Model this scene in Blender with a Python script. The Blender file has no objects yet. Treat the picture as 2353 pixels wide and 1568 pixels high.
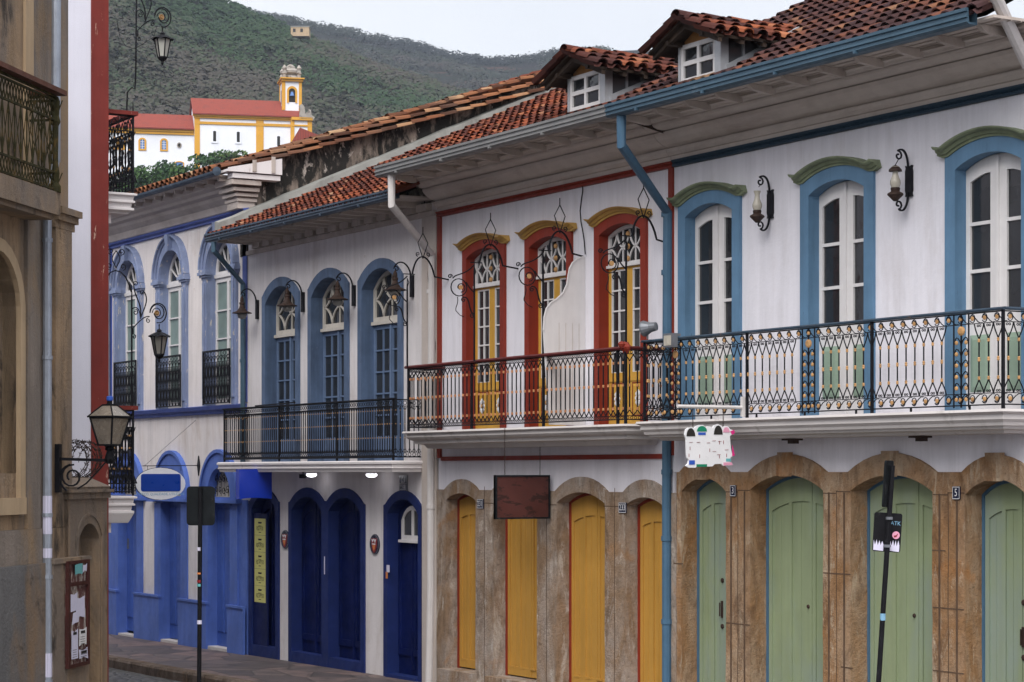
import bpy, math, random
from math import sin, cos, pi, sqrt, atan2, radians, hypot
from mathutils import Vector, Matrix, noise
from mathutils.geometry import tessellate_polygon
random.seed(7)
R_ = random.Random(11)
SC = bpy.context.scene
COL = SC.collection

# ------------------------------------------------------------------ camera geometry (x runs along the facades, -y is the street side)
CAM = (0.0, -14.9, 3.0)
def ray(px, py=1085.0):
    u = px - 1176.0
    return (-4315.5 + .5051*u, 2525.5 + .8631*u, 1085.0 - py)
def X(px, n=0.0):
    f = ray(px); return f[0]*(14.9-n)/f[1]
def Z(px, py, n=0.0):
    f = ray(px, py); return 3.0 + f[2]*(14.9-n)/f[1]
def DP(px, py, d):
    f = ray(px, py); k = d/5000.0
    return Vector((CAM[0]+f[0]*k, CAM[1]+f[1]*k, CAM[2]+f[2]*k))

# ------------------------------------------------------------------ materials
def newmat(name):
    m = bpy.data.materials.new(name); m.use_nodes = True
    nt = m.node_tree; b = nt.nodes['Principled BSDF']
    return m, nt, b
def lk(nt, a, b): nt.links.new(a, b)
def mixc(nt, fac, a, b, mode='MIX'):
    n = nt.nodes.new('ShaderNodeMix'); n.data_type = 'RGBA'; n.blend_type = mode
    for s, v in ((n.inputs[0], fac), (n.inputs[6], a), (n.inputs[7], b)):
        if hasattr(v, 'links'): lk(nt, v, s)
        elif isinstance(v, (int, float)): s.default_value = v
        else: s.default_value = (v[0], v[1], v[2], 1)
    return n.outputs[2]
def ramp(nt, src, stops):
    n = nt.nodes.new('ShaderNodeValToRGB'); cr = n.color_ramp
    while len(cr.elements) < len(stops): cr.elements.new(.5)
    for e, (p, c) in zip(cr.elements, stops):
        e.position = p
        e.color = (c, c, c, 1) if isinstance(c, (int, float)) else (c[0], c[1], c[2], 1)
    lk(nt, src, n.inputs[0]); return n.outputs[0]
def noi(nt, co, scale, detail=4, rough=.6, stretch=None, dist=0):
    if stretch:
        mp = nt.nodes.new('ShaderNodeMapping'); mp.inputs['Scale'].default_value = stretch
        lk(nt, co, mp.inputs[0]); co = mp.outputs[0]
    n = nt.nodes.new('ShaderNodeTexNoise'); n.inputs['Scale'].default_value = scale
    n.inputs['Detail'].default_value = detail; n.inputs['Roughness'].default_value = rough
    n.inputs['Distortion'].default_value = dist
    lk(nt, co, n.inputs['Vector']); return n.outputs[0]
def mat(name, col, rough=.75, var=.1, scale=2.5, streak=0, patch=None, pscale=2, pth=(.6, .66), pstretch=None,
        bump=.15, bscale=25, metal=0, spec=.3, grime=None, gth=(.5, .75), gscale=1.3, gstretch=(1, 1, .35), hue=None, bdist=.01, gamt=1):
    m, nt, b = newmat(name)
    tc = nt.nodes.new('ShaderNodeTexCoord').outputs['Object']
    lo = tuple(c*(1-var) for c in col); hi = tuple(min(1, c*(1+var)) for c in col)
    if hue: hi = hue
    c = mixc(nt, ramp(nt, noi(nt, tc, scale, 6, .62), [(.3, 0), (.7, 1)]), lo, hi)
    if streak:
        s = ramp(nt, noi(nt, tc, 1.0, 4, .6, (5, 5, .45)), [(.42, 1), (.7, 1-streak)])
        c = mixc(nt, 1, c, s, 'MULTIPLY')
        s2 = ramp(nt, noi(nt, tc, 1.0, 3, .7, (22, 22, 1.6)), [(.45, 1), (.75, 1-streak*.5)])
        c = mixc(nt, 1, c, s2, 'MULTIPLY')
    if grime:
        g = ramp(nt, noi(nt, tc, gscale, 8, .68, gstretch, .3), [(gth[0], 0), (gth[1], gamt)])
        c = mixc(nt, g, c, grime)
    if patch:
        p = ramp(nt, noi(nt, tc, pscale, 8, .7, pstretch, .4), [(pth[0], 0), (pth[1], 1)])
        c = mixc(nt, p, c, patch)
    lk(nt, c, b.inputs['Base Color'])
    r = ramp(nt, noi(nt, tc, scale*2.3, 3), [(.3, max(0, rough-.1)), (.7, min(1, rough+.1))])
    lk(nt, r, b.inputs['Roughness'])
    b.inputs['Metallic'].default_value = metal
    b.inputs['Specular IOR Level'].default_value = spec
    if bump:
        bn = nt.nodes.new('ShaderNodeBump'); bn.inputs['Strength'].default_value = bump; bn.inputs['Distance'].default_value = bdist
        lk(nt, noi(nt, tc, bscale, 6, .65), bn.inputs['Height']); lk(nt, bn.outputs[0], b.inputs['Normal'])
    return m
def roof_mat(name, stops, dark, dth=(.5, .7), lich=(.45, .38, .25)):
    m, nt, b = newmat(name)
    tc = nt.nodes.new('ShaderNodeTexCoord').outputs['Object']
    at = nt.nodes.new('ShaderNodeAttribute'); at.attribute_name = 'rnd'
    c = ramp(nt, at.outputs['Fac'], stops)
    c = mixc(nt, ramp(nt, noi(nt, tc, 1.1, 5, .6), [(dth[0], 0), (dth[1], .8)]), c, dark)
    c = mixc(nt, ramp(nt, noi(nt, tc, 9, 6, .7), [(.56, 0), (.75, .75)]), c, dark)
    c = mixc(nt, ramp(nt, noi(nt, tc, 17, 6, .75), [(.64, 0), (.74, .3)]), c, lich)
    lk(nt, c, b.inputs['Base Color']); b.inputs['Roughness'].default_value = .95
    b.inputs['Specular IOR Level'].default_value = .05
    bn = nt.nodes.new('ShaderNodeBump'); bn.inputs['Strength'].default_value = .4; bn.inputs['Distance'].default_value = .01
    lk(nt, noi(nt, tc, 30, 5), bn.inputs['Height']); lk(nt, bn.outputs[0], b.inputs['Normal'])
    return m
def stone_mat(name, a, bcol, dark, light):
    m, nt, b = newmat(name)
    tc = nt.nodes.new('ShaderNodeTexCoord').outputs['Object']
    c = mixc(nt, ramp(nt, noi(nt, tc, 1.1, 8, .62, (1.3, 1.3, .7), .8), [(.40, 0), (.58, 1)]), a, bcol)
    c = mixc(nt, ramp(nt, noi(nt, tc, 1.7, 9, .72, (1.8, 1.8, .75), .9), [(.50, 0), (.64, .6)]), c, dark)
    c = mixc(nt, ramp(nt, noi(nt, tc, 2.6, 9, .75, (2.2, 2.2, .6), .7), [(.54, 0), (.64, .85)]), c, light)
    c = mixc(nt, ramp(nt, noi(nt, tc, 1.4, 5, .6, (1, 1, 1), .5), [(.58, 0), (.68, .6)]), c, tuple(q*w for q, w in zip(a, (1.25, .95, .6))))
    c = mixc(nt, ramp(nt, noi(nt, tc, 24, 6, .8), [(.56, 0), (.72, .75)]), c, tuple(v*.4 for v in dark))
    c = mixc(nt, 1, c, ramp(nt, noi(nt, tc, 7, 7, .75), [(.3, .72), (.6, 1)]), 'MULTIPLY')
    lk(nt, c, b.inputs['Base Color']); b.inputs['Roughness'].default_value = .95
    b.inputs['Specular IOR Level'].default_value = .1
    h = mixc(nt, .5, noi(nt, tc, 4, 9, .72), noi(nt, tc, 26, 7, .75))
    bn = nt.nodes.new('ShaderNodeBump'); bn.inputs['Strength'].default_value = 1; bn.inputs['Distance'].default_value = .05
    lk(nt, h, bn.inputs['Height']); lk(nt, bn.outputs[0], b.inputs['Normal'])
    return m
def roughen(pts, st=.22, amp=.007):
    """break long straight edges of a stone outline into slightly uneven runs"""
    out = []
    for i, p in enumerate(pts):
        out.append(p); q = pts[(i+1) % len(pts)]; L = hypot(q[0]-p[0], q[1]-p[1]); k = int(L/st)
        if k > 1 and abs(q[0]-p[0]) < .02:
            for j in range(1, k): t = j/k; out.append((p[0]+(q[0]-p[0])*t+R_.uniform(-amp, amp), p[1]+(q[1]-p[1])*t))
    return out
def glass_mat(name, col=(.02, .022, .025), rough=.06, spec=.6):
    m, nt, b = newmat(name)
    tc = nt.nodes.new('ShaderNodeTexCoord').outputs['Object']
    c = mixc(nt, noi(nt, tc, 2, 2), tuple(v*.5 for v in col), tuple(v*1.6 for v in col))
    lk(nt, c, b.inputs['Base Color']); b.inputs['Roughness'].default_value = rough
    b.inputs['Specular IOR Level'].default_value = spec
    bn = nt.nodes.new('ShaderNodeBump'); bn.inputs['Strength'].default_value = .12; bn.inputs['Distance'].default_value = .02
    lk(nt, noi(nt, tc, 4, 2), bn.inputs['Height']); lk(nt, bn.outputs[0], b.inputs['Normal'])
    return m
def emis(name, col, st):
    m, nt, b = newmat(name)
    b.inputs['Base Color'].default_value = (*col, 1)
    b.inputs['Emission Color'].default_value = (*col, 1); b.inputs['Emission Strength'].default_value = st
    return m
M = {}
def setup_mats():
    W = (.725, .71, .765)
    M['white_b4'] = mat('plaster_white', W, .85, .035, 1.2, streak=.12, grime=(.40, .34, .31), gth=(.54, .8), gscale=1.5, gamt=.4, patch=(.5, .47, .45), pscale=5, pth=(.68, .74), bscale=14, bump=.25, bdist=.02)
    M['white_b2'] = mat('plaster_weathered', (.72, .685, .69), .87, .06, 1.3, streak=.14, grime=(.38, .31, .26), gth=(.52, .8), gscale=1.9, gamt=.6, patch=(.45, .38, .33), pscale=4, pth=(.66, .74), bscale=12, bump=.3, bdist=.02)
    M['white_b1'] = mat('plaster_cream', (.73, .68, .665), .87, .07, 1.3, streak=.14, grime=(.40, .28, .19), gth=(.54, .8), gscale=2.1, gamt=.6, patch=(.45, .33, .25), pscale=4, pth=(.66, .74), bscale=12, bump=.3, bdist=.02)
    M['stain_wall'] = mat('stained_plaster', (.25, .20, .165), .9, .25, 2.5, patch=(.50, .44, .39), pscale=3.0, pth=(.60, .66), pstretch=(1.2, 1.2, .8), grime=(.022, .02, .018), gth=(.40, .52), gscale=2.2, gstretch=(1.5, 1.5, .6), bump=.5, bdist=.03)
    M['cornice'] = mat('cornice_plaster', (.52, .46, .42), .88, .08, 1.2, streak=.08, grime=(.24, .18, .155), gth=(.48, .72), gscale=1.4, gstretch=(.35, 1, 1), gamt=.75, bscale=10, bump=.3, bdist=.02)
    M['soffit'] = mat('soffit_boards', (.47, .41, .37), .85, .12, 3, grime=(.18, .14, .11), gth=(.5, .8), gamt=.7)
    M['slab'] = mat('slab_plaster', (.52, .49, .48), .85, .08, 1.5, grime=(.2, .17, .15), gth=(.56, .8), gscale=2.5, gstretch=(1.5, 1, .5), gamt=.8)
    M['slab_white'] = mat('slab_white_paint', (.7, .66, .66), .8, .06, 1.5, grime=(.22, .15, .1), gth=(.62, .72), gscale=3, gstretch=(4, 1, .3), gamt=.9)
    M['blue_b4'] = mat('paint_sky_blue', (.105, .205, .325), .55, .13, 3, streak=.16, patch=(.055, .11, .17), pscale=7, pth=(.66, .69), pstretch=(3, 3, .6), bump=.12)
    M['navy_band'] = mat('paint_slate_blue', (.012, .034, .058), .6, .15, 3)
    M['blue_b2'] = mat('paint_dusty_blue', (.095, .145, .245), .62, .18, 2.5, streak=.28, patch=(.27, .30, .38), pscale=9, pth=(.69, .72), pstretch=(2.5, 2.5, .7), grime=(.045, .065, .11), gth=(.5, .75), gscale=2.2, bump=.15)
    M['blue_b1'] = mat('paint_lavender_blue', (.225, .275, .43), .7, .14, 2, streak=.25, patch=(.5, .46, .43), pscale=7, pth=(.60, .64), pstretch=(2, 2, .6), grime=(.12, .14, .2), gth=(.55, .8), bump=.25)
    M['blue_b1d'] = mat('paint_royal_blue', (.085, .155, .48), .62, .16, 2.2, streak=.16, patch=(.5, .55, .65), pscale=11, pth=(.75, .77), bump=.2)
    M['door_b1'] = mat('door_royal_blue', (.055, .115, .42), .5, .14, 3, streak=.16, patch=(.45, .5, .65), pscale=14, pth=(.76, .78), bump=.1)
    M['band_b1'] = mat('band_indigo', (.06, .09, .30), .6, .12, 3)
    M['door_b2'] = mat('door_navy', (.003, .009, .072), .6, .3, 2.5, streak=.2, patch=(.012, .035, .16), pscale=9, pth=(.68, .8), bump=.1, spec=.15)
    M['frame_b2'] = mat('frame_navy', (.012, .024, .115), .65, .2, 3, patch=(.12, .18, .35), pscale=14, pth=(.76, .785), bump=.15, spec=.15)
    M['red'] = mat('paint_oxide_red', (.225, .026, .012), .55, .14, 2.5, streak=.16, patch=(.38, .12, .07), pscale=14, pth=(.72, .745), pstretch=(3, 3, .5), bump=.12)
    M['red_dark'] = mat('paint_dark_red', (.085, .010, .009), .5, .2, 3)
    M['red_pillar'] = mat('pillar_red', (.17, .022, .016), .6, .16, 2, streak=.2, patch=(.5, .33, .26), pscale=5, pth=(.63, .66), pstretch=(3, 3, .6), bump=.25)
    M['ochre'] = mat('paint_ochre', (.44, .26, .065), .6, .15, 3, streak=.12, bump=.12)
    M['yellow'] = mat('paint_yellow', (.56, .31, .05), .5, .1, 3, streak=.12, bump=.1)
    M['yellow_dim'] = mat('door_mustard', (.46, .25, .05), .55, .08, 1.5, streak=.14, patch=(.25, .14, .04), pscale=6, pth=(.75, .8), bump=.1)
    M['green'] = mat('door_sage', (.24, .29, .17), .6, .08, 1.2, streak=.12, grime=(.22, .27, .22), gth=(.45, .65), gscale=1.1, patch=(.14, .16, .09), pscale=7, pth=(.76, .8), pstretch=(3, 3, .4), bump=.1)
    M['green_pan'] = mat('panel_sage', (.24, .32, .25), .6, .1, 3)
    M['green_hood'] = mat('hood_olive_green', (.20, .235, .145), .65, .2, 5, streak=.25, patch=(.2, .12, .05), pscale=9, pth=(.66, .72), bump=.2)
    M['wwood'] = mat('white_joinery', (.68, .66, .66), .5, .05, 4, streak=.08, bump=.05)
    M['cwood'] = mat('cream_joinery', (.6, .56, .5), .5, .08, 4, streak=.12, bump=.05)
    M['bwood'] = mat('blue_joinery', (.13, .19, .31), .5, .12, 4, streak=.12, bump=.05)
    M['stone'] = stone_mat('sandstone_brown', (.33, .185, .09), (.40, .285, .19), (.12, .062, .034), (.50, .40, .29))
    M['stone_pale'] = stone_mat('sandstone_grey', (.31, .21, .135), (.40, .335, .285), (.13, .085, .055), (.56, .50, .44))
    M['glass'] = glass_mat('window_glass')
    M['glass_side'] = glass_mat('reflecting_glass', (.06, .062, .068), .08, .9)
    M['glass_green'] = glass_mat('frosted_glass', (.17, .23, .21), .35, .4)
    M['curtain'] = mat('lace_curtain', (.23, .26, .33), .9, .45, 8, patch=(.4, .44, .5), pscale=22, pth=(.5, .53), bump=0)
    M['iron'] = mat('black_iron', (.006, .006, .009), .6, .3, 6, spec=.2, patch=(.05, .02, .01), pscale=16, pth=(.66, .72))
    M['iron_rust'] = mat('rusty_iron', (.032, .017, .012), .7, .4, 9, spec=.3)
    M['gold'] = mat('gold_paint', (.44, .25, .105), .6, .3, 9, spec=.25, patch=(.12, .05, .03), pscale=20, pth=(.62, .68))
    M['copper'] = mat('copper_paint', (.42, .19, .085), .6, .3, 9, spec=.25, patch=(.12, .05, .03), pscale=20, pth=(.62, .68))
    M['gut_blue'] = mat('gutter_blue', (.055, .105, .15), .45, .15, 3, metal=.2, spec=.4, patch=(.14, .2, .24), pscale=5, pth=(.62, .75))
    M['gut_grey'] = mat('gutter_grey', (.22, .22, .22), .5, .12, 3, metal=.2)
    M['gut_dark'] = mat('gutter_slate', (.06, .085, .12), .5, .2, 3, metal=.2, patch=(.2, .22, .24), pscale=6, pth=(.62, .7))
    M['pipe_blue'] = mat('pipe_blue', (.058, .125, .20), .45, .12, 3, streak=.14)
    M['pipe_white'] = mat('pipe_white', (.6, .57, .56), .5, .06, 3, streak=.12, grime=(.3, .25, .2), gth=(.6, .8), gamt=.6)
    M['pipe_zinc'] = mat('pipe_zinc', (.33, .36, .42), .4, .15, 5, metal=.5, streak=.1)
    T = [(0, (0.061, 0.025, 0.020)), (.3, (0.111, 0.036, 0.025)), (.6, (0.168, 0.049, 0.028)), (.88, (0.226, 0.066, 0.034)), (.97, (0.262, 0.107, 0.057)), (1, (0.271, 0.156, 0.098))]
    M['tile_red'] = roof_mat('clay_tiles_orange', T, (.06, .030, .028), (.46, .68))
    T2 = [(0, (0.037, 0.023, 0.025)), (.5, (0.064, 0.033, 0.031)), (.8, (0.090, 0.041, 0.034)), (.92, (0.156, 0.061, 0.037)), (.985, (0.197, 0.098, 0.057)), (1, (0.262, 0.180, 0.107))]
    M['tile_dark'] = roof_mat('clay_tiles_dark', T2, (.07, .04, .045), (.5, .75))
    T3 = [(0, (0.057, 0.029, 0.021)), (.4, (0.164, 0.066, 0.037)), (.8, (0.262, 0.115, 0.057)), (1, (0.344, 0.221, 0.131))]
    M['tile_dorm'] = roof_mat('clay_tiles_dormer', [(0, (0.037, 0.020, 0.020)), (.4, (0.098, 0.034, 0.026)), (.75, (0.180, 0.057, 0.033)), (.93, (0.295, 0.094, 0.045)), (1, (0.328, 0.139, 0.074))], (.05, .028, .028), (.46, .68))
    M['tile_old'] = roof_mat('clay_tiles_old', T3, (.10, .06, .045), (.5, .7), (.5, .42, .28))
    M['cement'] = mat('cement_coping', (.24, .24, .225), .9, .15, 3, grime=(.12, .12, .11), gth=(.55, .75), bump=.4)
    M['darkwood'] = mat('dark_wood', (.045, .03, .022), .8, .4, 6, bump=.3)
    M['ochrewood'] = mat('gable_board', (.34, .16, .05), .75, .25, 5)
    M['zinc'] = mat('zinc_flashing', (.42, .43, .45), .4, .15, 5, metal=.4)
    M['beige'] = mat('beige_stucco', (.34, .235, .145), .9, .16, 1.2, streak=.4, grime=(.18, .145, .12), gth=(.40, .58), gscale=1.2, gamt=.9, patch=(.045, .036, .03), pscale=1.8, pth=(.54, .66), pstretch=(1.6, 1.6, .6), bump=.5, bdist=.03)
    M['beige_grey'] = mat('greyed_stucco', (.235, .195, .165), .9, .16, 1.2, streak=.3, grime=(.30, .2, .11), gth=(.5, .66), gscale=1.4, gamt=.8, patch=(.06, .05, .04), pscale=2.0, pth=(.6, .7), pstretch=(1.6, 1.6, .5), bump=.5, bdist=.03)
    M['beige_base'] = mat('grey_stucco_base', (.15, .145, .145), .92, .2, 1.2, streak=.2, grime=(.25, .16, .09), gth=(.5, .68), gscale=1.3, gamt=.8, patch=(.04, .036, .032), pscale=2.0, pth=(.58, .68), bump=.5, bdist=.03)
    M['trim_beige'] = mat('beige_trim', (.45, .33, .21), .88, .1, 2, streak=.2, bump=.2)
    M['lav_white'] = mat('lavender_white_plaster', (.66, .655, .74), .85, .04, 1.2, streak=.05, patch=(.3, .3, .34), pscale=5, pth=(.8, .83), bump=.15)
    M['iron_moss'] = mat('mossy_iron', (.035, .032, .014), .8, .4, 7, patch=(.09, .06, .022), pscale=8, pth=(.52, .62), spec=.1)
    M['asph'] = mat('cobbles', (.1, .095, .09), .85, .3, 8)
    M['black'] = mat('black_paint', (.008, .008, .010), .7, .3, 5, spec=.1, patch=(.04, .04, .04), pscale=6, pth=(.62, .7))
    M['sign_grey'] = mat('sign_back_grey', (.013, .015, .017), .85, .35, 5, spec=.06, patch=(.05, .05, .05), pscale=7, pth=(.6, .7))
    M['paper_y'] = mat('yellow_paper', (.60, .58, .20), .8, .06, 6)
    M['paper'] = mat('white_paper', (.6, .58, .72), .8, .06, 6)
    M['ink'] = mat('ink_black', (.02, .018, .016), .8, .1, 6, bump=0)
    M['white'] = mat('white_enamel', (.72, .72, .74), .35, .04, 4, bump=0)
    M['signblue'] = mat('sign_blue', (.01, .045, .28), .35, .08, 3, bump=0, patch=(.3, .35, .5), pscale=30, pth=(.78, .8))
    M['lightblue'] = mat('sign_bright_blue', (.012, .04, .40), .15, .15, 2, bump=0, spec=.6)
    M['textblue'] = mat('text_pale_blue', (.18, .35, .5), .5, .08, 3, bump=0)
    M['brown_sign'] = mat('brown_board', (.075, .024, .02), .55, .18, 2.5, patch=(.035, .014, .012), pscale=4, pth=(.55, .56), pstretch=(1, 1, 2.5))
    M['steel'] = mat('galvanised_steel', (.17, .18, .20), .45, .15, 6, metal=.4)
    M['plate_navy'] = mat('plate_navy', (.01, .014, .04), .3, .1, 6, bump=0)
    M['crimson'] = mat('plaque_crimson', (.22, .015, .02), .4, .2, 9, bump=0)
    M['pale_orange'] = mat('sticker_orange', (.6, .2, .06), .5, .1, 9, bump=0)
    M['pink'] = mat('pink_enamel', (.66, .3, .42), .4, .06, 6, bump=0)
    M['magenta'] = mat('magenta_enamel', (.6, .03, .2), .4, .06, 6, bump=0)
    M['sgreen'] = mat('green_enamel', (.01, .2, .11), .4, .06, 6, bump=0)
    M['scobalt'] = mat('cobalt_enamel', (.03, .09, .42), .4, .06, 6, bump=0)
    M['steal'] = mat('teal_enamel', (.12, .38, .40), .4, .06, 6, bump=0)
    M['milk'] = mat('milk_glass', (.40, .37, .31), .3, .12, 4, bump=0, spec=.4)
    M['smoke'] = glass_mat('lantern_glass', (.20, .19, .17), .25, .5)
    M['lampglass'] = glass_mat('pale_lantern_glass', (.42, .42, .38), .25, .5)
    M['lamp_on'] = emis('lamp_lit', (.95, .95, 1), 2.2)
    M['ch_white'] = mat('church_white', (.76, .78, .84), .85, .04, .4, grime=(.5, .5, .52), gth=(.6, .8), gscale=.4, gamt=.6, bump=0)
    M['ch_yellow'] = mat('church_yellow', (.62, .32, .04), .8, .08, .5, bump=0)
    M['ch_roof'] = None
    M['ch_stone'] = mat('church_stone', (.32, .29, .26), .9, .25, .7, patch=(.1, .08, .07), pscale=.8, pth=(.55, .65), bump=0)
    M['ch_blue'] = mat('church_blue', (.1, .2, .45), .6, .1, 1, bump=0)
    m, nt, b = newmat('church_roof')
    tc = nt.nodes.new('ShaderNodeTexCoord').outputs['Object']
    w = nt.nodes.new('ShaderNodeTexWave'); w.inputs['Scale'].default_value = 2.2; w.inputs['Distortion'].default_value = .4
    lk(nt, tc, w.inputs[0])
    c = mixc(nt, w.outputs['Fac'], (.13, .022, .014), (.30, .05, .028))
    c = mixc(nt, ramp(nt, noi(nt, tc, .9, 6, .7), [(.5, 0), (.75, .7)]), c, (.12, .03, .025))
    lk(nt, c, b.inputs['Base Color']); b.inputs['Roughness'].default_value = .85
    M['ch_roof'] = m
    def leafmat(name, a, bb, dry):
        m, nt, b = newmat(name)
        at = nt.nodes.new('ShaderNodeAttribute'); at.attribute_name = 'rnd'
        c = ramp(nt, at.outputs['Fac'], [(0, a), (.5, tuple((p+q)/2 for p, q in zip(a, bb))), (.85, bb), (1, dry)])
        lk(nt, c, b.inputs['Base Color']); b.inputs['Roughness'].default_value = .7
        b.inputs['Specular IOR Level'].default_value = .2
        return m
    M['leaf'] = leafmat('leaves_green', (.018, .05, .02), (.06, .12, .03), (.10, .13, .04))
    M['bark'] = mat('bark', (.09, .06, .04), .9, .3, 6)

# ------------------------------------------------------------------ mesh building
OFF = Vector((0, 0, 0))
class MB:
    def __init__(s): s.v = []; s.f = []; s.m = []; s.r = []; s.cur = 0; s.rn = 0.0
    def add(s, vs, fs):
        b = len(s.v); s.v.extend(vs)
        for f in fs: s.f.append(tuple(b+i for i in f)); s.m.append(s.cur); s.r.append(s.rn)
        return s
    def box(s, x0, x1, y0, y1, z0, z1):
        vs = [(x, y, z) for z in (z0, z1) for y in (y0, y1) for x in (x0, x1)]
        return s.add(vs, [(0, 2, 3, 1), (4, 5, 7, 6), (0, 1, 5, 4), (2, 6, 7, 3), (0, 4, 6, 2), (1, 3, 7, 5)])
    def plate(s, outer, holes, y0, y1, back=False, fn=None, edge=True):
        """polygon in the (x, z) plane with holes, front at y0, edges running back to y1"""
        fn = fn or (lambda x, y, z: (x, y, z))
        loops = [outer] + list(holes)
        flat = [p for l in loops for p in l]
        tris = tessellate_polygon([[Vector((p[0], p[1], 0)) for p in l] for l in loops])
        def orient(t):
            a, b, c = (flat[i] for i in t)
            return t if (b[0]-a[0])*(c[1]-a[1])-(b[1]-a[1])*(c[0]-a[0]) > 0 else (t[0], t[2], t[1])
        tris = [orient(t) for t in tris]
        s.add([fn(p[0], y0, p[1]) for p in flat], tris)
        if back: s.add([fn(p[0], y1, p[1]) for p in flat], [t[::-1] for t in tris])
        if edge and abs(y1-y0) > 1e-6:
            for k, l in enumerate(loops):
                n = len(l)
                ar = sum(l[i][0]*l[(i+1) % n][1]-l[(i+1) % n][0]*l[i][1] for i in range(n))
                fl = (ar > 0) == (k == 0)
                vs = [fn(p[0], y0, p[1]) for p in l]+[fn(p[0], y1, p[1]) for p in l]
                fs = [(i, n+i, n+(i+1) % n, (i+1) % n) for i in range(n)]
                if not fl: fs = [f[::-1] for f in fs]
                s.add(vs, [f[::-1] for f in fs])
        return s
    def strip(s, A, B, y0, y1=None):
        """ring between two open outlines with the same point count (x,z); front y0, side walls back to y1 (outer, inner)"""
        n = len(A)
        s.add([(p[0], y0, p[1]) for p in A]+[(p[0], y0, p[1]) for p in B], [(i, i+1, n+i+1, n+i) for i in range(n-1)])
        if y1:
            for L, yb in ((A, y1[0]), (B, y1[1])):
                if yb is None: continue
                s.add([(p[0], y0, p[1]) for p in L]+[(p[0], yb, p[1]) for p in L], [(i, n+i, n+i+1, i+1) for i in range(n-1)])
        return s
    def loft(s, rings, closed=True, caps=False):
        n = len(rings[0]); vs = [p for r in rings for p in r]; fs = []
        for k in range(len(rings)-1):
            for i in range(n if closed else n-1):
                j = (i+1) % n
                fs.append((k*n+i, k*n+j, (k+1)*n+j, (k+1)*n+i))
        if caps:
            fs.append(tuple(range(n))[::-1]); fs.append(tuple((len(rings)-1)*n+i for i in range(n)))
        return s.add(vs, fs)
    def tube(s, pts, r, sides=4, closed=False, flat=1.0):
        pts = [Vector(p) for p in pts]
        if len(pts) < 2: return s
        n = len(pts); rings = []
        ref = None
        for i, p in enumerate(pts):
            a = pts[(i-1) % n] if (closed or i > 0) else p
            b = pts[(i+1) % n] if (closed or i < n-1) else p
            t = (b-a)
            if t.length < 1e-9: t = Vector((0, 0, 1))
            t.normalize()
            if ref is None:
                ref = Vector((0, 0, 1)) if abs(t.z) < .9 else Vector((1, 0, 0))
            u = ref - t*ref.dot(t)
            if u.length < 1e-6: u = t.orthogonal()
            u.normalize(); ref = u; w = t.cross(u)
            rr = r[i] if isinstance(r, (list, tuple)) else r
            rings.append([tuple(p+u*(rr*cos(q))+w*(rr*flat*sin(q))) for q in [pi/4+2*pi*k/sides for k in range(sides)]])
        if closed: rings.append(rings[0])
        return s.loft(rings, True, not closed)
    def lathe(s, c, prof, seg=10, axis='z', caps=True):
        """prof: (radius, height along axis) from c"""
        rings = []
        for r, h in prof:
            ring = []
            for k in range(seg):
                a = 2*pi*k/seg
                if axis == 'z': ring.append((c[0]+r*cos(a), c[1]+r*sin(a), c[2]+h))
                elif axis == 'y': ring.append((c[0]+r*cos(a), c[1]+h, c[2]+r*sin(a)))
                else: ring.append((c[0]+h, c[1]+r*cos(a), c[2]+r*sin(a)))
            rings.append(ring)
        return s.loft(rings, True, caps)
    def extrude_x(s, prof, x0, x1, caps=True):
        """closed profile of (n, z), run along x"""
        return s.loft([[(x0, -n, z) for n, z in prof], [(x1, -n, z) for n, z in prof]], True, caps)
    def sweep(s, path, prof, caps=True):
        """path of (x,z) in the facade plane; profile of (outwards offset in the plane, n)"""
        n = len(path); rings = []
        for i in range(n):
            a = path[max(0, i-1)]; b = path[min(n-1, i+1)]
            def nrm(p, q):
                dx, dz = q[0]-p[0], q[1]-p[1]; l = hypot(dx, dz) or 1; return (-dz/l, dx/l)
            n1 = nrm(a, path[i]) if i > 0 else nrm(path[i], b)
            n2 = nrm(path[i], b) if i < n-1 else n1
            m = (n1[0]+n2[0], n1[1]+n2[1]); l = hypot(*m) or 1; m = (m[0]/l, m[1]/l)
            k = 1/max(.5, m[0]*n1[0]+m[1]*n1[1])
            rings.append([(path[i][0]+m[0]*o*k, -nn, path[i][1]+m[1]*o*k) for o, nn in prof])
        return s.loft(rings, True, caps)
    def build(s, name, mats, parent=None, smooth=False, kind=None, off=None):
        o = OFF if off is None else Vector(off)
        me = bpy.data.meshes.new(name)
        me.from_pydata([(p[0]-o.x, p[1]-o.y, p[2]-o.z) for p in s.v], [], s.f)
        if not isinstance(mats, (list, tuple)): mats = [mats]
        for m in mats: me.materials.append(M[m] if isinstance(m, str) else m)
        if len(mats) > 1: me.polygons.foreach_set('material_index', s.m)
        if smooth: me.polygons.foreach_set('use_smooth', [True]*len(s.f))
        if any(s.r):
            at = me.attributes.new('rnd', 'FLOAT', 'FACE'); at.data.foreach_set('value', s.r)
        me.update()
        ob = bpy.data.objects.new(name, me); COL.objects.link(ob)
        if parent: ob.parent = parent
        if kind: ob['kind'] = kind
        if parent is None: ob.location = o
        return ob
def root(name, label, cat, loc=(0, 0, 0), group=None, rotz=0):
    global OFF
    o = bpy.data.objects.new(name, None); COL.objects.link(o); o.empty_display_size = .2
    o.location = loc; o.rotation_euler = (0, 0, rotz)
    o['label'] = label; o['category'] = cat
    if group: o['group'] = group
    OFF = Vector(loc) if rotz == 0 else Vector((0, 0, loc[2]))
    return o
def merged(mb, gb):
    mb.cur = 1; mb.add(gb.v, gb.f); return mb
def tag(o, label, cat=None, group=None):
    o['label'] = label
    if cat: o['category'] = cat
    if group: o['group'] = group
    return o

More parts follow.
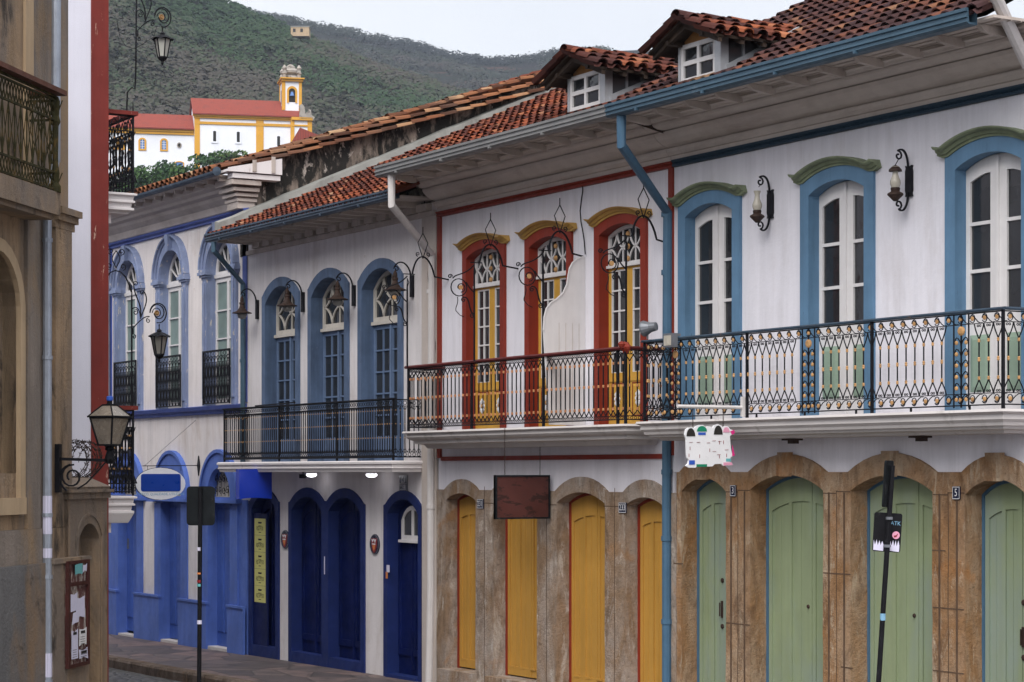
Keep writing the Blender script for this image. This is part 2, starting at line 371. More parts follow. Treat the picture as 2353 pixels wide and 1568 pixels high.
# ------------------------------------------------------------------ shape helpers
def arc(x0, x1, zs, zt, N=12):
    """points from (x0,zs) over the crown zt to (x1,zs)"""
    w = abs(x1-x0)/2; h = zt-zs; cx = (x0+x1)/2
    if h <= 1e-4: return [(x0+(x1-x0)*i/N, zs) for i in range(N+1)]
    R = (w*w+h*h)/(2*h); cz = zt-R; a = math.asin(min(1, w/R))
    if h > w*.999: a = pi/2
    sg = 1 if x1 > x0 else -1
    return [(cx+sg*R*sin(-a+2*a*i/N), cz+R*cos(-a+2*a*i/N)) for i in range(N+1)]
def archz(x, cx, w, zs, zt):
    h = zt-zs; R = (w*w+h*h)/(2*h); cz = zt-R
    return cz+sqrt(max(0, R*R-(x-cx)**2))
def arch_out(cx, w, z0, zs, zt, N=12): return [(cx-w, z0)]+arc(cx-w, cx+w, zs, zt, N)+[(cx+w, z0)]
def spiral(c, r, turns, a0, dr=1, n=14, rmin=.25):
    return [(c[0]+r*(1-(1-rmin)*i/n)*cos(a0+dr*turns*2*pi*i/n), c[1]+r*(1-(1-rmin)*i/n)*sin(a0+dr*turns*2*pi*i/n)) for i in range(n+1)]
def bez(p0, p1, p2, p3, n=10):
    o = []
    for i in range(n+1):
        t = i/n; a = (1-t)**3; b = 3*t*(1-t)**2; c = 3*t*t*(1-t); d = t**3
        o.append((a*p0[0]+b*p1[0]+c*p2[0]+d*p3[0], a*p0[1]+b*p1[1]+c*p2[1]+d*p3[1]))
    return o
def circ(c, r, n=10): return [(c[0]+r*cos(2*pi*i/n), c[1]+r*sin(2*pi*i/n)) for i in range(n)]
def onplane(p, u, w=(0, 0, 1)):
    """maps (s, t) to p + u*s + w*t"""
    p = Vector(p); u = Vector(u); w = Vector(w)
    return lambda s, t: tuple(p+u*s+w*t)
def T(mb, fn, pts, r, sides=4, closed=False): mb.tube([fn(*p) for p in pts], r*RADK[0], sides, closed)
RADK = [1.15]
def bead(mb, c, r, h, seg=6): mb.lathe((c[0], c[1], c[2]), [(r*.45, -h/2), (r, -h*.28), (r*.8, 0), (r, h*.28), (r*.45, h/2)], seg)
def disc(mb, fn, s, t, r, nrm, th=.012, seg=10):
    c = Vector(fn(s, t)); N = Vector(nrm)
    A = [Vector(fn(s+r*cos(2*pi*k/seg), t+r*sin(2*pi*k/seg))) for k in range(seg)]
    B = [c+(p-c)*.6 for p in A]
    mb.loft([[tuple(p+N*(k*th)) for p in L] for L, k in ((B, -1), (A, -.5), (A, .5), (B, 1))], True, True)

FONT = None
def text(name, s, fn, size, mats, parent, th=.004, align='CENTER', sx=1.0):
    """lettering as mesh, laid on a plane: fn(s,t,h) gives the world point"""
    cu = bpy.data.curves.new('lettering', 'FONT'); cu.body = s; cu.size = size; cu.align_x = align; cu.align_y = 'CENTER'
    cu.extrude = 0; cu.resolution_u = 2
    o = bpy.data.objects.new('tmp', cu); COL.objects.link(o)
    dg = bpy.context.evaluated_depsgraph_get()
    me = bpy.data.meshes.new_from_object(o.evaluated_get(dg))
    mb = MB(); mb.add([fn(v.co.x*sx, v.co.y, th) for v in me.vertices], [tuple(p.vertices) for p in me.polygons])
    bpy.data.objects.remove(o); bpy.data.curves.remove(cu); bpy.data.meshes.remove(me)
    return mb.build(name, mats, parent)

# roof tiles: barrel tiles in rows; O eave corner, A across unit, B up-slope unit
def tiles(mb, O, A, B, width, length, tw=.2, tl=.36, skip=None, eave_drop=True, seg=5, lowseg=False):
    O = Vector(O); A = Vector(A).normalized(); B = Vector(B).normalized(); C = A.cross(B)
    if C.z < 0: C = -C
    nc = int(width/tw); tw = width/nc; nr = max(1, int(math.ceil(length/tl)))
    for i in range(nc):
        for j in range(nr):
            a = (i+.5)*tw; b = j*tl
            if b >= length: continue
            if skip and skip(a, b+tl*.5): continue
            jit = R_.uniform(-.012, .012); mb.rn = min(1, max(.001, R_.random()))
            L = min(tl*1.18, length-b+.06)
            rings = []
            for b2, r, h in ((b+R_.uniform(-.015, .01), tw*.40, .045), (b+L, tw*.33, .015)):
                ring = []
                for k in range(seg+1):
                    q = pi*k/seg
                    ring.append(tuple(O+A*(a+jit-r*cos(q))+B*b2+C*(h+r*.82*sin(q))))
                rings.append(ring)
            mb.loft(rings, False)
            # thickness lip at the lower edge
            lip = []
            for k in range(seg+1):
                q = pi*k/seg; r = tw*.40-.014
                lip.append(tuple(O+A*(a+jit-r*cos(q))+B*(b+.004)+C*(.045+r*.82*sin(q)-.004)))
            mb.loft([rings[0], lip], False)
    # channel tiles between
    for i in range(nc+1):
        for j in range(nr):
            a = i*tw; b = j*tl
            if b >= length: continue
            if skip and skip(a, b+tl*.5): continue
            mb.rn = max(.001, R_.random()*.6)
            L = min(tl*1.1, length-b+.04); rings = []
            for b2, h in ((b-.03, .05), (b+L, .03)):
                rings.append([tuple(O+A*(a-tw*.36*cos(pi*k/3))+B*b2+C*(h-tw*.3*sin(pi*k/3))) for k in range(4)])
            mb.loft(rings, False)
    mb.rn = 0
# ------------------------------------------------------------------ railings (fn(s,t): s along, t up)
def rail_scroll(mb, gb, fn, L, nrm, H=.93, panels=(), posts=(), sp=.132, cell=.165):
    for t, r in ((.02, .008), (.13, .005), (.80, .005), (.90, .007)): T(mb, fn, [(0, t), (L, t)], r)
    def blocked(s, w): return any(abs(s-p) < .125+w for p in panels)
    for t0, t1, up in ((.02, .13, 1), (.80, .90, -1)):
        k = int(L/cell); c = L/k
        for i in range(k):
            s = (i+.5)*c; tm = (t0+t1)/2
            T(mb, fn, [(s+.034*cos(q), tm+.04*sin(q)) for q in [radians(a) for a in range(-150, 181, 33)]], .0045)
            T(mb, fn, bez((s-.03, tm-up*.02), (s+.02, tm-up*.07), (s+.06, tm+up*.07), (s+c-.03, tm+up*.045), 6), .0045)
            disc(gb, fn, s, tm, .023, nrm, .008, 8)
    n = max(1, int(round(L/sp))); d = L/n
    for i in range(n):
        s = (i+.5)*d
        if blocked(s, .03): continue
        T(mb, fn, [(s, .27), (s, .64)], .0065)
        for t in (.275, .455, .635):
            c = fn(s, t); bead(gb, c, .0145, .036 if abs(t-.455) > .1 else .044)
        for sg in (-1, 1):
            T(mb, fn, bez((s, .64), (s+sg*.008, .68), (s+sg*.05, .72), (s+sg*d*.5, .80), 5), .0055)
            T(mb, fn, bez((s, .27), (s+sg*.008, .23), (s+sg*.05, .20), (s+sg*d*.5, .13), 5), .0055)
            for t in (.778, .152): T(mb, fn, circ((s+sg*.016, t), .011, 6), .0045, 3, True)
    for p in panels:
        for e in (-.105, .105): T(mb, fn, [(p+e, .0), (p+e, .90)], .007)
        T(mb, fn, [(p, .0), (p, .9)], .008)
        disc(gb, fn, p, .74, .045, nrm, .016, 12)
        for k in range(6):
            t = .09+k*.11
            for sg in (-1, 1):
                T(mb, fn, bez((p, t-.04), (p+sg*.03, t+.05), (p+sg*.09, t+.06), (p+sg*.085, t), 5), .005)
                disc(gb, fn, p+sg*.068, t-.012, .021, nrm, .01, 8)
    for p in posts: T(mb, fn, [(p, -.03), (p, .93)], .016)
def rail_lancet(mb, gb, fn, L, H=.88, sp=.11, posts=()):
    for t, r in ((.03, .008), (.075, .005), (.815, .005), (.86, .008)): T(mb, fn, [(0, t), (L, t)], r)
    n = max(1, int(round(L/sp))); d = L/n
    for i in range(n):
        s = (i+.5)*d
        T(mb, fn, [(s, .17), (s, .72)], .0075)
        for t in (.16, .44, .71): bead(gb, fn(s, t), .016, .036)
        for sg in (-1, 1):
            T(mb, fn, bez((s, .72), (s+sg*.005, .76), (s+sg*d*.45, .78), (s+sg*d*.5, .815), 4), .006)
            T(mb, fn, bez((s, .16), (s+sg*.005, .12), (s+sg*d*.45, .1), (s+sg*d*.5, .075), 4), .006)
            for t in (.838, .052): T(mb, fn, circ((s+sg*d*.25, t), .018, 6), .004, 3, True)
    for p in posts: T(mb, fn, [(p, -.06), (p, .87)], .018)
def rail_fine(mb, gb, fn, L, H=.87, sp=.078, posts=()):
    for t, r in ((.02, .012), (.09, .006), (.76, .006), (.85, .011)): T(mb, fn, [(0, t), (L, t)], r)
    n = max(1, int(round(L/sp))); d = L/n
    for i in range(n):
        s = (i+.5)*d
        T(mb, fn, [(s, .09), (s, .76)], .0075)
        for t in (.3, .5, .7): bead(gb, fn(s, t), .011, .02, 4)
        T(mb, fn, circ((s, .805), .028, 7), .005, 3, True)
        T(mb, fn, circ((s, .055), .026, 7), .005, 3, True)
        T(mb, fn, [(s-d*.5, .76), (s, .69), (s+d*.5, .76)], .005, 3)
        T(mb, fn, [(s-d*.5, .09), (s, .15), (s+d*.5, .09)], .005, 3)
    for p in posts: T(mb, fn, [(p, -.03), (p, .86)], .016)
def rail_lattice(mb, gb, fn, L, H=.93, sp=.14):
    for t, r in ((.02, .012), (.74, .006), (.84, .006), (H, .012)): T(mb, fn, [(0, t), (L, t)], r)
    n = max(2, int(round(L/sp))); d = L/n
    for i in range(n):
        s = (i+.5)*d
        T(mb, fn, circ((s, .885), .04, 8), .006, 3, True)
        for sg in (-1, 1):
            T(mb, fn, [(s+sg*d*.5, .06), (s, .40), (s+sg*d*.5, .74)], .0065, 4)
            T(mb, fn, [(s, .06), (s+sg*d*.5, .40), (s, .74)], .0065, 4)
            T(mb, fn, bez((s, .74), (s+sg*.02, .8), (s+sg*d*.4, .8), (s+sg*d*.5, .84), 4), .006, 3)
        T(mb, fn, [(s, .02), (s, .84)], .006)
        bead(mb, fn(s, .40), .014, .04); bead(mb, fn(s, .22), .012, .03); bead(mb, fn(s, .58), .012, .03)
        T(mb, fn, circ((s, .05), .03, 6), .005, 3, True)
    for p in (0, L): T(mb, fn, [(p, 0), (p, H)], .014)
def slab(par, x0, x1, n, prof, m, name='balcony'):
    mb = MB(); rings = []
    for p, z in prof: rings.append([(x0-p, 0.0, z), (x1+p, 0.0, z), (x1+p, -(n+p), z), (x0-p, -(n+p), z)])
    mb.loft(rings, True, True)
    return mb.build(name, m, par)

# ------------------------------------------------------------------ openings
def surround(par, name, cx, ho, hi, z0, zso, zto, zsi, zti, m, proud=.04, rec=.11, N=14, wallz0=None):
    mb = MB()
    A = arch_out(cx, ho, z0, zso, zto, N); B = arch_out(cx, hi, z0, zsi, zti, N)
    mb.strip(A, B, -proud, (.01, rec))
    return mb.build(name, m, par)
def leafgrid(par, name, x0, x1, z0, top, cols, rows, m, bx=(.05, .05), bar=.022, y=.11, th=.035, inset=None, pane='glass', curtain=None, head=.05, bottom=None):
    """one leaf with glazed rows; rows: heights from the bottom up; top(x) gives the head of the leaf"""
    N = 8
    outer = [(x0, z0), (x1, z0)]+[(x1+(x0-x1)*i/N, top(x1+(x0-x1)*i/N)) for i in range(N+1)]
    gx0, gx1 = x0+bx[0], x1-bx[1]; w = (gx1-gx0+bar)/cols; holes = []
    for c in range(cols):
        a = gx0+c*w; b = a+w-bar
        for r in range(len(rows)-1):
            lo, hi = rows[r]+bar*.5*(r > 0), rows[r+1]-bar*.5*(r < len(rows)-2)
            if r == len(rows)-2:
                hs = [(b+(a-b)*i/4, min(hi, top(b+(a-b)*i/4)-head)) for i in range(5)]
            else: hs = [(b, hi), (a, hi)]
            if min(p[1] for p in hs) <= lo+.02: continue
            holes.append([(a, lo), (b, lo)]+hs)
    mb = MB(); mb.plate(outer, holes, y, y+th)
    o = mb.build(name, m, par)
    g = MB(); g.plate([(x0+.01, z0+.01), (x1-.01, z0+.01)]+[(x1-.01+(x0-x1+.02)*i/6, top(x1-.01+(x0-x1+.02)*i/6)-.01) for i in range(7)], [], y+th*.7, y+th*.7, edge=False)
    g.build('pane', pane, o if False else par)
    return o
def raised(mb, x0, x1, z0, z1, y, d=.018, m=.03, top=None):
    """raised-and-fielded panel"""
    zt = top or (lambda x: z1)
    a = [(x0, z0), (x1, z0), (x1, zt(x1)), ((x0+x1)/2, zt((x0+x1)/2)), (x0, zt(x0))]
    b = [(x0+m, z0+m), (x1-m, z0+m), (x1-m, zt(x1-m)-m), ((x0+x1)/2, zt((x0+x1)/2)-m), (x0+m, zt(x0+m)-m)]
    mb.loft([[(p[0], y, p[1]) for p in a], [(p[0], y-d*.2, p[1]) for p in a], [(p[0], y-d, p[1]) for p in b]], True, True)
def plank_leaf(mb, x0, x1, z0, top, y, np_=2, groove=True):
    """door leaf with recessed boards between stiles; curved head"""
    N = 6
    outer = [(x0, z0), (x1, z0)]+[(x1+(x0-x1)*i/N, top(x1+(x0-x1)*i/N)) for i in range(N+1)]
    st = .055; w = (x1-x0-st)/np_; holes = []
    for k in range(np_):
        a = x0+st+k*w; b = a+w-st
        hs = [(b+(a-b)*i/4, top(b+(a-b)*i/4)-.26) for i in range(5)]
        holes.append([(a, z0+.12), (b, z0+.12)]+hs)
    mb.plate(outer, holes, y, y+.02)
    mb.plate(outer, [], y+.02, y+.04)
    for h in holes:
        a, b = h[0][0], h[1][0]
        if b-a > .16: mb.box((a+b)/2-.004, (a+b)/2+.004, y+.014, y+.02, h[0][1]+.02, min(p[1] for p in h[2:])-.0)
def hood(par, cx, ho, zs, zt, m, tip=.1, th=.085):
    path = [(cx-ho-tip, zs+.035), (cx-ho-.02, zs+.005), (cx-ho+.06, zs+.01)]
    a = arc(cx-ho+.06, cx+ho-.06, zs+.01, zt, 14)
    path += a[1:-1]+[(cx+ho-.06, zs+.01), (cx+ho+.02, zs+.005), (cx+ho+tip, zs+.035)]
    prof = [(-.005, .0), (-.005, .055), (.018, .06), (.022, .08), (.05, .1), (.055, .13), (.07, .15), (th, .155), (th, 0)]
    mb = MB(); mb.sweep(path, prof); return mb.build('hood', m, par)
def downpipe(par, pts, r, m, bands=(), name='downpipe'):
    mb = MB(); mb.tube(pts, r, 10)
    for z, p in bands: mb.lathe(p, [(r*1.0, -.03), (r*1.18, -.03), (r*1.18, .03), (r*1.0, .03)], 10)
    o = mb.build(name, m, par, smooth=False); return o
CORN = [(0, 6.73), (.05, 6.74), (.055, 6.79), (.085, 6.795), (.115, 6.83), (.12, 6.865), (.085, 6.875), (.085, 6.885), (.17, 6.91), (.24, 6.955), (.285, 7.0), (.30, 7.04), (.27, 7.045), (.27, 7.052), (.38, 7.06), (.44, 7.085), (.46, 7.11), (.44, 7.115), (.50, 7.12), (.52, 7.14), (.60, 7.14), (.60, 7.17), (0, 7.17)]
def eaves(par, x0, x1, gm, n_out=1.0, z=7.17, sp=.56):
    mb = MB(); mb.extrude_x(CORN, x0, x1); mb.build('cornice', 'cornice', par)
    mb = MB(); mb.box(x0, x1, -n_out, -.0, z+.004, z+.03)
    k = int((x1-x0)/sp); d = (x1-x0)/k
    for i in range(k):
        x = x0+(i+.5)*d
        mb.loft([[(x-.03, -q, zz) for q, zz in ((.56, z-.0), (.56, z-.085), (.62, z-.09), (.86, z-.06), (.93, z-.0))],
                 [(x+.03, -q, zz) for q, zz in ((.56, z-.0), (.56, z-.085), (.62, z-.09), (.86, z-.06), (.93, z-.0))]], True, True)
    for q in (.66, .78, .9): mb.box(x0, x1, -q-.004, -q+.004, z-.006, z+.003)
    mb.build('soffit', 'soffit', par)
def gutter(par, x0, x1, n, z, m, h=.15, w=.13):
    pr = [(n, z), (n+w*.75, z), (n+w, z+h*.14), (n+w-.012, z+h*.2), (n+w-.012, z+h*.38), (n+w+.006, z+h*.42), (n+w+.006, z+h*.54), (n+w-.01, z+h*.58),
          (n+w-.01, z+h*.76), (n+w+.01, z+h*.8), (n+w+.012, z+h), (n+w-.02, z+h), (n+w-.03, z+.02), (n+.01, z+.02), (n+.01, z+h), (n, z+h)]
    mb = MB(); mb.extrude_x(pr, x0, x1)
    k = int((x1-x0)/1.3)
    for i in range(k): mb.box(x0+(i+.5)*1.3-.015, x0+(i+.5)*1.3+.015, -(n+w+.014), -(n+w-.03), z-.012, z+.015)
    return mb.build('gutter', m, par)
def wallplate(par, x0, x1, z0, z1, holes, m, depth=7.0, name='wall', topf=None):
    mb = MB()
    mb.plate([(x0, z0), (x1, z0), (x1, z1), (x0, z1)], holes, 0.0, .10)
    mb.box(x0+.002, x1-.002, .10+.5, depth, z0, z1-.02)      # dark core behind rooms
    mb.box(x0+.002, x0+.1, .1, .6, z0, z1-.02); mb.box(x1-.1, x1-.002, .1, .6, z0, z1-.02)
    return mb.build(name, m, par)
def rosette(mb, c, r, y):
    cx, cz = c; pts = []
    for k in range(8):
        a = 2*pi*k/8
        q = (cx+cos(a)*r*.6, cz+sin(a)*r*.6)
        mb.lathe((q[0], y, q[1]), [(r*.36, 0), (r*.3, -.012), (.002, -.016)], 8, 'y', False)
    mb.lathe((cx, y, cz), [(r*.34, 0), (r*.3, -.02), (.002, -.026)], 8, 'y', False)

# ------------------------------------------------------------------ B4: white house with blue trim and green doors
def dormer(par, cx, hw, n, zb, zt, skipz, name='dormer'):
    d = MB()
    y0 = -n
    # front frame posts and side cheek walls
    for sx in (-1, 1):
        x = cx+sx*hw
        d.box(min(x, x+sx*(.11 if sx > 0 else .04)), max(x, x+sx*(.11 if sx > 0 else .04)), y0-.012, y0+.07, zb-.12, zt+.03)
    d.box(cx-hw-.05, cx+hw+.12, y0-.015, y0+.05, zb-.05, zb-.002)
    o = d.build('dormer', 'zinc', par)
    f = MB()
    # window: outer frame, mullion, transoms
    def fr(x0, x1, z0, z1, cols, rows, bx, y):
        holes = []
        w = (x1-x0-bx*(cols+1)*1.0)/cols; h = (z1-z0-bx*(rows+1))/rows
        for i in range(cols):
            for j in range(rows):
                a = x0+bx+i*(w+bx); b = z0+bx+j*(h+bx); holes.append([(a, b), (a+w, b), (a+w, b+h), (a, b+h)])
        f.plate([(x0, z0), (x1, z0), (x1, z1), (x0, z1)], holes, y, y+.04, True)
    fr(cx-hw, cx+hw, zb, zt, 2, 2, .05, y0)
    f.build('window_frame', 'wwood', o)
    # side glazing bars (run back along y)
    L = 1.05
    for sx in (-1, 1):
        s = MB()
        x = cx+sx*(hw+.10 if sx > 0 else hw+.03)
        fnm = lambda p, y, q, x=x, sx=sx: (x+sx*(.012-y), p, q)
        slope = skipz
        for k in range(4):
            yy = y0+.07+k*.22
            zb2 = zb+.02+(yy-y0)*slope
            if zb2 < zt-.04: s.box(x-.015, x+.012, yy, yy+.025, zb2, zt+.02)
        s.add([(x-.02, y0+.06, zb-.02+.06*slope), (x+.03*sx, y0+.06, zb-.02+.06*slope), (x+.03*sx, y0+L, zb-.02+L*slope), (x-.02, y0+L, zb-.02+L*slope),
               (x-.02, y0+.06, zb+.07+.06*slope), (x+.03*sx, y0+.06, zb+.07+.06*slope), (x+.03*sx, y0+L, zb+.06+L*slope), (x-.02, y0+L, zb+.06+L*slope)],
              [(0, 1, 5, 4), (1, 2, 6, 5), (4, 5, 6, 7), (0, 4, 7, 3)])
        s.build('glazing_bar', 'zinc', o)
    g = MB(); g.box(cx-hw+.01, cx+hw-.01, y0+.025, y0+.03, zb+.01, zt-.01); g.build('pane', 'glass', o); g = MB()
    for sx in (-1, 1):
        x = cx+sx*(hw+.09 if sx > 0 else hw+.012); g.add([(x, y0+.05, zb), (x, y0+.05, zt+.02), (x, y0+1.2, zt+.02), (x, y0+1.2, zt-.02)], [(0, 1, 2, 3)])
    g.build('side_pane', 'glass_side', o)
    # roof
    og = .28; oe = .30; rise = .26; half = hw+oe; yr0 = y0-og; zE = zt-.05; zR = zE+rise
    yb = y0+1.42; lenr = yb-yr0
    w = MB()
    w.loft([[(cx-half, yr0+.04, zE-.03), (cx, yr0+.04, zR-.03), (cx+half, yr0+.04, zE-.03), (cx+half, yr0+.04, zE-.0), (cx, yr0+.04, zR), (cx-half, yr0+.04, zE)],
            [(cx-half, yb, zE-.03), (cx, yb, zR-.03), (cx+half, yb, zE-.03), (cx+half, yb, zE), (cx, yb, zR), (cx-half, yb, zE)]], True, True)
    for k in range(5):   # rafters
        yy = yr0+.1+k*.3
        for sx in (-1, 1):
            w.loft([[(cx, yy, zR-.03), (cx, yy+.05, zR-.03), (cx, yy+.05, zR-.09), (cx, yy, zR-.09)],
                    [(cx+sx*half, yy, zE-.02), (cx+sx*half, yy+.05, zE-.02), (cx+sx*half, yy+.05, zE-.08), (cx+sx*half, yy, zE-.08)]], True, True)
    for sx in (-1, 1): w.box(cx+sx*hw-.03, cx+sx*hw+.03, yr0+.08, yb-.1, zE+.03, zE+.085)
    w.build('rafters', 'darkwood', o)
    gb = MB(); gb.plate([(cx-hw-.06, zt+.0), (cx+hw+.06, zt+.0), (cx+.1, zR-.07), (cx-.1, zR-.07)], [], y0+.03, y0+.05); gb.build('gable', 'ochrewood', o)
    t = MB(); sl = hypot(half, rise)+.03
    tiles(t, (cx+half+.02, yb, zE-.0), (0, -1, 0), (-half, 0, rise), lenr, sl, .175, .27)
    tiles(t, (cx-half-.02, yr0, zE-.0), (0, 1, 0), (half, 0, rise), lenr, sl, .165, .27)
    for k in range(5):
        t.rn = R_.random(); y1 = yr0-.03+k*.36
        t.loft([[(cx-.09*cos(q), y1, zR+.035+.075*sin(q)) for q in [pi*i/6 for i in range(7)]],
                [(cx-.075*cos(q), y1+.42, zR+.02+.065*sin(q)) for q in [pi*i/6 for i in range(7)]]], False)
    t.build('roof_tiles', 'tile_dorm', o)
    return o

def house_b4():
    r = root('townhouse', 'white two-storey townhouse with sky blue window frames and sage green doors in brown stone', 'house', (-18.4, 0, 0))
    x0, x1 = -21.6, -15.0
    WX = [-20.85, -18.49, -16.13]; hi = .47; ho = .62
    D = [(-20.95, .45), (-19.37, .66), (-17.59, .65), (-16.02, .44)]
    holes = [arch_out(c, hi+.02, 3.59, 6.03, 6.17, 12) for c in WX]
    dz = lambda hw: (2.83, 2.97) if hw > .5 else (2.80, 2.93)
    # wall above the stone
    edge = [(x0, 3.0)]
    for c, hw in D:
        zs, zt = dz(hw); a = arc(c-hw-.05, c+hw+.05, 3.0, 3.20 if hw > .5 else 3.17, 10)
        edge += a
    edge += [(x1, 3.0)]
    mb = MB(); mb.plate(edge+[(x1, 7.17), (x0, 7.17)], holes, 0, .1)
    mb.box(x0+.002, x1-.002, .62, 6, -.3, 7.15); mb.box(x1-.1, x1, .11, .6, -.3, 7.15)
    mb.build('wall', 'white_b4', r)
    # stone ground floor, one plate with the openings cut, joints between blocks
    st = MB()
    outer = [(x0+.1, -.3)]+[(x1, -.3)]+edge[::-1]
    outer[-1] = (x0+.1, 3.0)
    hs = [arch_out(c, hw, -.28, dz(hw)[0]-.03, dz(hw)[1], 12) for c, hw in D]
    # openings reach the ground: build piers + arches instead of holes
    top = edge[:]; 
    ol = [(x0+.1, -.3)]
    for c, hw in D:
        h = arch_out(c, hw, -.3, dz(hw)[0]-.03, dz(hw)[1], 12); ol += h
    ol += [(x1, -.3)]
    ol += edge[::-1][:-1]+[(x0+.1, 3.0)]
    st.plate(roughen(ol), [], -.035, .22)
    # raised jamb strips and keystones, with vertical joints
    for i, (c, hw) in enumerate(D):
        if hw > .0:
            kz = 3.20 if hw > .5 else 3.17
            st.loft([[(c-.10, -.035, dz(hw)[1]-.02), (c+.10, -.035, dz(hw)[1]-.02), (c+.13, -.035, kz+.02), (c-.13, -.035, kz+.02)],
                     [(c-.09, -.065, dz(hw)[1]-.02), (c+.09, -.065, dz(hw)[1]-.02), (c+.12, -.065, kz+.02), (c-.12, -.065, kz+.02)]], True, True)
    stone = st.build('stone_front', 'stone', r)
    j = MB()
    for i in range(len(D)-1):
        xm = (D[i][0]+D[i][1]+D[i+1][0]-D[i+1][1])/2
        wob = [(xm+.004*sin(k*1.7), k*.3-.2) for k in range(11)]
        for a, b in zip(wob, wob[1:]): j.add([(a[0]-.006, -.037, a[1]), (a[0]+.006, -.037, a[1]), (b[0]+.006, -.037, b[1]), (b[0]-.006, -.037, b[1])], [(0, 1, 2, 3)])
        for s in (-1, 1):
            j.box(xm+s*.13-.012, xm+s*.13+.012, -.041, -.035, -.2, 2.78)
            j.box(xm+(0 if s > 0 else -.23), xm+(.23 if s > 0 else 0), -.0385, -.036, 2.775+.01*s, 2.785+.01*s)
    for xm, zz, hw_ in ((-20.26, 1.25, .23), (-18.47, 1.9, .23), (-18.30, .9, .1), (-16.7, 1.62, .23), (-16.7, .98, .23), (-21.46, 1.9, .1), (-16.84, 2.2, .1)): j.box(xm-hw_, xm+hw_, -.0395, -.036, zz, zz+.011)
    j.build('mortar_joint', mat('stone_joint', (.09, .055, .035), .95, .3, 8), r)
    # green doors
    for c, hw in D:
        zs, zt = dz(hw); fw = .035
        top = lambda x, c=c, hw=hw, zs=zs, zt=zt: archz(x, c, hw, zs-.03, zt)
        f = MB(); f.strip(arch_out(c, hw, -.3, zs-.03, zt, 12), arch_out(c, hw-fw, -.3, zs-.03-.01, zt-fw, 12), .19, (None, .23))
        dr = MB(); tp = lambda x, c=c, hw=hw, zs=zs, zt=zt: archz(x, c, hw-fw, zs-.04, zt-fw)
        y = .205
        if hw > .5:
            plank_leaf(dr, c-hw+fw, c+.16, .02, tp, y, 2); plank_leaf(dr, c+.162, c+hw-fw, .02, tp, y+.008, 1)
        else:
            plank_leaf(dr, c-hw+fw, c+.12, .02, tp, y, 2); plank_leaf(dr, c+.122, c+hw-fw, .02, tp, y+.008, 1)
        door = dr.build('door', 'green', r); f.build('door_frame', 'pipe_blue', door)
        if hw > .5:
            k = MB(); k.lathe((c+.10, y, 1.5), [(.024, 0), (.022, -.01), (.012, -.016)], 8, 'y'); k.build('keyhole', 'iron_rust', door)
        if hw < .5:
            k = MB(); kx = c+.05 if c < -18 else c+.14
            k.box(kx-.018, kx+.018, y-.012, y, 1.28, 1.48)
            for zz in (1.72, 1.18): k.lathe((kx+.005, y, zz), [(.03, 0), (.03, -.01), (.015, -.018)], 8, 'y')
            k.box(kx-.006, kx+.006, y-.045, y-.033, 1.3, 1.46)
            k.build('lock', 'iron_rust', door)
    # upper windows
    for c in WX:
        w = surround(r, 'window', c, ho, hi, 3.595, 6.17, 6.30, 6.03, 6.15, 'blue_b4')
        hood(w, c, ho, 6.17, 6.305, 'green_hood', .1)
        top = lambda x, c=c: archz(x, c, hi, 6.03, 6.15)-.005
        for s in (-1, 1):
            a, b = (c-hi, c-.002) if s < 0 else (c+.002, c+hi)
            bx = (.06, .115) if s < 0 else (.115, .06)
            leafgrid(w, 'casement', a, b, 3.6, top, 1, [4.59, 5.01, 5.485, 5.98], 'wwood', bx, .035, .11, .035, head=.15)
            pn = MB(); gx0, gx1 = a+bx[0]+.005, b-bx[1]-.005
            raised(pn, gx0, gx1, 3.80, 4.37, .11, .02, .05); pn.build('lower_panel', 'green_pan', w)
        m_ = MB(); m_.box(c-.02, c+.02, .085, .112, 3.6, 6.13); m_.build('astragal', 'wwood', w)
    # band, cornice, gutter, roof
    mb = MB(); mb.extrude_x([(0, 6.66), (.045, 6.665), (.05, 6.69), (.035, 6.70), (.06, 6.725), (.06, 6.745), (0, 6.745)], x0+.02, x1); mb.build('frieze_band', 'navy_band', r)
    eaves(r, x0+.01, x1, 'gut_blue')
    gutter(r, -21.38, -15.22, 1.0, 7.14, 'gut_blue')
    t = MB(); p = .53; sl = 6.4
    B = Vector((0, 1, p)).normalized()
    dz0, dz1 = -19.76-.47, -19.76+.52
    tiles(t, (-21.4, -1.06, 7.232), (1, 0, 0), B, 6.3, sl, .185, .25, skip=lambda a, b: dz0 < -21.4+a < dz1 and .2 < b < 1.25)
    t.build('roof', 'tile_dark', r)
    b_ = MB(); b_.add([(-21.4, -1.0, 7.205), (-15.1, -1.0, 7.205), (-15.1, 4.6, 7.205+5.6*p), (-21.4, 4.6, 7.205+5.6*p)], [(0, 1, 2, 3)])
    b_.add([(-21.4, -1.0, 7.17), (-21.4, 4.6, 7.17+5.6*p), (-21.4, 4.6, 7.0), (-21.4, -.2, 7.0)], [(0, 1, 2, 3)])
    b_.build('roof_deck', 'darkwood', r)
    dormer(r, -19.76, .33, .95, 7.345, 7.775, p)
    # balcony
    N = .55; bx0, bx1 = -21.42, -15.36
    bal = slab(r, bx0, bx1, N, [(.07, 3.595), (.08, 3.57), (.07, 3.565), (.03, 3.545), (.04, 3.50), (.01, 3.47), (.0, 3.44), (-.03, 3.435), (-.04, 3.41), (-.12, 3.395), (-.14, 3.37)], 'slab')
    mb, gb = MB(), MB()
    px2 = lambda p: X(p, N)-bx0
    rail_scroll(mb, gb, onplane((bx0, -N, 3.62), (1, 0, 0)), bx1-bx0, (0, -1, 0), panels=[px2(1551), px2(1857), px2(2208)], posts=[0, px2(1716), px2(2003), bx1-bx0])
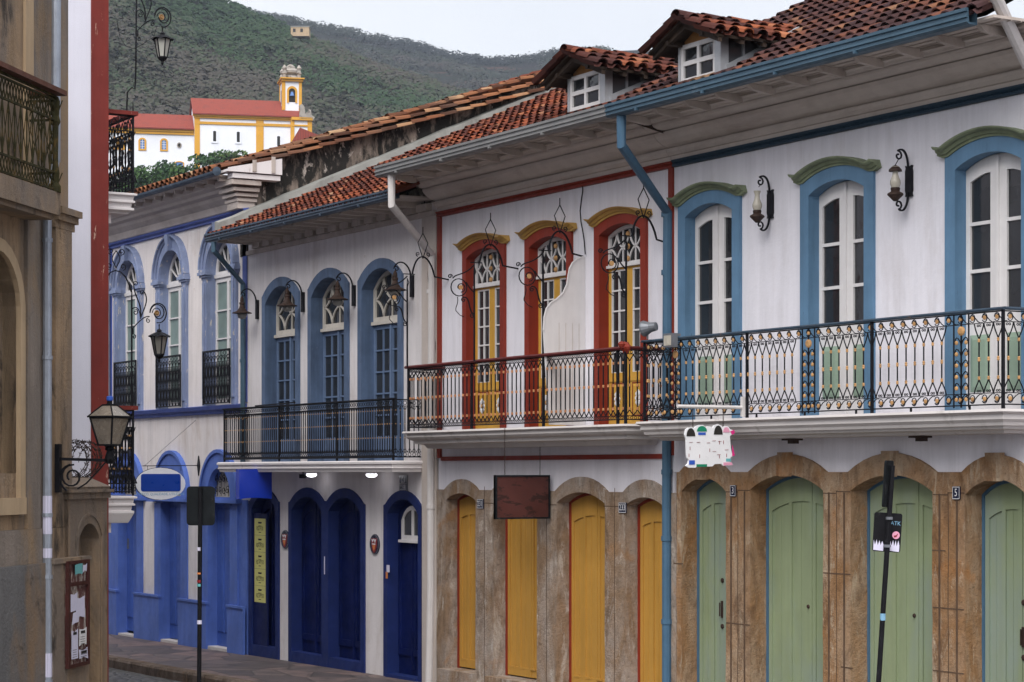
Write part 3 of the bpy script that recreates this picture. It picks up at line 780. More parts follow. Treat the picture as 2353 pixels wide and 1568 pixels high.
    rail_scroll(mb, gb, onplane((bx0, -N, 3.62), (0, 1, 0)), N-.02, (-1, 0, 0))
    rail_scroll(mb, gb, onplane((bx1, -N, 3.62), (0, 1, 0)), N-.02, (1, 0, 0))
    for k in range(7): mb.tube([(bx0+.5+k*.85, -N, 3.59), (bx0+.5+k*.85, -N, 3.64)], .012)
    merged(mb, gb).build('railing', ['iron', 'gold'], bal)
    h = MB(); pr = [(-.03, 0), (.03, 0), (.034, .014), (.025, .028), (-.025, .028), (-.034, .014)]
    def hr(p, q): 
        p = Vector(p); q = Vector(q); d = (q-p).normalized(); s = Vector((0, 0, 1)).cross(d)
        h.loft([[tuple(P+s*a+Vector((0, 0, b))) for a, b in pr] for P in (p, q)], True, True)
    z = 4.53
    hr((bx0-.03, -N, z), (bx1+.03, -N, z)); hr((bx0, -N, z+.002), (bx0, -.01, z+.002)); hr((bx1, -N, z+.002), (bx1, -.01, z+.002))
    h.build('handrail', mat('rail_dark_blue', (.03, .05, .075), .5, .3, 5, patch=(.12, .08, .06), pscale=6, pth=(.6, .66)), bal)
    # downpipe on the joint with the yellow-door house
    zg = 7.14
    P0 = (X(1427, 1.03), -1.03, zg); P1 = (X(1427, 1.03), -1.03, 6.80)
    P2 = (-21.64, -.07, 6.12)
    downpipe(r, [P0, P1, P2, (-21.66, -.07, 3.6), (-21.66, -.07, -.2)], .058, 'pipe_blue', [(0, (-21.66, -.07, q)) for q in (6.1, 5.4, 3.0, 1.2, 2.2)])
    for c, n_ in ((-19.0, .2), (-16.9, .2)):
        k = MB(); k.box(c-.1, c+.1, -.3, -.16, 3.345, 3.365); k.box(c-.03, c+.08, -.27, -.2, 3.31, 3.345); k.build('slab_bracket', 'iron_rust', r)

def house_b3():
    r = root('townhouse', 'white two-storey townhouse with oxide red frames, mustard hoods and yellow doors', 'house', (-24.6, 0, 0))
    x0, x1 = -27.55, -21.60
    WX = [-26.2, -24.48, -22.75]; hi = .47; ho = .59
    D = [(-26.845, .435, 2.60, 2.70, 2.90), (-25.33, .58, 2.60, 2.74, 2.94), (-23.67, .58, 2.60, 2.74, 2.94), (-22.2, .43, 2.58, 2.69, 2.91)]
    holes = [arch_out(c, hi+.02, 3.57, 5.99, 6.12, 12) for c in WX]
    edge = [(x0, 2.75)]
    for c, hw, zs, zt, zo in D: edge += arc(c-hw-.05, c+hw+.05, 2.75, zo, 10)
    edge += [(x1, 2.75)]
    mb = MB(); mb.plate(edge+[(x1, 7.17), (x0, 7.17)], holes, 0, .1)
    mb.box(x0+.002, x1-.002, .62, 6, -.3, 7.15); mb.box(x0+.002, x0+.1, .11, .6, -.3, 7.15)
    mb.build('wall', 'white_b4', r)
    st = MB(); ol = [(x0, -.3)]
    for c, hw, zs, zt, zo in D: ol += arch_out(c, hw, -.3, zs, zt, 12)
    ol += [(x1+.09, -.3), (x1+.09, 2.75)]+edge[::-1][1:]
    st.plate(roughen(ol), [], -.035, .2); st.build('stone_front', 'stone_pale', r)
    j = MB(); jm = bpy.data.materials.get('stone_joint') or mat('stone_joint', (.09, .055, .035), .95, .3, 8)
    for i in range(3):
        xm = (D[i][0]+D[i][1]+D[i+1][0]-D[i+1][1])/2
        for k in range(10):
            a = (xm+.006*sin(k*2.1), k*.3-.2); b = (xm+.006*sin((k+1)*2.1), k*.3+.1)
            j.add([(a[0]-.007, -.037, a[1]), (a[0]+.007, -.037, a[1]), (b[0]+.007, -.037, b[1]), (b[0]-.007, -.037, b[1])], [(0, 1, 2, 3)])
        j.box(xm-.25, xm+.25, -.0385, -.036, 2.565, 2.575)
    j.build('mortar_joint', jm, r)
    for c, hw, zs, zt, zo in D:
        fw = .04
        f = MB(); f.strip(arch_out(c, hw, -.3, zs, zt, 12), arch_out(c, hw-fw, -.3, zs-.01, zt-fw, 12), .155, (None, .2))
        tp = lambda x, c=c, hw=hw, zs=zs, zt=zt: archz(x, c, hw-fw, zs-.01, zt-fw)
        dr = MB(); y = .17; zb = .22
        if hw > .5: plank_leaf(dr, c-hw+fw, c+.08, zb, tp, y, 2); plank_leaf(dr, c+.082, c+hw-fw, zb, tp, y+.008, 1)
        else: plank_leaf(dr, c-hw+fw, c+.14, zb, tp, y, 2); plank_leaf(dr, c+.142, c+hw-fw, zb, tp, y+.008, 1)
        for k in range(3 if hw > .5 else 1): dr.box(c-hw+.1+k*.27, c-hw+.24+k*.27, y-.006, y+.004, zb+.1, zb+.125)
        door = dr.build('door', 'yellow_dim', r); f.build('door_frame', 'red', door)
        if c < -26:
            k = MB()
            for zz in (1.75, 1.3): k.lathe((c+.2, y, zz), [(.022, 0), (.022, -.01), (.012, -.016)], 8, 'y')
            k.tube([(c+.2, y, 1.55), (c+.2, y-.04, 1.53), (c+.2, y-.04, 1.43), (c+.2, y, 1.41)], .008); k.build('lock', 'iron_rust', door)
        s = MB(); s.box(c-hw-.06, c+hw+.06, -.14, .2, -.1, .2); s.build('doorstep', 'stone_pale', r)
    for wi, c in enumerate(WX):
        w = surround(r, 'window', c, ho, hi, 3.575, 6.11, 6.22, 5.99, 6.10, 'red')
        hood(w, c, ho, 6.11, 6.225, 'ochre', .1, .075)
        top = lambda x, c=c: archz(x, c, hi, 5.99, 6.10)-.005
        # fanlight with concave diamonds
        o = [(c-hi, 5.575), (c+hi, 5.575)]+[(c+hi-2*hi*i/12, top(c+hi-2*hi*i/12)) for i in range(13)]
        inn = [(c-hi+.045, 5.64), (c+hi-.045, 5.64)]+[(c+hi-.045-2*(hi-.045)*i/12, top(c+hi-.045-2*(hi-.045)*i/12)-.045) for i in range(13)]
        tr = MB(); tr.plate(o, [inn], .10, .14); tr.box(c-hi, c+hi, .07, .10, 5.575, 5.61)
        ztop = 6.03; wd = (2*hi-.09)/3
        for k in range(3):
            xm = c-hi+.045+wd*(k+.5); zc = 5.82
            for sx in (-1, 1):
                for za, zb_ in ((5.64, zc), (min(6.04, top(xm)-.045), zc)):
                    pts = bez((xm, za), (xm+sx*.01, (za+zb_)/2+.02*(1 if za > zb_ else -1)), (xm+sx*.06, zb_+.02*(1 if za > zb_ else -1)), (xm+sx*wd*.5, zb_), 6)
                    tr.tube([(p[0], .115, p[1]) for p in pts], .013, 4)
            if k: tr.tube([(c-hi+.045+wd*k, .115, 5.64), (c-hi+.045+wd*k, .115, top(c-hi+.045+wd*k)-.04)], .012)
        tr.build('fanlight', 'wwood', w)
        gd = MB()
        for zz in (5.67, 5.82, 5.98):
            for a in (0,): gd.lathe((c+.0+.055*a, .098, zz), [(.038, 0), (.03, -.02), (.012, -.03)], 8, 'y')
        gd.build('gilded_stud', 'gold', w)
        g = MB(); g.plate(inn, [], .13, .13, edge=False); g.build('pane', 'glass', w)
        for s in (-1, 1):
            a, b = (c-hi, c-.002) if s < 0 else (c+.002, c+hi)
            bx = (.06, .07) if s < 0 else (.07, .06)
            rows = [4.258, 4.515, 4.77, 5.03, 5.288, 5.545]
            # yellow leaf with one long opening, white bars inside it
            lf = MB(); lf.plate([(a, 3.58), (b, 3.58), (b, 5.572), (a, 5.572)], [[(a+bx[0], 4.25), (b-bx[1], 4.25), (b-bx[1], 5.55), (a+bx[0], 5.55)]], .11, .15)
            lf.box(a+.01, b-.01, .098, .11, 4.14, 4.19)
            leaf = lf.build('door_leaf', 'yellow', w)
            leafgrid(w, 'glazing_bars', a+bx[0]+.001, b-bx[1]-.001, 4.251, lambda x: 5.549, 2, rows, 'wwood', (.018, .018), .02, .114, .03, head=.02)
            pn = MB(); raised(pn, a+.09, b-.09, 3.72, 4.10, .11, .018, .03); pn.build('lower_panel', 'yellow', leaf)
            fr = MB(); q = .012; A_ = (a+.075, b-.075, 3.70, 4.12)
            fr.plate([(A_[0], A_[2]), (A_[1], A_[2]), (A_[1], A_[3]), (A_[0], A_[3])], [[(A_[0]+q, A_[2]+q), (A_[1]-q, A_[2]+q), (A_[1]-q, A_[3]-q), (A_[0]+q, A_[3]-q)]], .104, .11)
            fr.build('panel_line', 'red', leaf)
            ro = MB(); cxr = (a+b)/2
            for k in range(8):
                an = 2*pi*k/8; ro.lathe((cxr+.038*cos(an), .088, 3.92+.075*sin(an)), [(.032, 0), (.024, -.012), (.004, -.015)], 7, 'y')
            ro.build('carved_flower', 'white', leaf)
            ro = MB(); ro.lathe((cxr, .084, 3.92), [(.026, .01), (.022, -.012), (.003, -.018)], 8, 'y'); ro.build('flower_centre', 'gold', leaf)
    mb = MB(); mb.extrude_x([(0, 6.66), (.04, 6.665), (.045, 6.69), (.03, 6.70), (.055, 6.72), (.055, 6.735), (0, 6.735)], x0, x1-.0); 
    mb.box(x0, x0+.10, -.03, 0, 3.2, 6.66); mb.box(x1-.09, x1-.0, -.03, 0, 3.2, 6.66); mb.box(x0+.1, x1-.09, -.025, 0, 3.16, 3.22)
    mb.build('red_trim', 'red_dark' if False else 'red', r)
    eaves(r, x0+.05, x1, 'gut_grey')
    gutter(r, -27.36, -21.39, 1.0, 7.14, 'gut_grey')
    t = MB(); p = .455; B = Vector((0, 1, p)).normalized(); dn = -22.10
    tiles(t, (-27.42, -1.06, 7.232), (1, 0, 0), B, 6.0, 4.25, .185, .26, skip=lambda a, b: dn-.48 < -27.42+a < dn+.50 and .2 < b < 1.3)
    t.build('roof', 'tile_red', r)
    b_ = MB(); b_.add([(-27.4, -1.0, 7.205), (-21.41, -1.0, 7.205), (-21.41, 2.8, 7.205+3.8*p), (-27.4, 2.8, 7.205+3.8*p)], [(0, 1, 2, 3)])
    b_.add([(-27.4, 2.8, 7.205+3.8*p), (-21.41, 2.8, 7.205+3.8*p), (-21.41, 6.5, 7.3), (-27.4, 6.5, 7.3)], [(0, 1, 2, 3)])
    b_.build('roof_deck', 'darkwood', r)
    dormer(r, -22.10, .345, .95, 7.365, 7.79, p)
    N = .58; bx0, bx1 = -27.38, -21.78
    bal = slab(r, bx0, bx1, N, [(.06, 3.575), (.07, 3.55), (.06, 3.545), (.02, 3.53), (.03, 3.49), (.0, 3.46), (-.05, 3.44), (-.06, 3.40), (-.16, 3.385), (-.2, 3.33)], 'slab')
    mb, gb = MB(), MB()
    ps = [0, X(1083, N)-bx0, X(1248, N)-bx0, X(1393, N)-bx0+.25, bx1-bx0]
    rail_lancet(mb, gb, onplane((bx0, -N, 3.6), (1, 0, 0)), bx1-bx0, posts=ps)
    rail_lancet(mb, gb, onplane((bx0, -N, 3.6), (0, 1, 0)), N-.02)
    rail_lancet(mb, gb, onplane((bx1, -N, 3.6), (0, 1, 0)), N-.02)
    merged(mb, gb).build('railing', ['iron', 'copper'], bal)
    h = MB(); pr = [(-.035, 0), (.035, 0), (.045, .02), (.03, .04), (-.03, .04), (-.045, .02)]
    def hr(p, q):
        p = Vector(p); q = Vector(q); d = (q-p).normalized(); s = Vector((0, 0, 1)).cross(d)
        h.loft([[tuple(P+s*a+Vector((0, 0, b))) for a, b in pr] for P in (p, q)], True, True)
    z = 4.465
    hr((bx0-.05, -N, z), (bx1+.03, -N, z)); hr((bx0, -N, z+.002), (bx0, -.01, z+.002)); hr((bx1, -N, z+.002), (bx1, -.01, z+.002))
    h.build('handrail', 'red_dark', bal)
    # white downpipe on the left
    P0 = (X(899, 1.03), -1.03, 7.14); P1 = (X(899, 1.03), -1.03, 6.72)
    downpipe(r, [P0, P1, (-27.62, -.07, 6.12), (-27.66, -.07, 3.0), (-27.66, -.07, 1.4), (-27.72, -.07, -.1)], .055, 'pipe_white', [(0, (-27.66, -.07, q)) for q in (5.6, 4.2, 2.5)])

def house_b2():
    r = root('townhouse', 'white two-storey townhouse with dusty blue window frames and navy shop doors', 'house', (-31, 0, 0))
    x0, x1 = -34.38, -27.60
    WX = [(-31.93+.0, ), ]
    WX = [(X(606)+X(688))/2, (X(710)+X(803))/2, (X(825)+X(927))/2]
    ho, hi = .74, .60
    G = [(-33.70, .62), (-31.99, .70), (-30.60, .70), (-28.63, .62)]
    holes = [arch_out(c, hi+.02, 3.16, 5.80, 6.10, 12) for c in WX]
    ol = [(x0, -.4)]
    for c, hw in G: ol += arch_out(c, hw-.115, -.4, 2.38, 2.615, 12)
    ol += [(x1, -.4), (x1, 6.9), (x0, 6.9)]
    mb = MB(); mb.plate(ol, holes, 0, .22)
    mb.box(x0+.002, x1-.002, .62, 6, -.4, 6.85); mb.box(x0+.002, x0+.05, .22, .62, -.4, 6.85); mb.box(x1-.05, x1-.002, .22, .62, -.4, 6.85)
    mb.build('wall', 'white_b2', r)
    mb = MB(); mb.box(x1-.42, x1+.02, -.03, .0, -.2, 6.75); mb.build('pilaster', mat('pilaster_dirty', (.52, .46, .42), .88, .08, 1.3, streak=.12, grime=(.34, .26, .22), gth=(.5, .75), gamt=.7, bump=.3, bdist=.02), r)
    for c in WX:
        w = MB(); N = 14
        A = [(c-ho, 3.17), (c-ho, 5.94)]+arc(c-ho+.02, c+ho-.02, 5.95, 6.23, N-2)+[(c+ho, 5.94), (c+ho, 3.17)]
        B = arch_out(c, hi, 3.17, 5.80, 6.08, N)
        # same number of points
        B = [(c-hi, 3.17), (c-hi, 5.795)]+arc(c-hi, c+hi, 5.80, 6.08, N-2)+[(c+hi, 5.795), (c+hi, 3.17)]
        w.strip(A, B, -.035, (.01, .22)); w = w.build('window', 'blue_b2', r)
        top = lambda x, c=c: archz(x, c, hi, 5.80, 6.08)-.005
        zt0 = 5.28
        o = [(c-hi, zt0), (c+hi, zt0)]+[(c+hi-2*hi*i/12, top(c+hi-2*hi*i/12)) for i in range(13)]
        inn = [(c-hi+.06, zt0+.09), (c+hi-.06, zt0+.09)]+[(c+hi-.06-2*(hi-.06)*i/12, top(c+hi-.06-2*(hi-.06)*i/12)-.06) for i in range(13)]
        tr = MB(); tr.plate(o, [inn], .17, .21); tr.box(c-hi, c+hi, .13, .17, zt0-.03, zt0+.02)
        wd = (2*hi-.12)/2
        for k in range(2):
            xm = c-hi+.06+wd*(k+.5); zc = zt0+.36
            for sx in (-1, 1):
                for za in (zt0+.09, top(xm)-.06):
                    sg = 1 if za > zc else -1
                    pts = bez((xm, za), (xm+sx*.01, (za+zc)/2+.04*sg), (xm+sx*.09, zc+.04*sg), (xm+sx*wd*.5, zc), 6)
                    tr.tube([(p[0], .185, p[1]) for p in pts], .017, 4)
            if k: tr.tube([(c-hi+.06+wd*k, .19, zt0+.09), (c-hi+.06+wd*k, .19, top(c-hi+.06+wd*k)-.05)], .013)
        tr.build('fanlight', 'cwood', w)
        g = MB(); g.plate(inn, [], .2, .2, edge=False); g.build('pane', 'glass', w)
        for s in (-1, 1):
            a, b = (c-hi, c-.002) if s < 0 else (c+.002, c+hi)
            bx = (.05, .035) if s < 0 else (.035, .05)
            leafgrid(w, 'casement', a, b, 3.17, lambda x: 5.245, 2, [3.55, 3.87, 4.20, 4.53, 4.86, 5.18], 'bwood', bx, .024, .18, .035, head=.06)
            cu = MB(); xa, xb = (a+.20, b-.02) if s < 0 else (a+.02, b-.1)
            n = 10; cu.loft([[(xa+(xb-xa)*i/n, .26+.012*sin(i*2.3), z) for i in range(n+1)] for z in (3.3, 5.2)], False)
            cu.build('lace_curtain', 'curtain', w)
        mm = MB(); mm.box(c-.025, c+.025, .155, .182, 3.17, 5.245); mm.build('astragal', 'bwood', w)
    # ground-floor surrounds
    def gdoor(c, hw, zbot=.06, base=True):
        d = MB(); tp = lambda x: archz(x, c, hw-.13, 2.38, 2.60)-.002
        n = 3; w_ = 2*(hw-.13)/n
        N = 8; xa, xb = c-hw+.13, c+hw-.13
        d.plate([(xa, -.1), (xb, -.1)]+[(xb+(xa-xb)*i/10, tp(xb+(xa-xb)*i/10)) for i in range(11)], [], .17, .2)
        for a, b in ((xa+.02, c-.03), (c+.03, xb-.02)):
            d.plate([(a, zbot+.2), (b, zbot+.2)]+[(b+(a-b)*i/5, tp(b+(a-b)*i/5)-.07) for i in range(6)], [[(a+.07, zbot+.3), (b-.07, zbot+.3)]+[(b-.07+(a-b+.14)*i/5, tp(b-.07+(a-b+.14)*i/5)-.2) for i in range(6)]], .145, .17)
        d.box(c-.02, c+.02, .125, .17, zbot, tp(c)-.02)
        door = d.build('door', 'door_b2', r)
        return door
    doors = [gdoor(c, hw) for c, hw in G]
    fr = MB()
    def frame(c0, hwl, cs):
        pass
    for i, (c, hw) in enumerate(G):
        f = MB(); pr = .03
        if i in (0, 3):
            A = [(c-hw, -.2), (c-hw, 2.50)]+arc(c-hw+.06, c+hw-.06, 2.52, 2.73, 10)+[(c+hw, 2.50), (c+hw, -.2)]
        elif i == 1:
            A = [(c-hw, -.2), (c-hw, 2.50)]+arc(c-hw+.06, c+hw-.04, 2.52, 2.75, 10)+[(c+hw-.006, 2.54), (c+hw-.006, -.2)]
        else:
            A = [(c-hw+.006, -.2), (c-hw+.006, 2.54)]+arc(c-hw+.04, c+hw-.06, 2.52, 2.75, 10)+[(c+hw, 2.50), (c+hw, -.2)]
        B = [(c-hw+.13, -.2), (c-hw+.13, 2.375)]+arc(c-hw+.13, c+hw-.13, 2.38, 2.60, 10)+[(c+hw-.13, 2.375), (c+hw-.13, -.2)]
        f.strip(A, B, -pr, (.01, .2))
        if i != 3: f.box(c-hw+.12, c+hw-.12, -pr+.004, .14, -.3, .07)
        else: f.box(c-hw+.13, c+hw-.13, -.06, .15, -.3, -.02)
        f.build('door_frame', 'frame_b2', doors[i])
    gp = MB(); gp.box(-34.19, X(613, .0), .004, .03, .05, 2.3); gp.build('poster_board', 'door_b2', doors[0])
    # little arched fanlight window in the last door
    c = G[3][0]; wv = MB(); a, b = c-.28, c+.42; z0_, zs_, zt_ = 1.98, 2.28, 2.50
    topw = lambda x: archz(x, (a+b)/2, (b-a)/2, zs_, zt_)
    leafgrid(doors[3], 'fanlight', a, b, z0_, topw, 2, [z0_+.08, zt_], 'wwood', (.06, .06), .05, .10, .03, head=.06)
    sl = MB(); sl.box(a-.05, b+.05, .07, .135, z0_-.03, z0_+.01); sl.build('sill', 'wwood', doors[3])
    hd = MB(); hd.box(c+.28, c+.32, .12, .17, 1.0+.0, 1.22); hd.lathe((c+.31, .12, .93), [(.022, .02), (.022, -.02), (.01, -.03)], 8, 'y'); hd.build('handle', 'steel', doors[3])
    # eaves: brick-like dentil ends below boards
    s = MB(); s.box(x0+.05, x1, -.72, 0, 6.93, 6.955)
    k = 15
    for i in range(k):
        x = x0+.3+i*(x1-x0-.4)/k
        s.box(x-.04, x+.04, -.68, -.0, 6.855, 6.93)
        s.box(x+.06, x+.36, -.10, -.0, 6.78, 6.88)
    s.box(x0, x1, -.05, 0, 6.70, 6.77)
    s.build('soffit', 'soffit', r)
    gutter(r, x0+.03, -27.42, .70, 6.88, 'gut_dark', .13, .12)
    t = MB(); p = .4375; B = Vector((0, 1, p)).normalized()
    tiles(t, (x0+.1, -.78, 6.94), (1, 0, 0), B, 6.95, 7.6, .185, .27)
    t.build('roof', 'tile_red', r)
    b_ = MB(); b_.add([(x0, -.7, 6.92), (x1+.2, -.7, 6.92), (x1+.2, 6.1, 6.92+6.8*p), (x0, 6.1, 6.92+6.8*p)], [(0, 1, 2, 3)])
    b_.add([(x0, 6.1, 6.92+6.8*p), (x1, 6.1, 6.92+6.8*p), (x1, 10, 7.5), (x0, 10, 7.5)], [(0, 1, 2, 3)])
    b_.build('roof_deck', 'darkwood', r)
    # cement coping where the roof meets the taller wall
    cp = MB(); n = 22
    ring = []
    for i in range(n+1):
        y = -.62+i*(6.9/n); z = 7.06+(y+.7)*p+R_.uniform(-.012, .012)
        ring.append([(x0-.005, y, z-.02), (x0+.19+R_.uniform(-.01, .01), y, z-.02), (x0+.17, y, z+.11), (x0-.005, y, z+.14)])
    cp.loft(ring, True, True); cp.build('roof_flashing', 'cement', r)
    # balcony
    N = .47; bx0, bx1 = x0+.06, -28.06
    bal = slab(r, bx0-.1, bx1, N, [(.05, 3.165), (.07, 3.15), (.07, 3.12), (.05, 3.115), (.05, 3.07), (.06, 3.06), (.04, 3.03), (.03, 3.0)], 'slab_white')
    mb, gb = MB(), MB(); Lf = bx1-bx0
    rail_fine(mb, gb, onplane((bx0, -N, 3.2), (1, 0, 0)), Lf, posts=[0, Lf*.36, Lf*.7, Lf])
    rail_fine(mb, gb, onplane((bx1, -N, 3.2), (0, 1, 0)), N-.02); rail_fine(mb, gb, onplane((bx0, -N, 3.2), (0, 1, 0)), N-.02)
    mb.tube([(bx0, -N, 3.225), (bx1, -N, 3.225)], .03, 4)
    mb.tube([(X(677, N), -N, 4.10), (X(590, N), -N-.03, 4.085)], .014)
    merged(mb, gb).build('railing', ['iron', 'gold'], bal)
    h = MB(); h.box(bx0-.03, bx1+.03, -N-.025, -N+.025, 4.055, 4.075); h.build('handrail', 'iron', bal)
    # dark blue downpipe crossing the corner
    P = [(X(490, .78), -.78, 6.86), (X(490, .78), -.78, 6.72), (x0-.06, -.08, 6.22), (x0-.06, -.08, 3.1)]
    downpipe(r, P, .045, 'gut_blue', [(0, (x0-.06, -.08, 4.9))])

def house_b1():
    r = root('townhouse', 'white townhouse with three lavender blue round-arched windows and royal blue shopfront', 'house', (-37.9, 0, 0))
    x0, x1 = -41.3, -34.40
    WX = [-40.13, -37.86, -35.57]
    zs, zt, hi, ho = 6.52, 7.05, .55, .76
    holes = [arch_out(c, hi+.02, 4.15, 6.60, 7.12, 14) for c in WX]
    GD = [(c, .50) for c in WX]
    ol = [(x0, 2.46), (x1, 2.46), (x1, 8.0), (x0, 8.0)]
    gz = [arch_out(c, .54, 2.55, 2.56, 3.09, 10) for c in WX]
    mb = MB(); mb.plate(ol, holes+gz, 0, .14)
    # body: long block running on to the left behind the red-pillared house, with stained side wall
    mb.box(-48, x1-.002, .62, 6.3, -.5, 7.9); mb.box(-48, x0, .0, .62, -.5, 7.95)
    mb.box(x1-.05, x1-.002, .15, .62, -.5, 7.95)
    mb.build('wall', 'white_b1', r)
    # side gable wall standing above the lower roof
    sw = MB(); sw.add([(x1+.0, -.02, 6.7), (x1, 6.3, 6.7), (x1, 6.3, 10.32), (x1, -.02, 8.26)], [(0, 1, 2, 3)])
    sw.add([(x1-.01, -.02, 6.7), (x1-.3, -.02, 6.7), (x1-.3, -.02, 8.34), (x1-.01, -.02, 8.34)], [(0, 1, 2, 3)])
    sw.build('side_wall', 'stain_wall', r)
    # ground floor in blue
    g = MB(); ol = [(x0, -.6)]
    zsg = 2.46
    for c in WX: ol += [(c-.5, -.6), (c-.5, zsg), (c+.5, zsg), (c+.5, -.6)]
    ol += [(x1, -.6), (x1, zsg+.06), (x0, zsg+.06)]
    g.plate(ol, [], -.02, .2)
    for c in WX:
        for s in (-1, 1): g.box(c+s*.5-(.32 if s < 0 else 0)+(0 if s < 0 else 0), c+s*.5+(0 if s < 0 else .32), -.055, -.02, -.6, 2.42)
    edges = [x0]+[v for c in WX for v in (c-.82, c+.82)]+[x1]
    for i in range(0, len(edges), 2):
        a, b = edges[i], edges[i+1]
        g.box(a-.34, b+.34 if b < x1 else b, -.10, -.055, -.6, .66); g.box(a-.36, b+.36 if b < x1 else b, -.12, -.05, .66, .70)
    g.build('blue_shopfront', 'blue_b1d', r)
    wp = MB()
    for a, b in ((WX[0]+.82, WX[1]-.82), (WX[1]+.82, WX[2]-.82)):
        wp = MB(); wp.box(a-.0, b, -.03, -.015, .70, 2.44); wp.build('white_panel', 'white_b2', r)
    for i, c in enumerate(WX):
        d = MB(); y = .13
        d.plate([(c-.5, -.1), (c+.5, -.1), (c+.5, 2.46), (c-.5, 2.46)], [], y, y+.03)
        for a, b in ((c-.48, c-.17), (c-.14, c+.15), (c+.18, c+.48)): raised(d, a, b, .15, 2.36, y, .018, .03)
        d.box(c+.155, c+.175, y-.03, y, 0, 2.44)
        door = d.build('door', 'door_b1', r)
        hd = MB()
        for zz in ((1.25,) if i < 2 else (1.45, .95, .25)): hd.lathe((c+.2, y-.01, zz), [(.035, 0), (.03, -.03), (.012, -.05)], 8, 'y'); hd.box(c+.12, c+.3, y-.03, y-.01, zz-.012, zz+.012)
        if i == 0: hd.box(c-.42, c-.34, y-.03, y, 1.5, 1.7)
        hd.build('lock', 'steel', door)
        st = MB(); st.box(c-.5, c+.5, -.06, .13, -.19, -.145+.03*i); st.build('doorstep', 'slab', r)
        # arch over the door
        ar = MB()
        A = arc(c-.80, c+.80, 2.56, 3.34, 16); B = arc(c-.52, c+.52, 2.56, 3.07, 16)
        ar.strip(A, B, -.06, (.0, .14)); ar.strip([(p[0], p[1]) for p in arc(c-.86, c+.86, 2.56, 3.40, 16)], A, -.09, (.0, -.06))
        ar.box(c-.95, c+.95, -.14, .0, 2.46, 2.515); ar.box(c-.9, c+.9, -.11, .0, 2.515, 2.56)
        tr = ar.build('transom_arch', 'blue_b1d', r)
        gi = MB(); fn = onplane((c, .04, 2.58), (1, 0, 0))
        for k in range(-2, 3):
            for j in range(2):
                rr = .075; gi.tube([fn(*p) for p in spiral((k*.17, .1+j*.2), rr, 1.3, k+j, 1 if (k+j) % 2 else -1, 12, .2)], .008, 3)
                gi.tube([fn(k*.17+.06, j*.2), fn(k*.17+.06, j*.2+.2)], .006, 3)
        gi.build('iron_grille', 'iron', tr)
        bk = MB(); bk.plate(arch_out(c, .5, 2.56, 2.57, 3.05, 10), [], .10, .10, edge=False); bk.build('pane', 'milk', tr)
        # upper window
        w = MB(); N = 18
        w.strip(arc(c-ho, c+ho, 6.60, 7.33, N), arc(c-hi, c+hi, 6.60, 7.10, N), -.05, (.0, .14))
        path = arc(c-ho+.03, c+ho-.03, 6.60, 7.30, N)
        w.sweep(path, [(0, 0), (0, .07), (.03, .085), (.035, .12), (.06, .13), (.07, .11), (.07, 0)])
        w.sweep(arc(c-hi-.03, c+hi+.03, 6.60, 7.10, N), [(0, 0), (0, .07), (.03, .07), (.03, 0)])
        for s in (-1, 1):
            a = c+s*(hi+ho)/2; hw_ = .125
            w.box(a-hw_+.032, a+hw_-.032, -.055, .0, 4.16, 6.42); w.box(a-.05, a+.05, -.08, -.055, 4.3, 6.36)
            for q, z0_, z1_ in ((.0, 6.42, 6.46), (.03, 6.46, 6.50), (.06, 6.50, 6.555), (.04, 6.555, 6.60)): w.box(a-hw_-q, a+hw_+q, -.06-q, .0, z0_, z1_)
            e = c+s*hi; w.box(min(e, e+s*.02), max(e, e+s*.02), -.05, .16, 4.16, 6.6)
        # keystone
        w.loft([[(c-.055, -.13, 7.08), (c+.055, -.13, 7.08), (c+.09, -.15, 7.38), (c-.09, -.15, 7.38)], [(c-.055, 0, 7.08), (c+.055, 0, 7.08), (c+.09, 0, 7.38), (c-.09, 0, 7.38)]], True, True)
        wv = w.build('window', 'blue_b1', r)
        # fan
        f = MB(); rz = 6.50
        o = [(c-hi, rz-.05), (c+hi, rz-.05)]+arc(c+hi, c-hi, 6.58, 7.09, 12)
        inn = [(c-hi+.07, rz+.05), (c+hi-.07, rz+.05)]+arc(c+hi-.07, c-hi+.07, 6.58, 7.02, 12)
        f.plate(o, [inn], .12, .155); f.box(c-hi, c+hi, .09, .12, rz-.06, rz)
        for a in (30, 60, 90, 120, 150): f.tube([(c, .13, rz+.04), (c+.5*cos(radians(a)), .13, rz+.04+.5*sin(radians(a)))], .016)
        f.build('fanlight', 'wwood', wv)
        g = MB(); g.plate(inn, [], .15, .15, edge=False); g.build('pane', 'glass', wv)
        for s in (-1, 1):
            a, b = (c-hi, c-.002) if s < 0 else (c+.002, c+hi)
            leafgrid(wv, 'casement', a, b, 4.16, lambda x: 6.44, 1, [4.3, 4.86, 5.36, 5.86, 6.36], 'wwood', (.055, .035), .026, .12, .035, pane='glass_green', head=.06)
        bal = MB(); gb = MB(); fn = onplane((c-.60, -.10, 4.19), (1, 0, 0))
        rail_lattice(bal, gb, fn, 1.2, .93, .15); bal.tube([(c-.6, -.1, 5.13), (c+.6, -.1, 5.13)], .02, 4)
        bal.build('window_railing', 'iron', wv)
    bd = MB(); bd.extrude_x([(0, 4.02), (.05, 4.03), (.06, 4.08), (.10, 4.10), (.12, 4.16), (0, 4.18)], x0, x1-.05); bd.build('sill_band', 'band_b1', r)
    bd = MB(); bd.extrude_x([(0, 7.40), (.05, 7.41), (.05, 7.44), (.1, 7.47), (.11, 7.50), (0, 7.52)], x0, x1+.05)
    bd.box(x1-.2, x1-.02, -.02, 0, 4.2, 7.4); bd.box(x0, x0+.2, -.02, 0, 4.2, 7.4)
    bd.build('frieze_band', 'band_b1', r)
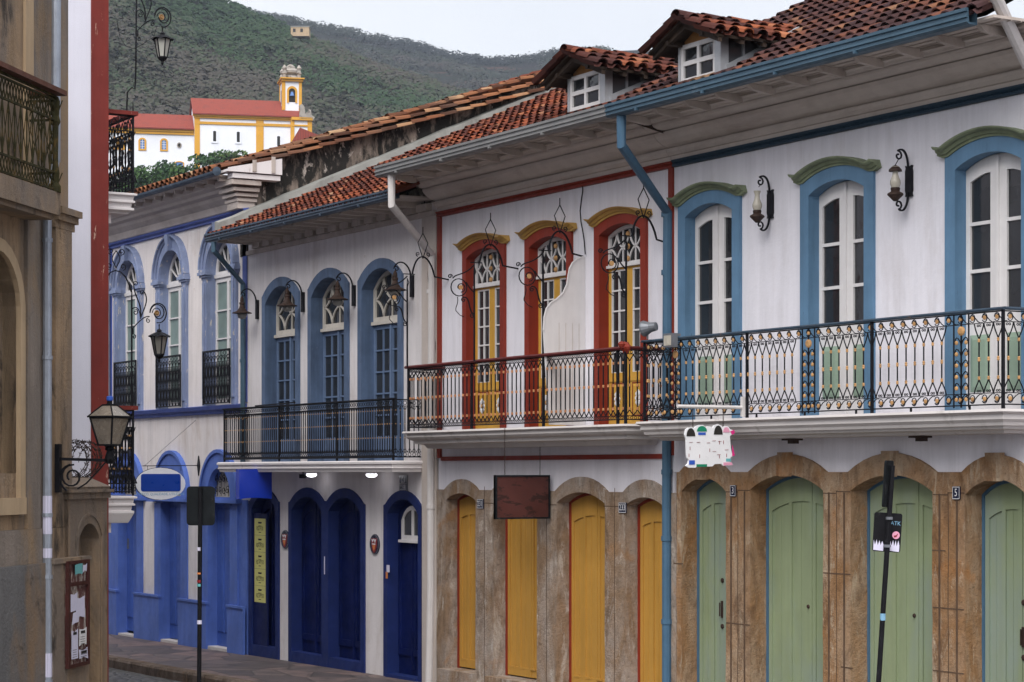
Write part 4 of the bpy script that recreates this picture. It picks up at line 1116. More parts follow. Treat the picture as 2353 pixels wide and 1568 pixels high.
    co = MB(); co.extrude_x([(0, 7.52), (.03, 7.54), (.06, 7.66), (.14, 7.74), (.17, 7.80), (.26, 7.83), (.28, 7.88), (.38, 7.92), (.38, 8.0), (0, 8.0)], x0, x1+.0)
    # capital turning the corner
    for q, z0_, z1_ in ((.06, 7.62, 7.67), (.11, 7.70, 7.75), (.17, 7.78, 7.84), (.24, 7.88, 7.96)):
        co.box(x1-.5, x1+q, -q-.16, .14, z0_, z1_); 
    co.box(x1-.45, x1+.02, -.2, .12, 7.5, 7.98)
    co.build('cornice', 'cornice', r)
    so = MB(); so.box(x0-6, x1, -.58, 0, 8.02, 8.05)
    for i in range(14): so.box(x0+.3+i*.5, x0+.36+i*.5, -.52, -.3, 7.95, 8.02)
    # white boarded eaves end over the side wall
    so.build('soffit', 'soffit', r)
    eb = MB(); eb.add([(x1+.3, -.5, 8.12), (x1+.3, .5, 8.12), (x1+.3, .5, 8.36), (x1+.3, -.5, 8.14)], [(0, 1, 2, 3)])
    eb.box(x1-.05, x1+.3, -.5, .5, 8.08, 8.12); eb.box(x1+.05, x1+.27, -.40, .48, 7.98, 8.06); eb.build('eaves_board', 'slab_white', r); [MB().box(x1+.3, x1+.315, q, q+.07, 8.10, 8.2+(q+.5)*.22).build('batten', 'soffit', r) for q in (-.05, .3)]
    gt = MB(); xg = x1-.02
    gt.loft([[(x, -.62-.075*cos(q), 8.12+.07*sin(q)-.03) for q in [pi*k/6+pi for k in range(7)]] for x in (-46, x1+.1)], False)
    gt.loft([[(x, -.62-.06*cos(q), 8.12+.055*sin(q)-.03) for q in [pi*k/6+pi for k in range(7)]] for x in (-46, x1+.1)], False)
    gt.lathe((x1+.1, -.62, 8.09), [(.075, 0), (.078, .01), (.01, .02)], 12, 'x')
    gt.build('gutter', 'gut_dark', r)
    t = MB(); p = .336; B = Vector((0, 1, p)).normalized()
    tiles(t, (-48, -.62, 8.11), (1, 0, 0), B, 13.55, 7.55, .22, .40)
    # verge tiles along the side wall (lengthwise)
    for k in range(24):
        yy = -.55+k*.30
        for dx, dz0, dzs in ((.07, .02, -.03), (-.16, .05, 0), (.13, -.07, -.045)):
            if dz0 < 0 and k < 2: continue
            zz = 8.12+(yy+.62)*(p+dzs*.6)+dz0
            t.rn = R_.random(); rr = R_.uniform(.085, .11); jx = R_.uniform(-.03, .03); jz = R_.uniform(-.012, .012)
            t.loft([[(x1+dx+jx-rr*cos(q), yy, zz+rr*.7*sin(q)+jz) for q in [pi*i/5 for i in range(6)]],
                    [(x1+dx-rr*.85*cos(q), yy+.36, zz+.36*p-.03+rr*.6*sin(q)) for q in [pi*i/5 for i in range(6)]]], False)
    t.rn = 0
    t.build('roof', 'tile_old', r)
    b_ = MB(); b_.add([(-48, -.58, 8.12), (x1+.02, -.58, 8.12), (x1+.02, 6.4, 8.12+6.98*p), (-48, 6.4, 8.12+6.98*p)], [(0, 1, 2, 3)])
    b_.add([(-48, 6.4, 8.12+6.98*p), (x1, 6.4, 8.12+6.98*p), (x1, 11, 8.4), (-48, 11, 8.4)], [(0, 1, 2, 3)])
    for k in range(34):
        pass
    b_.build('roof_deck', 'darkwood', r)
    rt = MB()
    for k in range(34):
        rt.rn = R_.random()*.6+.35; xa = -48+k*.4
        rt.loft([[(xa, 6.4-.1*cos(q), 8.2+6.98*p+.09*sin(q)) for q in [pi*i/5 for i in range(6)]], [(xa+.44, 6.4-.085*cos(q), 8.18+6.98*p+.08*sin(q)) for q in [pi*i/5 for i in range(6)]]], False)
    rt.build('ridge_tiles', 'tile_red', r)
    downpipe(r, [(x0+.12, -.07, 7.5), (x0+.12, -.07, 3.5)], .05, 'pipe_zinc', [])
# ------------------------------------------------------------------ left side of the street
G0 = Vector((-20.62, -8.556, 0)); gd_ = Vector((-.7632, .6461, 0)); gm_ = Vector((.6461, .7632, 0))
def GP(px, py, off):
    f = Vector(ray(px, py)); c = Vector(CAM)
    k = (off-(c-G0).dot(gm_))/f.dot(gm_); P = c+f*k
    return (P-G0).dot(gd_), P.z
def GS(px, off): return GP(px, 1085, off)[0]
def GZ(px, py, off): return GP(px, py, off)[1]
GROT = math.atan2(gd_.y, gd_.x)
def lantern(name, label, p, s=1.0, m='lampglass', group=None, sides=6):
    r = root(name, label, 'lantern', p, group)
    mb = MB(); x, y, z = p     # z: hanging point at the top
    mb.tube([(x, y, z), (x, y, z-.10*s)], .008*s); mb.tube([(x+.014*s*cos(a), y, z-.02*s+.02*s*sin(a)) for a in [k*pi/3 for k in range(6)]], .004, 3, True)
    mb.lathe(p, [(.012*s, -.06*s), (.035*s, -.085*s), (.03*s, -.10*s), (.075*s, -.12*s)], sides)
    # flared cap with a scalloped rim
    ring0 = []; ring1 = []; n = sides*4
    for k in range(n):
        a = 2*pi*k/n; w = 1+.10*abs(cos(sides*a/2))
        ring0.append((x+.07*s*cos(a), y+.07*s*sin(a), z-.115*s)); ring1.append((x+.135*s*w*cos(a), y+.135*s*w*sin(a), z-(.175-.02*abs(cos(sides*a/2)))*s))
    mb.loft([ring0, ring1], True)
    for k in range(sides):
        a = 2*pi*k/sides
        mb.tube([(x+.105*s*cos(a), y+.105*s*sin(a), z-.16*s), (x+.058*s*cos(a), y+.058*s*sin(a), z-.40*s)], .009*s, 4)
    mb.lathe(p, [(.058*s, -.385*s), (.066*s, -.40*s), (.05*s, -.425*s), (.016*s, -.45*s), (.02*s, -.47*s), (.004*s, -.5*s)], sides)
    mb.build('frame', 'iron', r)
    g = MB(); g.lathe(p, [(.10*s, -.165*s), (.055*s, -.395*s)], sides); g.build('glass', m, r)
    return r
def scroll_bracket(r, fn, m='iron', gold='gold'):
    """fn(s,t): s out from the pole, t up, origin level with the big ring"""
    mb = MB(); c = (.40, 0)
    T(mb, fn, [(c[0]+.125*cos(a), c[1]+.125*sin(a)) for a in [radians(q) for q in range(-100, 181, 20)]], .008)
    T(mb, fn, spiral((c[0]-.0, 0), .125, .95, pi, -1, 16, .45), .0075)
    T(mb, fn, spiral((c[0]-.02, 0), .07, 1.0, pi, -1, 12, .6), .006)
    T(mb, fn, bez((.03, .36), (.02, .2), (.17, .12), (.13, -.06), 10), .008)
    T(mb, fn, spiral((.06, .36), .035, 1.2, pi, -1, 10), .006)
    T(mb, fn, bez((.13, -.08), (.18, .05), (.27, .15), (.19, .26), 10), .0075)
    T(mb, fn, spiral((.155, .25), .035, 1.2, 0, 1, 10), .006)
    T(mb, fn, bez((.27, -.05), (.2, -.03), (.1, -.12), (.02, -.2), 8), .0075)
    T(mb, fn, spiral((.25, -.10), .035, 1.2, pi/2, 1, 10), .006)
    T(mb, fn, bez((.01, .04), (.06, .09), (.12, .05), (.13, -.06), 8), .0065)
    T(mb, fn, spiral((.055, .0), .04, 1.2, pi/2, -1, 10), .006)
    T(mb, fn, [(.02, -.2), (.02, -.28)], .008); T(mb, fn, spiral((.035, -.31), .03, 1.1, pi/2, -1, 8), .006)
    mb.build('scrollwork', m, r)
    g = MB()
    for k in range(8):
        a = 2*pi*k/8; P = fn(.38+.022*cos(a), .022*sin(a)); g.lathe(P, [(.016, -.006), (.016, .006)], 6, 'x')
    P = fn(.38, 0); g.lathe(P, [(.014, -.014), (.014, .014)], 8, 'x'); g.build('gilded_flower', gold, r)

def house_w():
    xw, yw = -25.8, -5.615
    r = root('townhouse', 'lavender white house on the left with a peeling red corner pillar and two iron balconies', 'house', (xw-3, yw-2, -.3))
    mb = MB(); mb.box(-47, xw, -20, yw, -.9, 9.2); mb.build('wall', 'lav_white', r)
    p = MB(); yp = -5.825
    p.box(xw-.25, xw+.02, yp, yw+.012, -.9, 9.3)
    p.build('corner_pillar', 'red_pillar', r)
    for wz in (3.6, 7.4):    # openings on the street side
        for k in range(4):
            x = -28-k*3.2; f = MB(); f.box(x-.6, x+.6, yw-.02, yw+.05, wz-.9, wz+1.9); f.build('window_frame', 'red_pillar', r)
            q = MB(); q.box(x-.45, x+.45, yw+.03, yw+.06, wz-.8, wz+1.75); q.build('pane', 'glass', r)
    for zs_, zb, zr in ((6.5, 6.24, 7.50), (2.70, 2.36, 3.80)):
        x1, x0 = -25.98, -32; N = .42
        b = MB(); rings = []
        prof = [(.0, zs_), (.03, zs_-.01), (.03, zs_-.03), (.0, zs_-.035), (-.01, zs_-.09), (.01, zs_-.10), (.01, zs_-.12), (-.02, zs_-.125), (-.03, zs_-.18), (.0, zs_-.19), (.0, zs_-.215), (-.05, zb+.015), (-.06, zb)]
        for q, z in prof: rings.append([(x0, yw, z), (x1+q, yw, z), (x1+q, yw+N+q, z), (x0, yw+N+q, z)])
        b.loft(rings, True, True)
        b.box(x1-.35, x1-.12, yw, yw+.16, zb-.12, zb)
        bal = b.build('balcony', 'slab_white', r)
        i = MB(); g = MB(); H = zr-zs_-.06
        for fn, L in ((onplane((x1-.04, yw+.02, zs_+.03), (0, 1, 0)), N-.02), (onplane((x1-.04, yw+N, zs_+.03), (-1, 0, 0)), 5.9)):
            n = max(3, int(round(L/.11))); d = L/n
            for t in (.02, H*.12, H*.80, H): T(i, fn, [(0, t), (L, t)], .009)
            for k in range(n):
                s = (k+.5)*d
                T(i, fn, [(s, 0), (s, H*.8)], .0065)
                for sg in (-1, 1):
                    T(i, fn, [(s-sg*d, H*.12), (s+sg*d*.2, H*.42), (s-sg*d*.0, H*.8)], .0065); T(i, fn, [(s+sg*d*.9, H*.12), (s-sg*d*.3, H*.5), (s+sg*d*.8, H*.8)], .006)
                    T(i, fn, bez((s+sg*d*.5, H*.8), (s+sg*d*.45, H*.92), (s+sg*.01, H*.95), (s, H*.97), 5), .006)
                T(i, fn, circ((s, H*.06), .025, 6), .005, 3, True)
                for t in (.3, .55, .7): bead(g, fn(s, H*t), .012, .025)
        for P in ((x1-.04, yw+N), (x1-.04, yw+.03)): i.tube([(P[0], P[1], zs_), (P[0], P[1], zr+(.0))], .016)
        i.tube([(x1-.04, yw+N, zr), (x1-.04, yw+N, zr+.17)], [.012, .002])
        merged(i, g).build('railing', ['iron', 'gold'], bal)
        h = MB(); h.box(x1-.09, x1+.01, yw, yw+N+.05, zr-.02, zr+.03); h.box(x0, x1-.092, yw+N-.05, yw+N+.05, zr-.02, zr+.03); h.build('handrail', 'red_pillar', bal)

def brackets_w():
    x = -26.1
    def yp(px): f = ray(px); return CAM[1]+f[1]*x/f[0]
    def zp(px, py): f = ray(px, py); return 3+f[2]*x/f[0]
    # upper
    r = root('lantern_bracket', 'tall black scrolled iron bracket holding the upper lantern in front of the hill', 'bracket', (x, yp(312), 7.5), 'scrolled lantern brackets of the red pillared house')
    mb = MB(); y0 = yp(311)
    mb.tube([(x, y0+.02, 9.9), (x, y0, 8.0), (x, y0-.01, zp(306, 205)), (x, y0-.05, zp(300, 201)), (x, yp(292), zp(292, 212)), (x, yp(290), 7.5)], .011)
    mb.build('pole', 'iron', r)
    fn = onplane((x, y0+.01, zp(373, 40)), (0, .88, 0), (0, 0, 1)); scroll_bracket(r, fn)
    w = MB(); w.tube([(xw_, yy, zz) for xw_, yy, zz in [(x+.3, yp(249)-.0, zp(249, 58)), (x+.2, yp(262), zp(262, 92)), (x+.1, yp(282), zp(282, 110)), (x, yp(308), zp(308, 113)), (x, yp(330), zp(330, 100)), (x, yp(352), zp(352, 85)), (x, yp(360), zp(360, 60))]], .004, 3)
    w.build('cable', 'iron', r)
    lantern('hanging_lantern', 'upper hanging black lantern with pale glass seen against the green hill', (x, yp(372.5), zp(372, 62)), .98, group='hanging lanterns of the red pillared house')
    r = root('lantern_bracket', 'lower black scrolled iron bracket in front of the arched blue window', 'bracket', (x, yp(302), 3.8), 'scrolled lantern brackets of the red pillared house')
    y0 = yp(302); mb = MB(); mb.tube([(x, y0, zp(302, 660)), (x, y0, zp(302, 690)), (x, y0, 3.82)], [.004, .012, .012])
    pts = [(yp(p), zp(p, q)) for p, q in ((240, 660), (244, 640), (252, 627), (264, 622), (276, 625), (288, 637), (296, 655), (301, 672))]
    mb.tube([(x, a, b) for a, b in pts], .010)
    cx_, cz_ = yp(266), zp(266, 622)
    fn2 = onplane((x, cx_, cz_), (0, 1, 0))
    for sg in (-1, 1):
        T(mb, fn2, spiral((sg*.09, .05), .045, 1.2, -pi/2, sg, 10), .006); T(mb, fn2, bez((0, .03), (sg*.03, .12), (sg*.1, .12), (0, .25), 6), .006)
        T(mb, fn2, spiral((sg*.07, .24), .045, 1.2, -pi/2, sg, 10), .006)
    mb.build('pole', 'iron', r)
    fn = onplane((x, y0, zp(367, 720)), (0, .88, 0), (0, 0, 1)); scroll_bracket(r, fn)
    lantern('hanging_lantern', 'lower hanging black lantern with grey glass in front of the blue arched windows', (x, yp(365), zp(365, 745)), .98, 'smoke', group='hanging lanterns of the red pillared house')

def house_g():
    r = root('townhouse', 'old beige stucco house at the far left with a mossy iron balcony', 'house', tuple(G0), None, GROT)
    global OFF
    OFF = Vector((0, 0, 0))
    w = -.35   # main wall plane offset; local y = -off
    se = GS(154, w); sp = GS(60, w)
    # main wall: plate with arched recess, thick body behind
    z_led = GZ(130, 500, w); zb1 = GZ(60, 1216, w); zbase = GZ(60, 1296, w)
    mb = MB(); ra = GS(38, w)-.02
    z_s, z_t, z_b = GZ(38, 705, w), GZ(0, 600, w), GZ(20, 1088, w)
    rx0 = ra-1.15
    hole = arch_out((rx0+ra)/2, (ra-rx0)/2, z_b, z_s, z_t+.1, 12)
    s0 = GS(0, w)-3
    mb.plate([(s0, zb1), (se, zb1), (se, z_led), (s0, z_led)], [hole], -w, -w+.2)
    mb.box(s0, se, -w+.2, 3.5, zb1, z_led)
    mb.build('wall', 'beige', r)
    # arch trim
    tr = MB(); A = arch_out((rx0+ra)/2, (ra-rx0)/2+.13, z_b-.25, z_s, z_t+.23, 12); B = arch_out((rx0+ra)/2, (ra-rx0)/2, z_b-.25, z_s, z_t+.1, 12)
    tr.strip(A, B, -w-.05, (-w, -w+.15)); tr.box(rx0-.13, ra+.13, -w-.06, -w+.02, z_b-.42, z_b-.25); tr.build('arch_trim', 'trim_beige', r)
    # pilaster strips: grey-brown pier and ochre pier
    p = MB(); p.box(GS(46, w-.04), GS(99, w-.04), -w-.04, -w, zb1, z_led); p.build('pilaster', 'beige_grey', r)
    p = MB(); p.box(GS(118, w), se+.02, -w-.045, -w, zb1, z_led); p.build('pilaster', 'beige', r)
    # upper storey (set back a little)
    u = MB(); uw = w-.05; ue = GS(156, uw)
    u.box(s0, ue, -uw, 3.5, z_led, 8.6)
    u.build('upper_wall', 'beige_grey', r)
    u = MB(); u.box(s0, GS(40, uw), -uw-.06, -uw, z_led, 8.6); u.build('upper_pilaster', 'beige', r)
    u = MB(); u.box(GS(40, uw), GS(58, uw), -uw-.09, -uw, z_led, 8.6); u.build('upper_trim', 'trim_beige', r)
    # ledge / capital
    c = MB()
    for q, a, b in ((.05, -.12, -.04), (.09, -.04, .03), (.13, .03, .10)): c.box(GS(116, w), GS(160, w)+q*.3, -w-q, -w+.3, z_led+a, z_led+b)
    c.build('capital', 'beige', r)
    # base courses
    b = MB(); b.box(s0, GS(104, w-.02), -w-.06, 3.5, zbase, zb1-.002); b.build('base_course', 'beige_grey', r)
    b = MB(); b.box(s0, GS(104, w-.02)+.02, -w-.10, 3.5, -1.2, zbase-.002); b.build('plinth', 'beige_base', r)
    b = MB(); b.box(GS(104, w-.02)+.022, se+.02, -w-.05, 3.5, -1.2, zb1-.004); b.build('pier_base', 'beige', r)
    # balcony
    bf = 0.0; bx1 = GS(138, bf); zt_ = GZ(60, 418, bf); zbm = GZ(60, 472, bf)
    b = MB(); b.box(s0, bx1, -bf-.0, -w+.02, zbm, zt_); b.box(s0, bx1-.06, -bf+.05, -w, zbm-.05, zbm); bal = b.build('balcony', 'beige', r)
    i = MB(); zr = GZ(60, 185, bf); fnb = onplane((bx1-.06, -bf+.03, zt_), (-1, 0, 0)); H = zr-zt_-.02; L = 2.2
    fnr = onplane((bx1-.06, -bf+.03, zt_), (0, 1, 0))
    for fn, LL in ((fnb, L), (fnr, .3)):
        for t in (.03, .2, H-.24, H-.04, H): T(i, fn, [(0, t), (LL, t)], .014)
        n = int(LL/.075); d = LL/n
        for k in range(n+1):
            s = k*d
            for sg in (-1, 1):
                for t0, t1 in ((.03, .2), (H-.24, H-.04)):
                    T(i, fn, [(s, t0), (s+sg*d, t1)], .0055)
            if k % 2 == 0:
                i.lathe(fn(s, .2), [(.010, 0), (.012, .05), (.007, .08), (.015, .14), (.007, .2), (.008, H*.42), (.014, H*.45), (.007, H*.5), (.011, H*.62-.0), (.007, H-.44)], 5)
            else:
                T(i, fn, [(s-d, .2), (s, (H-.04)/2), (s-d, H-.24)], .0045); T(i, fn, [(s+d, .2), (s, (H-.04)/2), (s+d, H-.24)], .0045)
    c = fnb(0, 0)
    i.lathe(c, [(.06, 0), (.06, .06), (.035, .1), (.045, .2), (.03, .3), (.035, H-.3), (.055, H-.26), (.04, H-.2), (.05, H-.05), (.03, H)], 8)
    for k in range(9): disc(i, fnb, .10, .1+k*.1, .022, tuple((0, -1, 0)), .012, 6)
    i.build('railing', 'iron_moss', bal)
    h = MB(); h.box(s0, bx1+.03, -bf-.06, -bf+.09, zr, zr+.05); h.box(bx1-.1, bx1+.03, -bf+.09, -w, zr, zr+.05); h.build('handrail', mat('rail_brown', (.10, .035, .02), .7, .3, 4), bal)
    # zinc downpipe
    pl = [(GS(121, w+.06), -w-.1, 8.6), (GS(119, w+.06), -w-.1, z_led+.55)]
    pd = MB(); pd.tube(pl, .05, 10)
    xq = GS(108, w+.1); pd.tube([(xq, -w-.1, z_led+.0), (xq, -w-.1, -1)], .048, 10)
    for zz in (z_led-.3, 4.2, 2.55, 1.9, .8): pd.lathe((xq, -w-.1, zz), [(.048, -.02), (.056, -.02), (.056, .02), (.048, .02)], 10)
    pd.tube([(pl[1][0], -w-.1, z_led+.6), (xq, -w-.1, z_led-.05)], .048, 10)
    pd.build('downpipe', 'pipe_zinc', r)
    st = MB()
    for z0_, z1_, in ((2.35, 2.75), (.85, 1.1), (2.1, 2.2)):
        st.lathe((xq, -w-.1, z0_), [(.0495, 0), (.0495, z1_-z0_)], 10, caps=False)
    st.build('sticker', 'paper', r)
    # stucco buttress wall with niche
    o = -.28; b0, b1 = GS(152, o), GS(246, o); zc1 = GZ(200, 1098, o); zc0 = GZ(200, 1146, o)
    n0, n1 = GS(181, o), GS(228, o); nt = GZ(205, 1203, o); ns = GZ(205, 1240, o)
    bt = MB(); bt.plate([(b0, -1.2), (b1, -1.2), (b1, zc0), (b0, zc0)], [arch_out((n0+n1)/2, (n1-n0)/2, -1.1, ns, nt, 12)], -o, -o+.22)
    bt.box(b0, b1, -o+.22, -o+.9, -1.2, zc0); bt.box(b0, b0+.05, -o, -o+.22, -1.2, zc0)
    for q, a, c_ in ((.03, 0, .07), (.06, .07, .10), (.02, .10, .13)): bt.box(b0-q, b1+q, -o-q, -o+.9+q, zc0+a, zc0+c_)
    bt.loft([[(b0-.03, -o-.03, zc0+.13), (b1+.03, -o-.03, zc0+.13), (b1+.03, -o+.93, zc0+.13), (b0-.03, -o+.93, zc0+.13)],
             [(b0+.1, -o+.15, zc1), (b1-.15, -o+.15, zc1), (b1-.15, -o+.7, zc1), (b0+.1, -o+.7, zc1)]], True, True)
    bt.strip(arch_out((n0+n1)/2, (n1-n0)/2+.09, -1.1, ns+.05, nt+.13, 12), arch_out((n0+n1)/2, (n1-n0)/2+.05, -1.1, ns+.03, nt+.09, 12), -o-.012, (-o, -o))
    bt.build('buttress', 'beige', r)
    o2 = -.19; k0, k1 = GS(122, o2), GS(204, o2); zk = GZ(160, 1282, o2)
    k = MB(); k.box(k0, k1, -o2, -o+.1, -1.2, zk-.05); k.box(k0-.02, k1+.02, -o2-.02, -o+.1, zk-.05, zk); k.build('low_pier', 'beige', r)
    OFF = Vector((0, 0, 0))
    # razor wire coil
    rw = root('razor_wire', 'coil of rusty razor wire on top of the stucco buttress', 'razor wire', tuple(G0), None, GROT); OFF = Vector((0, 0, 0))
    m_ = MB(); zc = zc1
    for k in range(9):
        cs = GS(222, -.28)+k*.035; rr = .2+.022*sin(k*2.2); yc = .55+.03*sin(k*3.1)-.012*k; pts = []
        pts = [(cs+.05*sin(2*pi*a/16+k), yc+rr*cos(2*pi*a/16)+.1*(a/16.), zc+rr*.95+rr*sin(2*pi*a/16)) for a in range(17)]
        m_.tube(pts, .005, 3)
        for a in range(16):
            P = Vector(pts[a]); Q = Vector(pts[a+1]); mid = (P+Q)/2
            m_.tube([tuple(mid-Vector((.0, .0, .02))), tuple(mid+Vector((.012, .02, .02)))], .005, 3); m_.tube([tuple(mid-Vector((.02, .01, 0))), tuple(mid+Vector((.02, -.01, .01)))], .005, 3)
    m_.build('wire', 'iron_rust', rw)
    # notice board
    nb = root('notice_board', 'narrow dark red notice board with torn white papers on the stucco pier', 'notice board', tuple(G0), None, GROT); OFF = Vector((0, 0, 0))
    on = o2+.02; a0, a1 = GS(151, on), GS(200, on); y1b = GZ(175, 1288, on); y0b = GZ(175, 1532, on)
    q = MB(); fr = .035; q.plate([(a0, y0b), (a1, y0b), (a1, y1b), (a0, y1b)], [[(a0+fr*1.6, y0b+fr), (a1-fr*1.6, y0b+fr), (a1-fr*1.6, y1b-.27), (a0+fr*1.6, y1b-.27)], [(a0+fr*1.6, y1b-.23), (a1-fr*1.6, y1b-.23), (a1-fr*1.6, y1b-fr), (a0+fr*1.6, y1b-fr)]], -on-.03, -on+.01)
    q.build('frame', mat('board_frame', (.05, .012, .010), .6, .3, 5, patch=(.25, .18, .15), pscale=14, pth=(.66, .7)), nb)
    q = MB(); q.box(a0+.02, a1-.02, -on-.0, -on+.02, y0b+.01, y1b-.01); q.build('backboard', mat('torn_board', (.12, .05, .045), .9, .3, 6, patch=(.5, .45, .4), pscale=9, pth=(.5, .56), pstretch=(2, 2, .6)), nb)
    W_ = a1-a0; rr = random.Random(3)
    for i_, (s0_, s1_, z0_, z1_, sk, mm) in enumerate(((.14, .45, .52, .70, .03, 'paper'), (.4, .82, .46, .66, -.02, 'paper'), (.2, .5, .40, .52, .05, 'paper'), (.16, .46, .08, .36, .0, 'paper'), (.5, .84, .19, .36, .01, 'white'), (.5, .9, .07, .17, -.03, 'paper'), (.28, .62, .87, .97, .0, 'steal'), (.62, .8, .88, .965, .02, 'paper'))):
        Hh = y1b-y0b; q = MB(); yy = -on-.012-.004*i_
        A = [(a0+W_*s0_, y0b+Hh*z0_), (a0+W_*s1_, y0b+Hh*(z0_+sk*.4)), (a0+W_*(s1_+sk), y0b+Hh*z1_), (a0+W_*(s0_+sk), y0b+Hh*(z1_-.01))]
        q.plate([A[0], ((A[0][0]+A[1][0])/2, A[0][1]+.03*rr.random()), A[1], A[2], ((A[2][0]+A[3][0])/2, A[2][1]-.04*rr.random()), A[3]], [], yy, yy+.002)
        if i_ in (4, 5, 3):
            pp = q.build('paper', mm, nb); t_ = MB()
            t_.box(A[0][0]+W_*.07, A[1][0]-W_*.07, yy-.002, yy-.001, A[3][1]-.05, A[3][1]-.02)
            for kk in range(4): t_.box(A[0][0]+W_*.05, A[1][0]-W_*(.05+.03*rr.random()), yy-.002, yy-.001, A[0][1]+.02+kk*.025, A[0][1]+.024+kk*.025)
            t_.build('printed_lines', 'ink', pp)
        else: q.build('paper', mm, nb)
    # foreground street lantern on its bracket
    lo = -.35; s_ = GS(128, lo+.05); z1_ = GZ(128, 1021, lo); z0_ = GZ(128, 1132, lo)
    base = G0+gd_*s_+gm_*(lo+.05); za = GZ(128, 1055, lo)
    r = root('wall_bracket', 'black iron wall bracket carrying the square street lantern', 'bracket', (base.x, base.y, z0_))
    b = MB()
    P = lambda u, t: tuple(base+gm_*u+Vector((0, 0, t)))
    b.loft([[tuple(base+gd_*a+gm_*c_+Vector((0, 0, z))) for a, c_ in ((-.04, -.0), (.04, -.0), (.04, .05), (-.04, .05))] for z in (z0_, z1_)], True, True)
    b.tube([P(.03, za+.0), P(.66, za-.02)], .022, 4)
    b.tube([P(.3-.06, za-.32), P(.34, za-.26), P(.48, za-.12), P(.56, za-.03)], .010, 4)
    fn = lambda s, t: P(s, t)
    T(b, fn, spiral((.18, za-.19), .13, 1.4, pi*.45, 1, 18, .35), .011); T(b, fn, bez((.16, za-.06), (.02, za-.1), (.0, za-.25), (.12, za-.34), 8), .011)
    b.build('bracket_arm', 'iron', r)
    # lantern
    c = Vector(P(.60, 0)); zl = 3+(1085-1020)*(22.0/5000)
    r = root('street_lantern', 'large square black street lantern with cloudy glass on the wall bracket', 'lantern', (c.x, c.y, zl-.2))
    ang = math.atan2(gm_.y, gm_.x)+radians(28)
    def ringq(h, z): return [(c.x+h*sqrt(2)*cos(ang+k*pi/2), c.y+h*sqrt(2)*sin(ang+k*pi/2), z) for k in range(4)]
    f = MB(); b0_, t0_, tb, tt = zl, zl+.29, .085, .147
    lo_, hi_ = ringq(tb, b0_), ringq(tt, t0_); rf = ringq(tt*1.12, t0_+.01); tp = ringq(.055, t0_+.135)
    for k in range(4):
        f.tube([lo_[k], hi_[k]], .011, 4); f.tube([rf[k], tp[k]], .009, 4)
        j = (k+1) % 4
        for L in (lo_, hi_, rf): f.tube([L[k], L[j]], .012, 4)
        f.tube([tp[k], tp[j]], .01, 4)
    f.lathe((c.x, c.y, 0), [(.06, t0_+.135), (.03, t0_+.15), (.03, t0_+.18)], 8)
    f.lathe((c.x, c.y, 0), [(.075, zl), (.045, zl-.02), (.05, zl-.05), (.03, zl-.06), (.045, zl-.11), (.055, zl-.15), (.03, zl-.2)], 10)
    f.build('frame', 'black', r)
    g = MB(); g.loft([ringq(tb-.004, b0_+.01), ringq(tt-.004, t0_)], True); g.loft([ringq(tt*1.1, t0_+.012), ringq(.054, t0_+.13)], True); g.build('glass', mat('cloudy_glass', (.20, .17, .14), .25, .3, 5, spec=.6, grime=(.08, .06, .05), gth=(.5, .8), bump=0), r)
    k = MB(); k.lathe((c.x, c.y, 0), [(.03, t0_+.18), (.035, t0_+.19), (.035, t0_+.225), (.02, t0_+.23)], 10); k.build('light_sensor', 'scobalt', r)

# ------------------------------------------------------------------ small things on the facades
def sconces():
    for i, (px, lab) in enumerate(((1772, 'black scrolled oil lamp sconce with milk glass chimney between first and second blue windows'), (2091, 'black scrolled oil lamp sconce with milk glass chimney between second and third blue windows'))):
        x = X(px); zt, zb = (Z(px, 406), Z(px, 533)) if i == 0 else (Z(px, 345), Z(px, 488))
        H = zt-zb; zc = (zt+zb)/2
        r = root('wall_sconce', lab, 'wall lamp', (x, -.01, zc), 'oil lamp sconces')
        m = MB()
        m.plate([(x-.05, zc-.16), (x+.05, zc-.16), (x+.04, zc-.13), (x+.05, zc-.1), (x+.05, zc+.1), (x+.04, zc+.13), (x+.05, zc+.16), (x+.02, zc+.15), (x-.02, zc+.15), (x-.05, zc+.16), (x-.04, zc+.13), (x-.05, zc+.1), (x-.05, zc-.1), (x-.04, zc-.13)], [], -.03, -.0)
        fn = onplane((x, -.03, zc), (0, -1, 0))
        T(m, fn, bez((.0, .12), (.0, .28), (.06, H/2+.03), (.14, H/2-.02), 8), .011); T(m, fn, spiral((.13, H/2-.07), .05, 1.1, pi/2, 1, 10), .009)
        T(m, fn, bez((.0, -.12), (.0, -.26), (.06, -H/2-.02), (.12, -H/2+.02), 8), .011); T(m, fn, spiral((.13, -H/2+.07), .05, 1.1, -pi/2, -1, 10), .009)
        T(m, fn, [(.13, -H/2+.1), (.17, -.19)], .008); T(m, fn, [(.13, H/2-.11), (.15 if i == 0 else .17, H/2-(.13 if i == 0 else .17))], .004)
        m.build('bracket', 'iron', r)
        c = fn(.17, 0)
        m = MB(); m.lathe(c, [(.02, -.22), (.04, -.20), (.085, -.155), (.08, -.14), (.045, -.12), (.05, -.09), (.045, -.08)], 12); m.build('oil_font', 'iron_rust', r)
        if i: m = MB(); m.lathe(c, [(.07, H/2-.235), (.065, H/2-.215), (.03, H/2-.18), (.006, H/2-.17)], 12); m.build('smoke_cap', 'iron_rust', r)
        m = MB(); m.lathe(c, [(.042, -.08), (.055, -.04), (.053, -.01), (.03, .05), (.027, .09), (.042, .135)], 14, caps=False); m.build('glass_chimney', 'milk', r, smooth=True)
